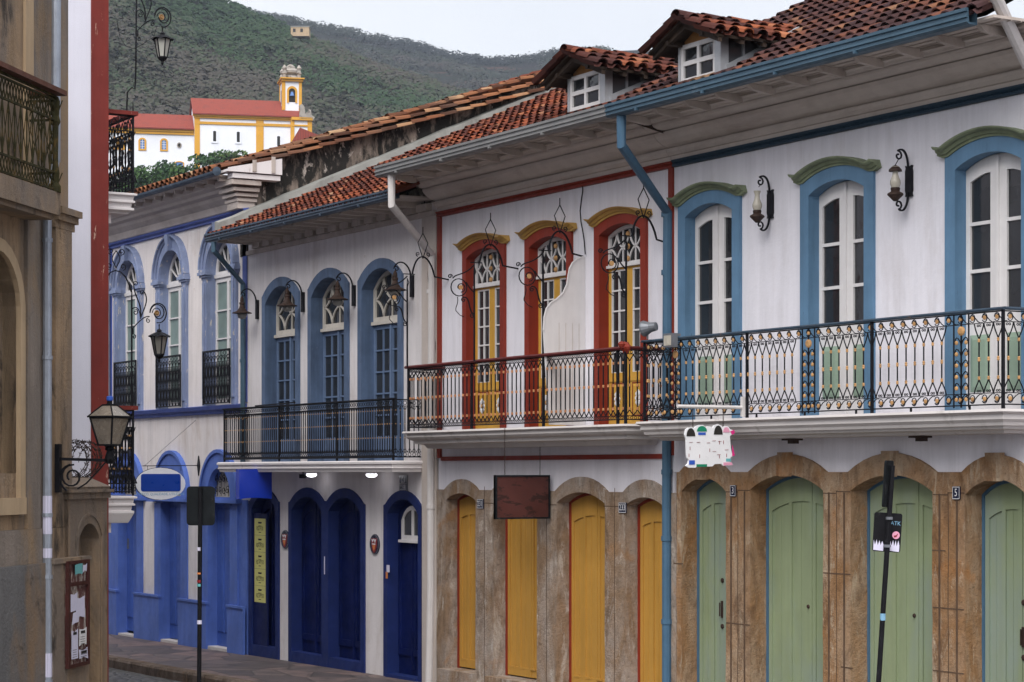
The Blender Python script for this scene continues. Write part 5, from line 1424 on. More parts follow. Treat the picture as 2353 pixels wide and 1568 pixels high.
def bell_lamps():
    labs = ['bell shaped rusty wall lamp beside the dark corner downpipe', 'bell shaped rusty wall lamp in front of the dusty blue window nearest the corner downpipe',
            'bell shaped rusty wall lamp in front of the middle dusty blue window', 'bell shaped rusty wall lamp in front of the dusty blue window nearest the red trim']
    for i, (px, py, lx) in enumerate(((593, 712, 573), (698, 695, 677), (815, 680, 790), (949, 658, 919))):
        x = X(px); zc = Z(px, py)
        r = root('bell_lamp', labs[i], 'wall lamp', (x, 0, zc), 'bell shaped wall lamps')
        m = MB(); m.box(x-.035, x+.035, -.045, 0, zc-.16, zc+.16)
        k = (px-lx)*.00026*14; n_ = .12+.0062*(px-lx)
        fn = onplane((x, -.04, zc), (0, -1, 0)); D_ = .26
        T(m, fn, bez((.0, .1), (.0, .34), (.2, .42), (D_+.02, .26), 10), .011); T(m, fn, spiral((D_-.02, .24), .045, 1.1, 0, 1, 10), .008)
        m.build('bracket', 'iron', r)
        c = Vector(fn(D_, .18))
        m = MB(); m.lathe(c, [(.008, .04), (.03, .0), (.035, -.05), (.028, -.06), (.045, -.07), (.045, -.10), (.036, -.11), (.05, -.16), (.085, -.21), (.165, -.245), (.165, -.255), (.08, -.25)], 16); m.build('lamp_shade', 'iron_rust', r)
        m = MB(); m.lathe(c, [(.075, -.25), (.085, -.28), (.065, -.33), (.02, -.35)], 14); m.build('glass_globe', 'smoke', r, smooth=True)
def iron_brackets():
    labs = ['black iron lantern arm on the corner post of the red balcony over the grey pilaster', 'black iron lantern arm in front of the red window nearest the grey pilaster',
            'black iron lantern arm reaching to the top of the white balcony screen', 'black iron lantern arm in front of the red window beside the blue downpipe']
    for i, (wpx, wpy, ppx, ptop) in enumerate(((1030, 643, 935, 640), (1190, 618, 1089, 600), (1340, 590, 1247, 570), (1530, 558, 1438, 540))):
        x = X(wpx); 
        f = ray(ppx, 1085); n = 14.9-x/f[0]*f[1]; zt = Z(ppx, ptop, n); zw = Z(wpx, wpy)
        r = root('lantern_bracket', labs[i], 'bracket', (x, -n, 4.5), 'iron lantern arms on the red balcony')
        m = MB(); m.tube([(x, -n, zt), (x, -n, zt-.15), (x, -n, 4.48)], [.003, .013, .013])
        fn = onplane((x, -n, 0), (0, 1, 0))
        zk = zw+.05
        T(m, fn, [(-.06, zk), (.12, zk-.0)], .008)
        T(m, fn, bez((.08, zk+.0), (.13, zk+.33), (.34, zk+.36), (.44, zk-.02), 12)+[(n, zw)], .0115)
        pk = zk+.23
        T(m, fn, [(.25, pk), (.17, pk+.22), (.25, pk+.36), (.25, pk+.45)], .006); T(m, fn, [(.25, pk), (.33, pk+.22), (.25, pk+.36)], .006)
        for sg in (-1, 1): T(m, fn, spiral((.25+sg*.08, pk+.06), .035, 1.2, -pi/2, sg, 9), .006)
        # scroll with a ring hanging on the street side
        zc = zk-.34; zq = zc; fo = fn; fn = lambda s_, t_: fo(s_*.78, zq+(t_-zq)*.74)
        T(m, fn, circ((-.30, zc), .155, 16), .0075, 4, True)
        T(m, fn, spiral((-.26, zc), .085, .8, -pi/2, 1, 10, .7), .007)
        T(m, fn, bez((-.42, zc+.16), (-.35, zc+.26), (-.2, zc+.2), (0, zc+.42), 8), .009); T(m, fn, spiral((-.47, zc+.19), .045, 1.2, 0, 1, 10), .007)
        T(m, fn, bez((-.22, zc-.17), (-.05, zc-.15), (-.14, zc-.42), (0, zc-.48), 8), .009); T(m, fn, spiral((-.04, zc-.5), .045, 1.2, pi/2, 1, 10), .007)
        T(m, fn, spiral((-.21, zc-.22), .045, 1.2, pi/2, 1, 10), .007); T(m, fn, bez((-.16, zc+.1), (-.1, zc+.0), (-.04, zc-.05), (0, zc-.08), 6), .008)
        T(m, fn, bez((-.33, zc-.17), (-.3, zc-.3), (-.38, zc-.35), (-.36, zc-.42), 6)+[(-.28, zc-.5), (-.2, zc-.53)], .006, 3)
        T(m, fn, [(-.0, zc+.2), (.03, zc+.3), (.0, zc+.38)], .006)
        m.build('scrollwork', 'iron', r)
        g = MB(); g.lathe(fn(-.27, zc), [(.03, -.014), (.03, .014)], 12, 'x'); g.build('gilded_disc', 'gold', r)
def screen():
    x = X(1343); n = .6; zb = 3.60
    yf = lambda px: None
    def nz(px, py):
        f = ray(px, py); k = x/f[0]; return 14.9-k*f[1], 3+k*f[2]
    r = root('balcony_screen', 'white plank privacy screen with curved top edge standing across the red balcony', 'screen', (x, -.3, zb))
    pts = [nz(1340, 591), nz(1325, 597), nz(1315, 605), nz(1308, 618), nz(1305, 635), nz(1302, 655), nz(1293, 675), nz(1280, 687), nz(1265, 697), nz(1255, 710), nz(1250, 730), nz(1248, 760)]
    out = [(0.005, zb)]+[(p[0] if p[0] > 0.005 else .005, p[1]) for p in pts]+[(min(.53, pts[-1][0]), zb)]
    m = MB(); m.plate(out, [], -.02, .02, True, fn=lambda a, y, z: (x-y, -a, z))
    m.build('plank_panel', 'wwood', r)
    g = MB()
    for a in (.1, .2, .3, .4): g.box(x+.019, x+.0225, -a-.003, -a+.003, zb+.02, zb+1.3)
    g.build('board_groove', 'cornice', r)
    g = MB(); g.tube([(x+.02, -p[0]-.012, p[1]+.004) for p in pts], .012, 4); g.tube([(x, -.0, zb), (x, -.0, pts[0][1])], .02, 4); g.build('edge_strip', 'wwood', r)
def signs():
    # oval sign
    x = -36.6
    def nz(px, py): f = ray(px, py); k = x/f[0]; return 14.9-k*f[1], 3+k*f[2]
    r = root('oval_sign', 'white oval shop sign with a blue panel hanging from an iron bar', 'sign', (x, -.6, 2.9))
    nA, zA = nz(331, 1071); nB, zB = nz(452, 1070)
    m = MB(); m.tube([(x, -nA, zA), (x, -.0, zB)], .010); m.tube([(x, -nA, zA), (x, -nA-.06, zA)], [.012, .002])
    n2, z2 = nz(457, 1050); n3, z3 = nz(457, 1091)
    m.loft([[(x-.06, -.02, (z2+z3)/2), (x, -.02, z2+.02), (x+.06, -.02, (z2+z3)/2), (x, -.02, z3-.02)], [(x-.06, .0, (z2+z3)/2), (x, .0, z2+.02), (x+.06, .0, (z2+z3)/2), (x, .0, z3-.02)]], True, True)
    fx_, fz_ = X(450), Z(450, 966)
    m.tube([(x, -nA, zA), (fx_, -.01, fz_)], .004, 3)
    for p in (338, 415): n4, z4 = nz(p, 1071); m.tube([(x, -n4, z4), (x, -n4, z4-.09)], .005, 3)
    m.build('iron_bar', 'iron', r)
    nc, zc = nz(367, 1112); n5, _ = nz(310, 1112); n6, _ = nz(424, 1112); a = (n5-n6)/2; b = .285; nc = (n5+n6)/2
    fnx = lambda s, h, t: (x+h, -nc+s, zc+t)
    def ell(k, N=28): return [(k*a*cos(2*pi*i/N), (b-(1-k)*a)*sin(2*pi*i/N)) for i in range(N)]
    m = MB(); m.plate(ell(1), [], .03, -.03, True, fn=lambda s, h, t: fnx(s, h, t)); bd = m.build('board', 'white', r)
    m = MB()
    E = ell(1); m.tube([fnx(p[0], .0, p[1]) for p in E], .010, 4, True); m.build('rim', 'sign_grey', r)
    w_, h_ = a*.80, .155; rc = .04; rp = []
    for (cx_, cz_, a0) in ((w_-rc, h_-rc, 0), (-w_+rc, h_-rc, 90), (-w_+rc, -h_+rc, 180), (w_-rc, -h_+rc, 270)):
        for q in range(0, 91, 30): rp.append((cx_+rc*cos(radians(a0+q)), cz_+.02+rc*sin(radians(a0+q))))
    m = MB(); m.plate(rp, [], .036, .03, fn=lambda s, h, t: fnx(s, h, t)); m.build('blue_panel', 'signblue', r)
    text('lettering', 'É PREÇO, QUALIDADE, UTILIDADE.', lambda s, t, h: fnx(s, .033, -.185+t), .062, 'textblue', r, sx=.95)
    # blue light box
    x = -32.9
    def nz(px, py): f = ray(px, py); k = x/f[0]; return 14.9-k*f[1], 3+k*f[2]
    r = root('projecting_sign', 'blank glossy blue box sign projecting under the white balcony', 'sign', (x, -.5, 2.8))
    na, _ = nz(545, 1100); nb, _ = nz(620, 1100); _, za = nz(580, 1079); _, zb = nz(580, 1147)
    m = MB(); pts = []
    for i in range(9):
        t = i/8; pts.append((nb+(na-nb)*t, zb+.02*sin(pi*t)))
    out = [(p[0], p[1]) for p in pts]+[(na, za), (nb, za+.01)]
    m.plate(out, [], .07, -.07, True, fn=lambda s, h, t: (x+h, -s, t)); m.build('sign_box', 'lightblue', r)
    m = MB(); m.box(x-.015, x+.015, -nb, 0, za-.04, za-.01); m.build('arm', 'iron', r)
    # brown hanging board
    x = -24.4
    def nz(px, py): f = ray(px, py); k = x/f[0]; return 14.9-k*f[1], 3+k*f[2]
    r = root('hanging_sign', 'square dark brown shop board hanging on chains below the red balcony', 'sign', (x, -.5, 2.6))
    na, za = nz(1136, 1092); nb, zb = nz(1261, 1192); nb = max(nb, .06)
    m = MB(); m.box(x-.02, x+.02, -na, -nb, zb, za); m.build('board', 'brown_sign', r)
    m = MB(); e = .022
    for a0, a1, z0_, z1_ in ((na, nb, za-e, za), (na, nb, zb, zb+e), (na, na-e, zb+e, za-e), (nb+e, nb, zb+e, za-e)): m.box(x-.03, x+.03, -a0, -a1, z0_, z1_)
    m.build('rim', 'sign_grey', r)
    m = MB()
    n1, z1 = nz(1159, 985); n2, z2 = nz(1240, 1030)
    for n_, zt_ in ((n1, z1), (n2, 3.34)):
        k = int((zt_-za)/.035)
        for i in range(k): 
            c = za+.02+i*(zt_-za)/k; m.tube([(x+(.008 if i % 2 else 0)*cos(q), -n_+(.0 if i % 2 else .008)*cos(q), c+.02*sin(q)) for q in [k_*pi/3 for k_ in range(6)]], .003, 3, True)
    m.build('chain', 'iron_rust', r)
    # children's sign board: plain coloured shapes only
    x = X(1711, .55)
    def nz(px, py): f = ray(px, py); k = x/f[0]; return 14.9-k*f[1], 3+k*f[2]
    r = root('sign_bar', 'white pipe bar bolted to the balcony rail above the white cut out sign', 'bar', (x, -.7, 3.85))
    n0, z0_ = nz(1708, 937); n1, z1_ = nz(1556, 940)
    m = MB(); m.tube([(x, -n0, z0_), (x, -n1, z0_)], .02, 8); m.box(x-.02, x+.02, -n0-.03, -n0+.03, z0_-.1, z0_+.12); m.build('pipe', 'pipe_white', r)
    r = root('cut_out_sign', 'white cut out board with coloured rounded shapes hanging on two rusty chains', 'sign', (x, -.9, 3.4))
    g = lambda px, py: nz(px, py)
    out = [(1576, 1040), (1575, 1010), (1572, 1000), (1574, 988), (1580, 983), (1588, 982), (1593, 985), (1597, 980), (1605, 977), (1613, 977), (1620, 982), (1625, 980), (1632, 981), (1636, 984), (1639, 978), (1648, 975), (1656, 979), (1658, 982), (1664, 979), (1671, 980), (1675, 986), (1684, 990), (1680, 999), (1675, 1002), (1677, 1030), (1681, 1048), (1676, 1052), (1676, 1062), (1681, 1067), (1679, 1070), (1660, 1071), (1655, 1066), (1640, 1067), (1635, 1072), (1612, 1073), (1600, 1072), (1596, 1075), (1580, 1075), (1574, 1071), (1579, 1066), (1581, 1058), (1577, 1052)]
    o2 = [g(*p) for p in out]
    m = MB(); m.plate(o2, [], .012, -.012, True, fn=lambda s, h, t: (x+h, -s, t)); m.build('board', 'white', r)
    def shape(name, pts, mt, h=.016):
        m = MB(); m.plate([g(*p) for p in pts], [], h, .012, fn=lambda s, q, t: (x+q, -s, t)); m.build(name, mt, r)
    def hump(x0, x1, yb, yt): return [(x0, yb)]+[((x0+x1)/2-(x1-x0)/2*cos(pi*i/8), yb-(yb-yt)*sin(pi*i/8)) for i in range(1, 8)]+[(x1, yb)]
    shape('painted_shape', hump(1575, 1595, 1003, 984), 'ink'); shape('painted_shape', hump(1599, 1622, 992, 979), 'sgreen'); shape('painted_shape', [(1602, 1000), (1619, 1000), (1619, 994), (1602, 994)], 'scobalt')
    shape('painted_shape', hump(1638, 1658, 999, 978), 'ink'); shape('painted_shape', hump(1659, 1674, 994, 982), 'pink'); shape('painted_shape', [(1675, 992), (1684, 988), (1686, 995), (1680, 1000)], 'magenta')
    shape('painted_shape', [(1680, 1022), (1686, 1047), (1680, 1049)], 'magenta'); shape('painted_shape', [(1581, 1058), (1594, 1058), (1594, 1068), (1581, 1068)], 'scobalt')
    shape('painted_shape', [(1598, 1067), (1622, 1067), (1622, 1073), (1598, 1073)], 'sgreen'); shape('painted_shape', [(1666, 1054), (1677, 1054), (1677, 1061), (1666, 1061)], 'steal')
    shape('painted_shape', [(1660, 1063), (1679, 1063), (1681, 1069), (1660, 1070)], 'pink')
    rr = random.Random(5)
    m = MB()
    for k in range(16):
        a = 1580+rr.random()*88; b = 1008+rr.random()*40
        if k % 2: p = [(a, b), (a+1.0, b), (a+1.0, b+8), (a, b+8)]
        else: p = [(a, b), (a+8, b-.4), (a+8, b+.4), (a, b+.8)]
        m.plate([g(*q) for q in p], [], .0165, .014, fn=lambda s, q, t: (x+q, -s, t))
    m.build('worn_lettering', 'crimson', r)
    m = MB()
    for p in (1591, 1661):
        n_, zt_ = g(p, 939); _, zl = g(p, 984); k = max(3, int((zt_-zl)/.03))
        for i in range(k):
            c = zl+i*(zt_-zl)/k+.012; m.tube([(x+(.007 if i % 2 else 0)*cos(q), -n_+(0 if i % 2 else .007)*cos(q), c+.018*sin(q)) for q in [j*pi/3 for j in range(6)]], .003, 3, True)
    m.build('chain', 'iron_rust', r)
    # yellow price sheets
    x0_, x1_ = X(584, 0), X(609, 0)
    prices = ['279,00', '4.799,00', '1.499,00', '3.299,00', '2.699,00']
    zt_, zb_ = Z(596, 1192, 0), Z(596, 1385, 0); h = (zt_-zb_)/5
    ords = ['topmost', 'second from the top', 'middle', 'second from the bottom', 'bottom']
    for k in range(5):
        z1_ = zt_-k*h; z0_ = z1_-h+.004; xc = (x0_+x1_)/2
        r = root('price_sheet', f'yellow price sheet, {ords[k]} of the strip on the navy door', 'poster', (xc, .12, z0_), 'yellow price sheets on the navy door')
        m = MB(); m.plate([(x0_, z0_), (x1_, z0_), (x1_, z1_), (x0_, z1_)], [], .000, .0035); m.build('sheet', 'paper_y', r)
        fn = lambda s, t, h_, xc=xc, z1_=z1_: (xc+s, -.001, z1_-h*.6+t)
        text('lettering', 'R$'+prices[k], fn, .10, 'ink', r, sx=.72)
        m = MB(); m.plate([(xc-.08, z1_-h*.2), (xc+.08, z1_-h*.2), (xc+.06, z1_-h*.3), (xc-.06, z1_-h*.3)], [], .0-.001, -.0002); m.box(xc-.06, xc+.06, .0-.001, -.0002, z1_-h*.44, z1_-h*.415); m.box(xc-.09, xc+.09, .0-.001, -.0002, z1_-h*.49, z1_-h*.47)
        m.box(xc-.05, xc+.05, .0-.001, -.0002, z1_-h*.84, z1_-h*.80); m.build('printed_mark', 'ink', r)
    # round enamel plaques
    for px, py, lab in ((656, 1240, 'round crimson and black plaque on the white pier left of the double navy doors'), (862, 1251, 'round crimson and black plaque on the white pier right of the double navy doors')):
        xc, zc = X(px), Z(px, py)
        r = root('round_plaque', lab, 'plaque', (xc, 0, zc), 'round plaques on the white piers')
        m = MB(); m.lathe((xc, 0, zc), [(.155, -.002), (.155, -.015), (.14, -.02)], 24, 'y'); m.build('disc', 'plate_navy', r)
        m = MB(); m.plate([(xc-.10, zc+.09), (xc-.09, zc-.02), (xc-.05, zc-.1), (xc, zc-.135), (xc+.05, zc-.1), (xc+.09, zc-.02), (xc+.10, zc+.09)][::1], [], -.026, -.021); m.build('shield', 'crimson', r)
        m = MB(); m.plate([(xc-.05, zc-.02), (xc+.05, zc+.01), (xc+.03, zc-.07), (xc, zc-.10), (xc-.03, zc-.06)], [], -.03, -.027); m.build('emblem', 'pale_orange', r)
        m = MB(); m.plate([(xc-.08, zc+.08), (xc-.04, zc+.03), (xc, zc+.07), (xc+.04, zc+.02), (xc+.08, zc+.08), (xc+.03, zc+.07), (xc, zc+.085), (xc-.03, zc+.07)], [], -.031, -.027); m.box(xc-.06, xc+.05, -.031, -.027, zc-.005, zc+.012); m.build('white_mark', 'white', r)
        m = MB(); m.tube([(xc+.145*cos(q), -.02, zc+.145*sin(q)) for q in [k*pi/12 for k in range(24)]], .006, 4, True); m.build('ring', 'steel', r)
    # house numbers
    def plate(px, py, s, lab, w=.15, h=.13, col='plate_navy', n=.04, ts=.11):
        xc, zc = X(px, n), Z(px, py, n)
        r = root('number_plate', lab, 'number plate', (xc, -n, zc)); m = MB(); m.box(xc-w/2, xc+w/2, -n-.012, -n+.0, zc-h/2, zc+h/2); m.build('plate', col, r)
        m = MB(); e = .006; m.plate([(xc-w/2+.004, zc-h/2+.004), (xc+w/2-.004, zc-h/2+.004), (xc+w/2-.004, zc+h/2-.004), (xc-w/2+.004, zc+h/2-.004)], [[(xc-w/2+.01, zc-h/2+.01), (xc+w/2-.01, zc-h/2+.01), (xc+w/2-.01, zc+h/2-.01), (xc-w/2+.01, zc+h/2-.01)]], -n-.014, -n-.012, edge=False); m.build('border', 'white', r)
        text('lettering', s, lambda a, t, hh: (xc+a, -n-.0145, zc+t), ts, 'white', r, sx=.85)
    plate(1104, 1158, '231', 'black enamel number plate reading 231 beside the brown hanging board', .17, .13); plate(1431, 1167, '233', 'black enamel number plate reading 233 between the last two yellow doors', .17, .13)
    plate(1685, 1128, '3', 'black enamel number plate reading 3 beside the narrow green door', .11, .13); plate(2198, 1133, '5', 'black enamel number plate reading 5 right of the leaning sign pole', .11, .13)
    plate(927, 1104, '223', 'upper dark enamel number plate reading 223 above the last navy door', .24, .15, n=.005); plate(927, 1122, '225B', 'lower dark enamel number plate reading 225B above the last navy door', .24, .15, n=.005, ts=.10)
    # lamps and camera below the white balcony
    for px, py, lab in ((715, 1093, 'lit round lamp under the white balcony beside the small camera'), (853, 1095, 'lit round lamp under the white balcony nearer the number plates')):
        f = ray(px, py); xc = X(px, .25); zc = 2.985
        r = root('ceiling_lamp', lab, 'lamp', (xc, -.25, 3.0), 'lit lamps under the white balcony')
        m = MB(); m.lathe((xc, -.25, 3.0), [(.085, 0), (.085, -.025), (.08, -.03)], 16); m.build('fitting', 'white', r)
        m = MB(); m.lathe((xc, -.25, 3.0), [(.08, -.028), (.085, -.05), (.055, -.075), (.01, -.082)], 16); m.build('diffuser', 'lamp_on', r)
    xc = X(696, .15); r = root('security_camera', 'small black security camera under the white balcony', 'camera', (xc, -.15, 3.0))
    m = MB(); m.tube([(xc, -.15, 3.0), (xc, -.15, 2.96)], .015); m.box(xc-.05, xc+.07, -.2, -.13, 2.9, 2.965); m.build('body', 'black', r); m = MB(); m.lathe((xc+.07, -.165, 2.93), [(.022, 0), (.02, .012)], 10, 'x'); m.build('lens', 'glass', r)
    # floodlights on the blue rail
    N = .55; xc = X(1487, N); r = root('floodlight', 'round grey spotlight on the left end of the blue balcony rail', 'floodlight', (xc, -N, 4.58))
    a = Vector((-.75, -.35, -.1)).normalized(); c = Vector((xc, -N, 4.70)); u = a.orthogonal().normalized(); v = a.cross(u)
    def rg(rad, d): return [tuple(c+a*d+u*(rad*cos(2*pi*k/14))+v*(rad*sin(2*pi*k/14))) for k in range(14)]
    a = -a*-1
    m = MB(); m.loft([rg(.02, -.13), rg(.05, -.12), rg(.06, -.04), rg(.095, .04), rg(.095, .06), rg(.08, .06), rg(.07, .03)], True, True); m.tube([(xc, -N, 4.57), (xc, -N, 4.64)], .012); m.build('housing', 'steel', r)
    m = MB(); m.loft([rg(.08, .05), rg(.01, .052)], True, True); m.build('lens', 'milk', r)
    xc = X(1553, N); r = root('floodlight', 'small square floodlight clamped on the blue balcony rail', 'floodlight', (xc, -N, 4.5))
    m = MB(); m.box(xc-.09, xc+.09, -N-.12, -N-.04, 4.44, 4.60); m.box(xc-.05, xc+.05, -N-.04, -N+.03, 4.57, 4.6); m.build('housing', 'steel', r); m = MB(); m.box(xc-.07, xc+.07, -N-.125, -N-.12, 4.46, 4.575); m.build('lens', 'milk', r)
    # small items
    xc = X(1540, .0); 
    r = root('red_rag', 'red knotted rag on the corner of the dark red handrail', 'rag', (X(1440, .58), -.58, 4.5)); c = Vector((X(1440, .58), -.58, 4.51)); m = MB()
    for k in range(7):
        q = c+Vector((R_.uniform(-.07, .07), R_.uniform(-.04, .04), R_.uniform(-.05, .02))); m.lathe(q, [(.004, -.06), (.035, -.02), (.045, .01), (.03, .035), (.004, .045)], 7)
    m.build('cloth', 'red', r)
    # stickers on the navy frame, cables
    for px, py, w, h, mt, lab in ((890, 1307, .09, .11, 'paper', 'small white sticker on the navy door frame'), (887, 1322, .06, .1, 'pale_orange', 'small orange sticker on the navy door frame')):
        xc, zc = X(px, .04), Z(px, py, .04); m = MB(); m.box(xc-w/2, xc+w/2, -.036, -.031, zc-h/2, zc+h/2); o = m.build('sticker', mt, None, off=(xc, -.03, zc)); tag(o, lab, 'sticker')
    xc = X(744, .04); m = MB(); m.box(xc-.014, xc+.014, -.036, -.031, Z(744, 1320, .03), Z(744, 1279, .03)); o = m.build('paper_strip', 'paper', None, off=(xc, -.03, 1.6)); tag(o, 'thin white paper strip on the post between the double navy doors', 'sticker')
    def cable(pts, r_, lab):
        m = MB(); m.tube([(X(px, n), -n, Z(px, py, n)) for px, py, n in pts], r_, 4); p = m.v[0]; o = m.build('cable', 'iron', None, off=p); tag(o, lab, 'cable')
    cable([(1338, 424, .03), (1338, 440, .01), (1335, 460, .015), (1332, 485, .01), (1334, 510, .015), (1338, 530, .01), (1341, 550, .02), (1344, 585, .03)], .007, 'thin black cable hanging down the white wall above the balcony screen')
    cable([(975, 460, .05), (974, 480, .01), (976, 510, .02), (978, 560, .02), (980, 600, .02), (984, 650, .03), (990, 690, .03), (996, 740, .03), (1000, 790, .03), (999, 830, .03)], .008, 'black cable wandering down the dirty grey pilaster')
    cable([(975, 1065, .02), (985, 1095, .02), (992, 1120, .03), (990, 1165, .02), (972, 1182, .02), (965, 1180, .02)], .006, 'thin black cable looping from the white balcony to the last navy door')
def street():
    zg = lambda x: .01*(x+22)
    m = MB(); xs = [-60+i*2 for i in range(41)]
    def strip_(m, y0, y1, dz, top=True):
        m.loft([[(x, y0, zg(x)+dz), (x, y1, zg(x)+dz)] for x in xs], False)
    m = MB(); strip_(m, -2.05, .9, 0); m.build('sidewalk', 'flag', None, kind='structure', off=(0, 0, 0))
    m = MB()
    rr = random.Random(8); x = -60
    while x < 20:
        L = rr.uniform(.7, 1.4); a = x+.012; b = x+L-.012; j = rr.uniform(-.012, .012); z0_, z1_ = zg(a), zg(b)
        m.loft([[(a, -2.27+j, z0_-.3), (b, -2.27+j, z1_-.3), (b, -2.04, z1_-.3), (a, -2.04, z0_-.3)], [(a, -2.27+j, z0_-.03), (b, -2.27+j, z1_-.03), (b, -2.04, z1_-.03), (a, -2.04, z0_-.03)],
                [(a+.015, -2.245+j, z0_+.006+j*.5), (b-.015, -2.245+j, z1_+.006+j*.5), (b-.015, -2.04, z1_+.006), (a+.015, -2.04, z0_+.006)]], True, True)
        x += L
    m.build('kerb', 'kerbstone', None, kind='structure', off=(0, 0, 0))
    m = MB(); ys = [-14+i*1.0 for i in range(13)]
    m.loft([[(x, y, zg(x)-.14+(-.02*abs(y+4)*.5)) for y in (-30, -14, -8, -6, -4.5, -3, -2.2)] for x in xs], False); m.build('road', 'cobble', None, kind='structure', off=(0, 0, 0))
def signposts():
    def post(d, base_px, top_px, top_y, r_, lab, low_y=1700):
        a = DP(base_px, low_y, d); b = DP(top_px, top_y, d)
        t = -1+(0); k = (a.z-(-.2))/(b.z-a.z) if b.z != a.z else 0
        base = a-(b-a)*k
        r = root('sign_post', lab, 'sign post', tuple(base)); m = MB(); m.tube([tuple(base), tuple(b)], r_, 10); m.build('pole', 'black', r)
        return r, base, b
    R = Vector((.5051, .8631, 0)); F = Vector((-.8631, .5051, 0)); U = Vector((0, 0, 1))
    def panel(c, u, v, w, h, rc, th, m):
        n = u.cross(v); pts = []
        for (sx, sz, a0) in ((1, 1, 0), (-1, 1, 90), (-1, -1, 180), (1, -1, 270)):
            for q in range(0, 91, 30): pts.append(((w/2-rc)*sx+rc*cos(radians(a0+q)), (h/2-rc)*sz+rc*sin(radians(a0+q))))
        m.plate(pts, [], 0, th, True, fn=lambda s, d, t: tuple(c+u*s+v*t+n*(-d)))
    d = 23.5; r, b, t = post(d, 456, 459.5, 1120, .0245, 'straight dark pole with one rounded sign back before the royal blue shopfront')
    c = DP(459.5, 1163, d)+F*.03; u = R; m = MB(); panel(c, u, U, 65*d/5000, 90*d/5000, .04, .006, m); m.box(c.x-.01, c.x+.01, c.y-.01, c.y+.01, c.z-.01, c.z+.01); m.build('sign_back', 'sign_grey', r)
    for y, h, mt in ((1262, 8, 'paper'), (1318, 4, 'pale_orange'), (1336, 6, 'crimson'), (1345, 6, 'steal'), (1430, 9, 'paper')):
        P = DP(457.5, y, d); m = MB(); m.lathe((P.x, P.y, P.z), [(.0262, -h*d/10000), (.0262, h*d/10000)], 10, caps=False); m.build('sticker', mt, r)
    d = 19.0; r, b, t = post(d, 2017, 2050, 1070, .0225, 'leaning dark pole in front of the green doors with two sign backs and stickers', 1582)
    ax = (t-b).normalized()
    c = DP(2042, 1112, d)+F*.03; u = (R*.42+F*.9).normalized(); m = MB(); panel(c, u, ax, .27, 107*d/5000, .03, .012, m); m.build('upper_sign_back', 'sign_grey', r)
    c = DP(2040, 1224, d)+F*.04; u = (R*.99-F*.05).normalized(); u = (u-ax*u.dot(ax)).normalized(); m = MB(); w_, h_ = 64*d/5000, 90*d/5000; panel(c, u, ax, w_, h_, .02, .006, m); sb = m.build('lower_sign_back', 'black', r)
    n = ax.cross(u)*-1; n = -F
    fn = lambda s, t_, h=.005: tuple(c+u*s+ax*t_+n*h)
    m = MB()
    for x0_, x1_ in ((-.115, -.028), (.03, .11)):
        pts = [(x0_, -.16), (x1_, -.165)]; k = 7
        for i in range(k+1): pts.append((x1_+(x0_-x1_)*i/k, -.105+(.035 if i % 2 else -.01)+R_.uniform(-.008, .008)))
        m.plate(pts, [], 0, 0, edge=False, fn=lambda s, h, t_: fn(s, t_, .009))
    m.build('torn_sticker', 'paper', sb)
    m = MB(); m.plate([(.075+.033*cos(q*pi/8), -.02+.034*sin(q*pi/8)) for q in range(16)], [], 0, 0, edge=False, fn=lambda s, h, t_: fn(s, t_, .009)); m.build('round_sticker', 'pink', sb)
    m = MB(); m.plate([(.055, -.025), (.075, -.02), (.095, .0), (.08, -.035), (.06, -.04)], [], 0, 0, edge=False, fn=lambda s, h, t_: fn(s, t_, .011)); m.build('sticker_mark', 'crimson', sb)
    text('lettering', 'ATK', lambda s, t_, h: fn(.066+s, .082+t_, .01), .05, 'textblue', sb, sx=.9)
    for zz in (.125, -.118):
        m = MB(); P = Vector(fn(0, zz, 0)); m.lathe((P.x-F.x*.05, P.y-F.y*.05, P.z), [(.03, -.012), (.03, .012)], 8); m.build('clamp', 'steel', r)
    P = DP(2031, 1451-45, d); 
    for y in (1418,): 
        q = (1568-y)/(1568-1070); P = DP(2018+(2050-2018)*q, y, d); m = MB(); m.lathe((P.x, P.y, P.z), [(.0245, -.03), (.0245, .03)], 10, caps=False); m.build('sticker', 'textblue', r)
def neighbour():
    r = root('townhouse', 'pale house at the upper right edge with a projecting cornice and slanting white downpipe', 'house', (-12, 2, 0))
    x0 = -14.75; m = MB(); m.box(x0, -6, .02, 6, -.3, 9.5); m.build('wall', 'white_b4', r)
    m = MB(); prof = [(n, z+1.25) for n, z in CORN]; m.extrude_x(prof, x0-.05, -6)
    for i in range(7):
        pass
    m.build('cornice', 'cornice', r)
    # curved corbel under the higher eaves and its pipe
    c = MB(); a = X(2318, .9); c.loft([[(x0-.35, -n, z) for n, z in [(1.0-.55*sin(q), 7.28+.75*(1-cos(q))+.0) for q in [k*pi/16 for k in range(9)]]+[(1.15, 8.4), (1.15, 7.2)]],
                    [(x0+1, -n, z) for n, z in [(1.0-.55*sin(q), 7.28+.75*(1-cos(q))) for q in [k*pi/16 for k in range(9)]]+[(1.15, 8.4), (1.15, 7.2)]]], True, True)
    P = MB(); n1, n2 = 1.0, .3
    P.tube([(X(2283, n1), -n1, Z(2283, -15, n1)), (X(2361, n2), -n2, Z(2361, 150, n2))], .06, 10)
    P.build('downpipe', 'pipe_white', r)
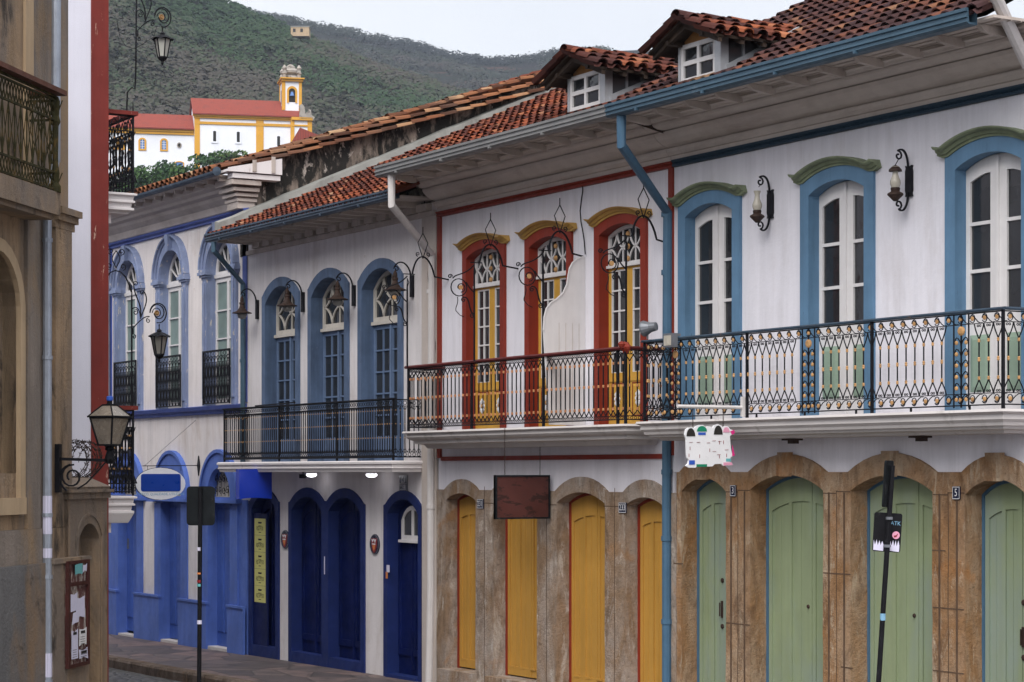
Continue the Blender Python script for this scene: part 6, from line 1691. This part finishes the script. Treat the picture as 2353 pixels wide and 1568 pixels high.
# ------------------------------------------------------------------ hills, church, trees, air
SKA = [(-900, -500), (200, -250), (400, -60), (470, 0), (540, 28), (600, 50), (660, 80), (760, 122), (850, 160), (950, 190), (1050, 225), (1200, 255), (1400, 290), (3200, 420)]
SKB = [(-900, -150), (300, -20), (500, 18), (590, 38), (650, 45), (700, 58), (760, 68), (820, 80), (900, 98), (950, 105), (1000, 122), (1060, 136), (1120, 141), (1180, 142), (1240, 133), (1300, 122), (1400, 118), (1600, 110), (2000, 150), (3200, 260)]
def interp(T_, x):
    for (a, b), (c, d) in zip(T_, T_[1:]):
        if x <= c: return b+(d-b)*max(0, (x-a))/(c-a)
    return T_[-1][1]
def hill_pt(px, v, A):
    """v in 0..1 up the hill; returns a world point on the slope"""
    if A: d0, d1, sky, y0 = 440, 800, SKA, 420
    else: d0, d1, sky, y0 = 760, 1500, SKB, 330
    d = d0+(d1-d0)*v; ys = interp(sky, px); vv = v**.85
    nz = noise.noise(Vector((px*.006, v*3, 3 if A else 9)))*26*sin(pi*min(1, v))+noise.noise(Vector((px*.02, v*8, 5)))*7*sin(pi*min(1, v))
    if v >= 1: ys += (v-1)*900
    y = y0+(ys-y0)*min(1, vv)+nz if v < 1 else ys
    return DP(px, y, d)
def landscape():
    def terr(name, A, mname, x0=-900, x1=3000):
        m = MB(); nx, nv = 150, 34; vs = []; fs = []
        vals = [i/30 for i in range(31)]+[1.05, 1.15, 1.3]
        for v in vals:
            for i in range(nx+1): vs.append(tuple(hill_pt(x0+(x1-x0)*i/nx, v, A)))
        if A:   # slope down to the town
            vals = [-1]+vals; row = [tuple(DP(x0+(x1-x0)*i/nx, 1100, 75)) for i in range(nx+1)]; row = [(p[0], p[1], -3.0) for p in row]; vs = row+vs
        n = nx+1
        for r in range(len(vals)-1):
            for i in range(nx): fs.append((r*n+i, r*n+i+1, (r+1)*n+i+1, (r+1)*n+i))
        m.add(vs, fs); m.build(name, mname, None, smooth=True, kind='structure', off=(0, 0, 0))
    def hillmat(name, a, b_, c_, d_):
        m, nt, b = newmat(name); tc = nt.nodes.new('ShaderNodeTexCoord').outputs['Object']
        c = mixc(nt, ramp(nt, noi(nt, tc, .012, 8, .65), [(.4, 0), (.6, 1)]), a, b_)
        c = mixc(nt, ramp(nt, noi(nt, tc, .05, 8, .75), [(.45, 0), (.65, .8)]), c, c_)
        c = mixc(nt, ramp(nt, noi(nt, tc, .025, 8, .7), [(.56, 0), (.64, .8)]), c, d_)
        lk(nt, c, b.inputs['Base Color']); b.inputs['Roughness'].default_value = .95; b.inputs['Specular IOR Level'].default_value = .05
        bn = nt.nodes.new('ShaderNodeBump'); bn.inputs['Strength'].default_value = 1; bn.inputs['Distance'].default_value = 6
        lk(nt, noi(nt, tc, .12, 8, .8), bn.inputs['Height']); lk(nt, bn.outputs[0], b.inputs['Normal']); M[name] = m
    hillmat('hill_scrub', (.038, .048, .030), (.058, .052, .044), (.02, .03, .02), (.10, .068, .062))
    hillmat('ridge_scrub', (.035, .033, .035), (.035, .045, .03), (.018, .02, .022), (.14, .08, .065))
    terr('hill', True, 'hill_scrub'); terr('mountain_ridge', False, 'ridge_scrub')
    g = MB(); g.add([(-3500, -2500, -3.2), (1500, -2500, -3.2), (1500, 3500, -3.2), (-3500, 3500, -3.2)], [(0, 1, 2, 3)]); g.build('ground', 'hill_scrub', None, kind='structure', off=(0, 0, 0))
    def leafmat(name, st):
        m, nt, b = newmat(name); at = nt.nodes.new('ShaderNodeAttribute'); at.attribute_name = 'rnd'
        lk(nt, ramp(nt, at.outputs['Fac'], st), b.inputs['Base Color']); b.inputs['Roughness'].default_value = .8; b.inputs['Specular IOR Level'].default_value = .1; M[name] = m
    leafmat('scrub_leaves', [(0, (.018, .036, .020)), (.28, (.030, .054, .026)), (.44, (.046, .056, .036)), (.58, (.060, .054, .046)), (.78, (.054, .050, .046)), (.9, (.055, .085, .028)), (1, (.085, .072, .06))])
    leafmat('ridge_leaves', [(0, (.018, .022, .024)), (.5, (.032, .04, .03)), (.8, (.055, .045, .045)), (1, (.05, .065, .035))])
    rr = random.Random(21)
    def clump(m, P, s, n, base, squash=.7):
        for k in range(n):
            a = rr.uniform(0, 2*pi); u = rr.uniform(-.3, 1); q = sqrt(max(0, 1-u*u)); R0 = s*rr.uniform(.7, 1.0)
            c = P+Vector((cos(a)*q*R0, sin(a)*q*R0, u*R0*squash+s*.3)); e = s*rr.uniform(.10, .19)
            nrm = Vector((cos(a)*q*.7+.3, sin(a)*q*.7-.25, u*.5+.6))+Vector((rr.uniform(-.4, .4), rr.uniform(-.4, .4), rr.uniform(-.2, .4))); nrm.normalize()
            t = nrm.orthogonal().normalized(); w = nrm.cross(t); ph = rr.uniform(0, pi); t2 = t*cos(ph)+w*sin(ph); w2 = nrm.cross(t2)
            m.rn = min(1, max(.001, base+rr.uniform(-.07, .07)))
            m.add([tuple(c+t2*e), tuple(c+w2*e*.8), tuple(c-t2*e*.9), tuple(c-w2*e)], [(0, 1, 2, 3)])
    def forest(name, A, N, s0, s1, n, mname, x0, x1):
        m = MB()
        for i in range(N):
            px = rr.uniform(x0, x1); v = rr.random()**(.8) if A else rr.random()
            if i < N*.12: v = rr.uniform(.95, 1.02)
            P = hill_pt(px, min(v, 1.0), A)
            ns = noise.noise(Vector((P.x*.012, P.y*.012, P.z*.02)))
            if ns < -.1 and rr.random() < .8 and v < .93: continue
            n2 = noise.noise(Vector((P.x*.004, P.y*.004, P.z*.008+7)))
            clump(m, P-Vector((0, 0, .6)), rr.uniform(s0, s1), n, .40+ns*.35+n2*.85-.02+rr.gauss(0, .07))
        m.rn = 0; m.build(name, mname, None, kind='stuff', off=(0, 0, 0))
    forest('hillside_scrub', True, 8500, 1.6, 4.8, 44, 'scrub_leaves', 150, 1400)
    forest('ridge_scrub', False, 5000, 2.5, 6, 30, 'ridge_leaves', 420, 1400)
    # ---- trees in front of and below the church
    def tree(px, py, d, w, h, lab, base=.4, n=520, fs=.16, group=None):
        c = DP(px, py, d); r = root('tree', lab, 'tree', (c.x, c.y, c.z-h*1.1), group)
        t = MB(); t.tube([(c.x, c.y, c.z-h*1.1), (c.x+.1, c.y, c.z-h*.5), (c.x, c.y, c.z)], [w*.07, w*.05, w*.02], 7)
        for k in range(7):
            a = rr.uniform(0, 2*pi); t.tube([(c.x, c.y, c.z-h*rr.uniform(.2, .6)), (c.x+w*.35*cos(a), c.y+w*.35*sin(a), c.z+h*rr.uniform(-.1, .25))], [w*.025, w*.008], 5)
        t.build('trunk', 'bark', r)
        m = MB(); lobes = [(Vector((rr.uniform(-.5, .5)*w, rr.uniform(-.5, .5)*w, rr.uniform(-.35, .3)*h)), rr.uniform(.28, .45)) for _ in range(16)]
        for L, q in lobes:
            b_ = base+rr.gauss(0, .14)
            for k in range(n//16):
                a = rr.uniform(0, 2*pi); u = rr.uniform(-.6, 1); qq = sqrt(1-u*u); R0 = q*w*.62*rr.uniform(.75, 1.08)
                P = c+L+Vector((cos(a)*qq*R0, sin(a)*qq*R0, u*R0*h/w)); e = w*fs*rr.uniform(.45, .95)
                nn = Vector((rr.gauss(0, 1), rr.gauss(0, 1), rr.gauss(.6, 1))).normalized(); t_ = nn.orthogonal().normalized(); w_ = nn.cross(t_)
                m.rn = min(1, max(.001, b_+rr.uniform(-.15, .15))); m.add([tuple(P+t_*e), tuple(P+w_*e*.6), tuple(P-t_*e), tuple(P-w_*e*.6)], [(0, 1, 2, 3)])
        m.rn = 0; m.build('crown', 'leaf', r)
    G_ = 'trees below the white church'
    tree(505, 371, 392, 7.4, 3.8, 'rounded green tree with a dome shaped crown in front of the church nave', .62, 1300, .07)
    row = [(255, 405, 'dark bushy tree behind the upper iron balcony'), (300, 402, 'bushy tree just right of the upper iron balcony'), (335, 392, 'bushy tree below the first small arched church window'), (372, 384, 'tallest pointed bushy tree below the low church wing'),
           (405, 398, 'bushy tree below the round church window'), (438, 390, 'bushy tree at the foot of the yellow church corner'), (470, 400, 'small dark tree under the dome shaped tree'), (350, 412, 'low dark tree in the gap above the tiled eaves')]
    for i, (px, py, lab) in enumerate(row): tree(px, py+19, 330-i%3*12, 4.6, 4.2, lab, .3+.1*(i % 3), 1000, .085, G_)
    church()
    # ---- small house on the hill and roofs
    P = hill_pt(692, .93, True)
    c = DP(690, 76, 775); r = root('hillside_house', 'small pale flat roofed house high on the green hill', 'house', tuple(c)); R = Vector((.5051, .8631, 0)); F = Vector((-.8631, .5051, 0))
    def bx(m, c, w, h, d, z0=0): 
        m.loft([[tuple(c+R*a*w/2+F*b_*d/2+Vector((0, 0, z0+z))) for a, b_ in ((-1, -1), (1, -1), (1, 1), (-1, 1))] for z in (0, h)], True, True)
    m = MB(); bx(m, c, 6.5, 3.2, 5, -1.6); m.build('wall', 'trim_beige', r); m = MB(); bx(m, c, 6.9, .35, 5.3, 1.6); m.build('roof', 'cement', r)
    m = MB(); 
    for a in (-2, .6): bx(m, c+R*a-F*2.55, .9, 1.2, .1, -.2)
    m.build('window', 'ink', r)
    c = DP(724, 330, 380); r = root('red_roofed_house', 'house with a steep dark red roof right of the church', 'house', tuple(c))
    m = MB(); bx(m, c, 7.5, 3, 7, -4); m.build('wall', 'ch_white', r); m = MB(); w = 4.2
    m.loft([[tuple(c+R*w*a-F*3.8+Vector((0, 0, z))) for a, z in ((-1, -1), (-.55, 2.2), (1.3, -1))], [tuple(c+R*w*a+F*3.8+Vector((0, 0, z))) for a, z in ((-1, -1), (-.55, 2.2), (1.3, -1))]], True, True); m.build('roof', 'ch_roof', r)
    # ---- air
    m, nt, b = newmat('air'); out = [n for n in nt.nodes if n.type == 'OUTPUT_MATERIAL'][0]; nt.nodes.remove(b)
    v = nt.nodes.new('ShaderNodeVolumePrincipled'); v.inputs['Color'].default_value = (.72, .82, 1.0, 1); v.inputs['Density'].default_value = HAZE; v.inputs['Anisotropy'].default_value = 0
    lk(nt, v.outputs[0], out.inputs['Volume']); M['air'] = m
    m = MB(); m.box(-3600, 1600, -2600, 3600, -4.5, 520); m.build('haze', 'air', None, kind='stuff', off=(0, 0, 0))
HAZE = .00012
def church():
    ang = math.atan2(.5051*0+.8631, .5051)   # direction of camera right
    base = DP(445, 385, 400); rot = math.atan2(.8631, .5051)+radians(12)
    r = root('church', 'white church with yellow pilasters, red tiled roofs and a square bell tower', 'church', tuple(base), None, rot)
    z0 = base.z; s = 12.5
    A = lambda px: (px-445)/s/.978
    Zc = lambda py, px=445: z0+(385-py)/s*(1+.0*(px-445))
    def wy(px): return 0
    # in local frame: x along the nave, y away from the viewer. perspective is tiny, so heights scale straight from the picture
    k = 1/s
    def zz(py): return z0+(385-py)*k
    W = MB(); xN0, xN1, xF = A(446), A(663), A(709)
    W.box(xN0, xN1, 0, 11, z0-6, zz(266)); W.box(xN1-.01, xF, -.5, 12, z0-6, zz(262))
    W.loft([[(x, 0.05, zz(266)), (x, 10.95, zz(266)), (x, 5.5, zz(219))] for x in (xN0-.0, xN0+.3)], True, True)
    xw0 = A(235); W.box(xw0, xN0, 1.2, 10, z0-6, zz(300)); 
    W.build('wall', 'ch_white', r)
    for a, b, y in ((446, 458, -.12), (584, 601, -.12)): MB().box(A(a), A(b), y, .1, z0-6, zz(264)).build('pilaster', 'ch_yellow', r)
    for a, b in ((662, 670), (700, 710)): MB().box(A(a), A(b), -.66, 0, z0-6, zz(266)).build('pilaster', 'ch_yellow', r)
    C = MB(); C.box(xN0-.3, xN1, -.55, .2, zz(267), zz(262)); C.box(xN0-.1, xN1, -.3, .2, zz(271), zz(267)); C.box(xN0, xN1, -.16, .1, zz(285), zz(279)); C.box(xN1, xF+.2, -1.0, .2, zz(270), zz(263)); C.box(xN1, xF, -.7, .2, zz(284), zz(280))
    C.box(xw0, xN0-.05, .75, 1.3, zz(303), zz(297)); C.box(xw0, xN0-.05, .95, 1.3, zz(309), zz(303))
    C.build('cornice', 'ch_yellow', r)
    # roofs
    Rf = MB(); ye = -.8
    Rf.loft([[(x, ye, zz(264)), (x, 5.5, zz(217)), (x, 11.8, zz(264)), (x, 11.8, zz(261)), (x, 5.5, zz(214)), (x, ye, zz(261))] for x in (xN0-.35, A(688))], True, True)
    Rf.build('nave_roof', 'ch_roof', r)
    Rf = MB(); Rf.loft([[(x, .4, zz(298)), (x, 5.6, zz(257)), (x, 10.6, zz(298)), (x, 10.6, zz(295)), (x, 5.6, zz(254)), (x, .4, zz(295))] for x in (xw0, xN0-.02)], True, True)
    Rf.build('wing_roof', 'ch_roof', r)
    Rf = MB(); Rf.loft([[(x, 8.4, zz(280)), (x, 14, zz(242)), (x, 19, zz(280))] for x in (xw0, A(375))], True, True); Rf.build('rear_roof', 'ch_roof', r)
    # windows
    def win(px, pw, y1, y2, yy, arch=2.0, frame='ch_white', glass='ink', fw=4, bars=False):
        w = MB(); c = A(px); h = pw*k/2; f = fw*k
        w.strip(arch_out(c, h+f, zz(y2)-f*.8, zz(y1)-arch*k, zz(y1)+f, 8), arch_out(c, h, zz(y2), zz(y1)-arch*k, zz(y1), 8), yy-.12, (yy, yy+.1))
        w.box(c-h-f, c+h+f, yy-.13, yy, zz(y2)-f*.9, zz(y2)); o = w.build('window', frame, r)
        g = MB(); g.plate(arch_out(c, h, zz(y2), zz(y1)-arch*k, zz(y1), 8), [], yy-.03, yy-.03, edge=False); g.build('pane', glass, o)
        if bars:
            b_ = MB(); b_.box(c-.04, c+.04, yy-.08, yy-.04, zz(y2), zz(y1))
            for t in (.25, .5, .75): b_.box(c-h, c+h, yy-.08, yy-.04, zz(y2)+(y2-y1)*k*t-.03, zz(y2)+(y2-y1)*k*t+.03)
            b_.build('glazing_bar', 'ch_white', o)
    for p in (491, 544): win(p, 7, 300, 324, 0, 1)
    win(635, 7, 307, 330, 0, 1)
    for p in (331, 379): win(p, 10, 322, 344, 1.2, 3, 'ch_yellow', 'ch_blue', 4, True)
    win(284, 10, 322, 344, 1.2, 3, 'ch_yellow', 'ch_blue', 4, True)
    win(413, 17, 372, 384, 1.2, 1, 'ch_yellow', 'ch_blue', 2.5)
    win(685, 12, 302, 338, -.5, 4, 'ch_stone', 'ch_blue', 3, True)
    o = MB(); o.tube([(A(413)+.35*cos(q), 1.17, zz(333)+.42*sin(q)) for q in [i*pi/6 for i in range(12)]], .13, 4, True); o = o.build('round_window', 'ch_stone', r)
    g = MB(); g.lathe((A(413), 1.18, zz(333)), [(.36, 0), (.01, -.01)], 12, 'y'); g.build('pane', 'ink', o)
    # tower
    T0, T1 = A(646), A(689); ty0, ty1 = 1.5, 6.3
    t = MB(); t.box(T0, T1, ty0, ty1, zz(262), zz(174))
    tw = t.build('tower', 'ch_white', r)
    y = MB()
    for a, b in ((T0-.05, T0+.5), (T1-.5, T1+.05)): y.box(a, b, ty0-.12, ty0, zz(243), zz(174))
    for a, b in ((ty0-.0, ty0+.35), (ty1-.7, ty1)): y.box(T0-.12, T0, a, b, zz(243), zz(174))
    y.box(T0-.2, T1+.2, ty0-.45, ty1+.3, zz(176), zz(171)); y.box(T0-.45, T1+.5, ty0-.8, ty1+.6, zz(171), zz(168))
    y.build('tower_trim', 'ch_yellow', tw)
    c = (T0+T1)/2; b_ = MB(); b_.strip(arch_out(c, .95, zz(226), zz(200), zz(188)+.1, 10), arch_out(c, .6, zz(226), zz(200), zz(192), 10), ty0-.14, (ty0, ty0)); o = b_.build('belfry_arch', 'ch_yellow', tw)
    b_ = MB(); b_.plate(arch_out(c, .6, zz(224), zz(200), zz(192), 10), [], ty0-.02, ty0-.02, edge=False); b_.build('belfry_opening', 'ink', o)
    b_ = MB(); b_.lathe((c, ty0-.1, zz(206)), [(.02, .5), (.2, .45), (.3, .1), (.45, -.3)], 10); b_.build('bell', 'ch_blue', o)
    b_ = MB(); yc = (ty0+ty1)/2; b_.plate(arch_out(yc, .5, zz(226), zz(200), zz(192), 8), [], -T0+.02, -T0+.02, edge=False, fn=lambda a, q, z: (-q, a, z)); b_.build('side_opening', 'ink', tw)
    d = MB(); d.lathe((c, (ty0+ty1)/2, zz(168)), [(2.4, 0), (2.0, .2), (1.9, .5), (1.3, .8), (1.5, 1.0), (1.9, 1.2), (1.95, 1.6), (1.4, 1.9), (.9, 2.2), (.9, 2.5), (.5, 2.8), (.2, 3.0)], 12)
    for a, b in ((T0, ty0), (T1, ty0), (T0, ty1), (T1, ty1)): d.lathe((a+(.4 if a == T0 else -.4), b+(.4 if b == ty0 else -.4), zz(168)), [(.35, 0), (.35, .7), (.5, .9), (.3, 1.5), (.5, 1.9), (.1, 2.5)], 8)
    d.build('cupola', 'ch_stone', tw)
    d = MB(); d.tube([(c, 3.5, zz(168)+3), (c, 3.5, zz(112))], .06, 4); d.tube([(c-.4, 3.5, zz(118)), (c+.4, 3.5, zz(118))], .06, 4); d.build('cross', 'iron', tw)
    # front gable ornament in stone
    o = MB(); xa = A(680); prof = [(xa, zz(268)), (A(713), zz(268)), (A(716), zz(262)), (A(709), zz(258)), (A(707), zz(246)), (A(702), zz(244)), (A(700), zz(256)), (A(694), zz(254)), (A(693), zz(240)), (A(687), zz(232)), (A(681), zz(236)), (A(683), zz(246))]
    o.plate(prof, [], -1.0, .2, True); o.plate(prof, [], 2.5, 3.2, True); o.build('front_gable', 'ch_stone', r)
    rm = MB(); rm.loft([[(A(672), -.8, zz(263)), (A(706), -.8, zz(266)), (A(700), 2, zz(252)), (A(672), 4, zz(236))], [(A(672), -.8, zz(266)), (A(706), -.8, zz(268)), (A(700), 2, zz(256)), (A(672), 4, zz(240))]], True, True); rm.build('front_roof', 'ch_roof', r)
# ------------------------------------------------------------------ camera, world, light
def cam_world():
    c = bpy.data.cameras.new('camera'); o = bpy.data.objects.new('camera', c); COL.objects.link(o)
    o.location = CAM; o.rotation_euler = (pi/2, 0, math.asin(.8631))
    c.lens = 5000/2353*36; c.sensor_width = 36; c.shift_y = 301/2353; c.clip_end = 6000; c.clip_start = .2
    SC.camera = o
    w = bpy.data.worlds.new('World'); SC.world = w; w.use_nodes = True; nt = w.node_tree
    bg = nt.nodes['Background']; sky = nt.nodes.new('ShaderNodeTexSky'); sky.sky_type = 'NISHITA'; sky.sun_disc = False
    sky.sun_elevation = radians(SUN_EL); sky.sun_rotation = radians(SUN_ROT); sky.dust_density = 3; sky.air_density = 1.0; sky.ozone_density = 1
    hs = nt.nodes.new('ShaderNodeHueSaturation'); hs.inputs['Saturation'].default_value = .22
    nt.links.new(sky.outputs[0], hs.inputs['Color'])
    mx = nt.nodes.new('ShaderNodeMix'); mx.data_type = 'RGBA'; mx.inputs[0].default_value = .7
    tc = nt.nodes.new('ShaderNodeTexCoord'); nz = nt.nodes.new('ShaderNodeTexNoise'); nz.inputs['Scale'].default_value = 2.2; nz.inputs['Detail'].default_value = 6
    mp = nt.nodes.new('ShaderNodeMapping'); mp.inputs['Scale'].default_value = (1, 1, 3); nt.links.new(tc.outputs['Generated'], mp.inputs[0]); nt.links.new(mp.outputs[0], nz.inputs['Vector'])
    cl = nt.nodes.new('ShaderNodeValToRGB'); cl.color_ramp.elements[0].position = .3; cl.color_ramp.elements[1].position = .7
    cl.color_ramp.elements[0].color = (7.3, 7.7, 8.5, 1); cl.color_ramp.elements[1].color = (9.6, 9.8, 10.2, 1)
    nt.links.new(nz.outputs[0], cl.inputs[0]); nt.links.new(hs.outputs[0], mx.inputs[6]); nt.links.new(cl.outputs[0], mx.inputs[7])
    nt.links.new(mx.outputs[2], bg.inputs[0]); bg.inputs[1].default_value = SKY
    l = bpy.data.lights.new('sun', 'SUN'); l.energy = SUN; l.angle = radians(60); l.color = (1, .96, .92)
    s = bpy.data.objects.new('sun', l); COL.objects.link(s)
    # the sun's direction: towards (dx,dy) on the ground
    el, az = radians(SUN_EL), radians(SUN_ROT)
    d = Vector((sin(az)*cos(el), cos(az)*cos(el), sin(el)))
    s.rotation_euler = d.to_track_quat('Z', 'Y').to_euler(); s.location = (0, 0, 30)
    SC.view_settings.view_transform = 'Standard'; SC.view_settings.look = 'None'; SC.view_settings.gamma = 1
    SC.view_settings.exposure = EXPO
    SC.cycles.max_bounces = 6; SC.cycles.volume_bounces = 0
    SC.cycles.use_denoising = True
SUN_EL, SUN_ROT, SUN, SKY, EXPO = 50, 135, 2.3, .066, 1.0
setup_mats()
M['flag'] = None
def ground_mats():
    m, nt, b = newmat('flagstones'); tc = nt.nodes.new('ShaderNodeTexCoord').outputs['Object']
    mp = nt.nodes.new('ShaderNodeMapping'); mp.inputs['Scale'].default_value = (.8, 1.5, 1); lk(nt, tc, mp.inputs[0])
    v = nt.nodes.new('ShaderNodeTexVoronoi'); v.feature = 'DISTANCE_TO_EDGE'; v.inputs['Scale'].default_value = 1; lk(nt, mp.outputs[0], v.inputs[0])
    v2 = nt.nodes.new('ShaderNodeTexVoronoi'); v2.inputs['Scale'].default_value = 1; lk(nt, mp.outputs[0], v2.inputs[0])
    sx = nt.nodes.new('ShaderNodeSeparateColor'); lk(nt, v2.outputs['Color'], sx.inputs[0])
    c = ramp(nt, sx.outputs[0], [(0, (.075, .06, .06)), (.5, (.13, .10, .095)), (1, (.19, .13, .115))])
    c = mixc(nt, ramp(nt, noi(nt, tc, 3, 7, .7), [(.45, 0), (.65, .8)]), c, (.05, .045, .045))
    c = mixc(nt, ramp(nt, v.outputs[0], [(.0, .8), (.03, 0)]), c, (.03, .026, .024))
    lk(nt, c, b.inputs['Base Color']); b.inputs['Roughness'].default_value = .6
    bn = nt.nodes.new('ShaderNodeBump'); bn.inputs['Strength'].default_value = .7; bn.inputs['Distance'].default_value = .03
    h = mixc(nt, .5, ramp(nt, v.outputs[0], [(0, 0), (.08, 1)]), noi(nt, tc, 9, 6)); lk(nt, h, bn.inputs['Height']); lk(nt, bn.outputs[0], b.inputs['Normal'])
    M['flag'] = m
    m, nt, b = newmat('cobblestones'); tc = nt.nodes.new('ShaderNodeTexCoord').outputs['Object']
    v = nt.nodes.new('ShaderNodeTexVoronoi'); v.feature = 'DISTANCE_TO_EDGE'; v.inputs['Scale'].default_value = 6; lk(nt, tc, v.inputs[0])
    c = mixc(nt, noi(nt, tc, 5, 4), (.06, .06, .06), (.16, .155, .15)); c = mixc(nt, ramp(nt, v.outputs[0], [(0, 1), (.12, 0)]), c, (.02, .02, .02))
    lk(nt, c, b.inputs['Base Color']); b.inputs['Roughness'].default_value = .5
    bn = nt.nodes.new('ShaderNodeBump'); bn.inputs['Strength'].default_value = .9; bn.inputs['Distance'].default_value = .05
    lk(nt, ramp(nt, v.outputs[0], [(0, 0), (.3, 1)]), bn.inputs['Height']); lk(nt, bn.outputs[0], b.inputs['Normal'])
    M['cobble'] = m
    M['kerbstone'] = stone_mat('kerbstone', (.15, .11, .085), (.22, .17, .14), (.06, .045, .035), (.27, .22, .18))
ground_mats()
house_b4(); house_b3(); house_b2(); house_b1()
house_w(); brackets_w(); house_g()
sconces(); bell_lamps(); iron_brackets(); screen(); signs(); street(); signposts(); neighbour()
if 'landscape' in globals(): landscape()
cam_world()
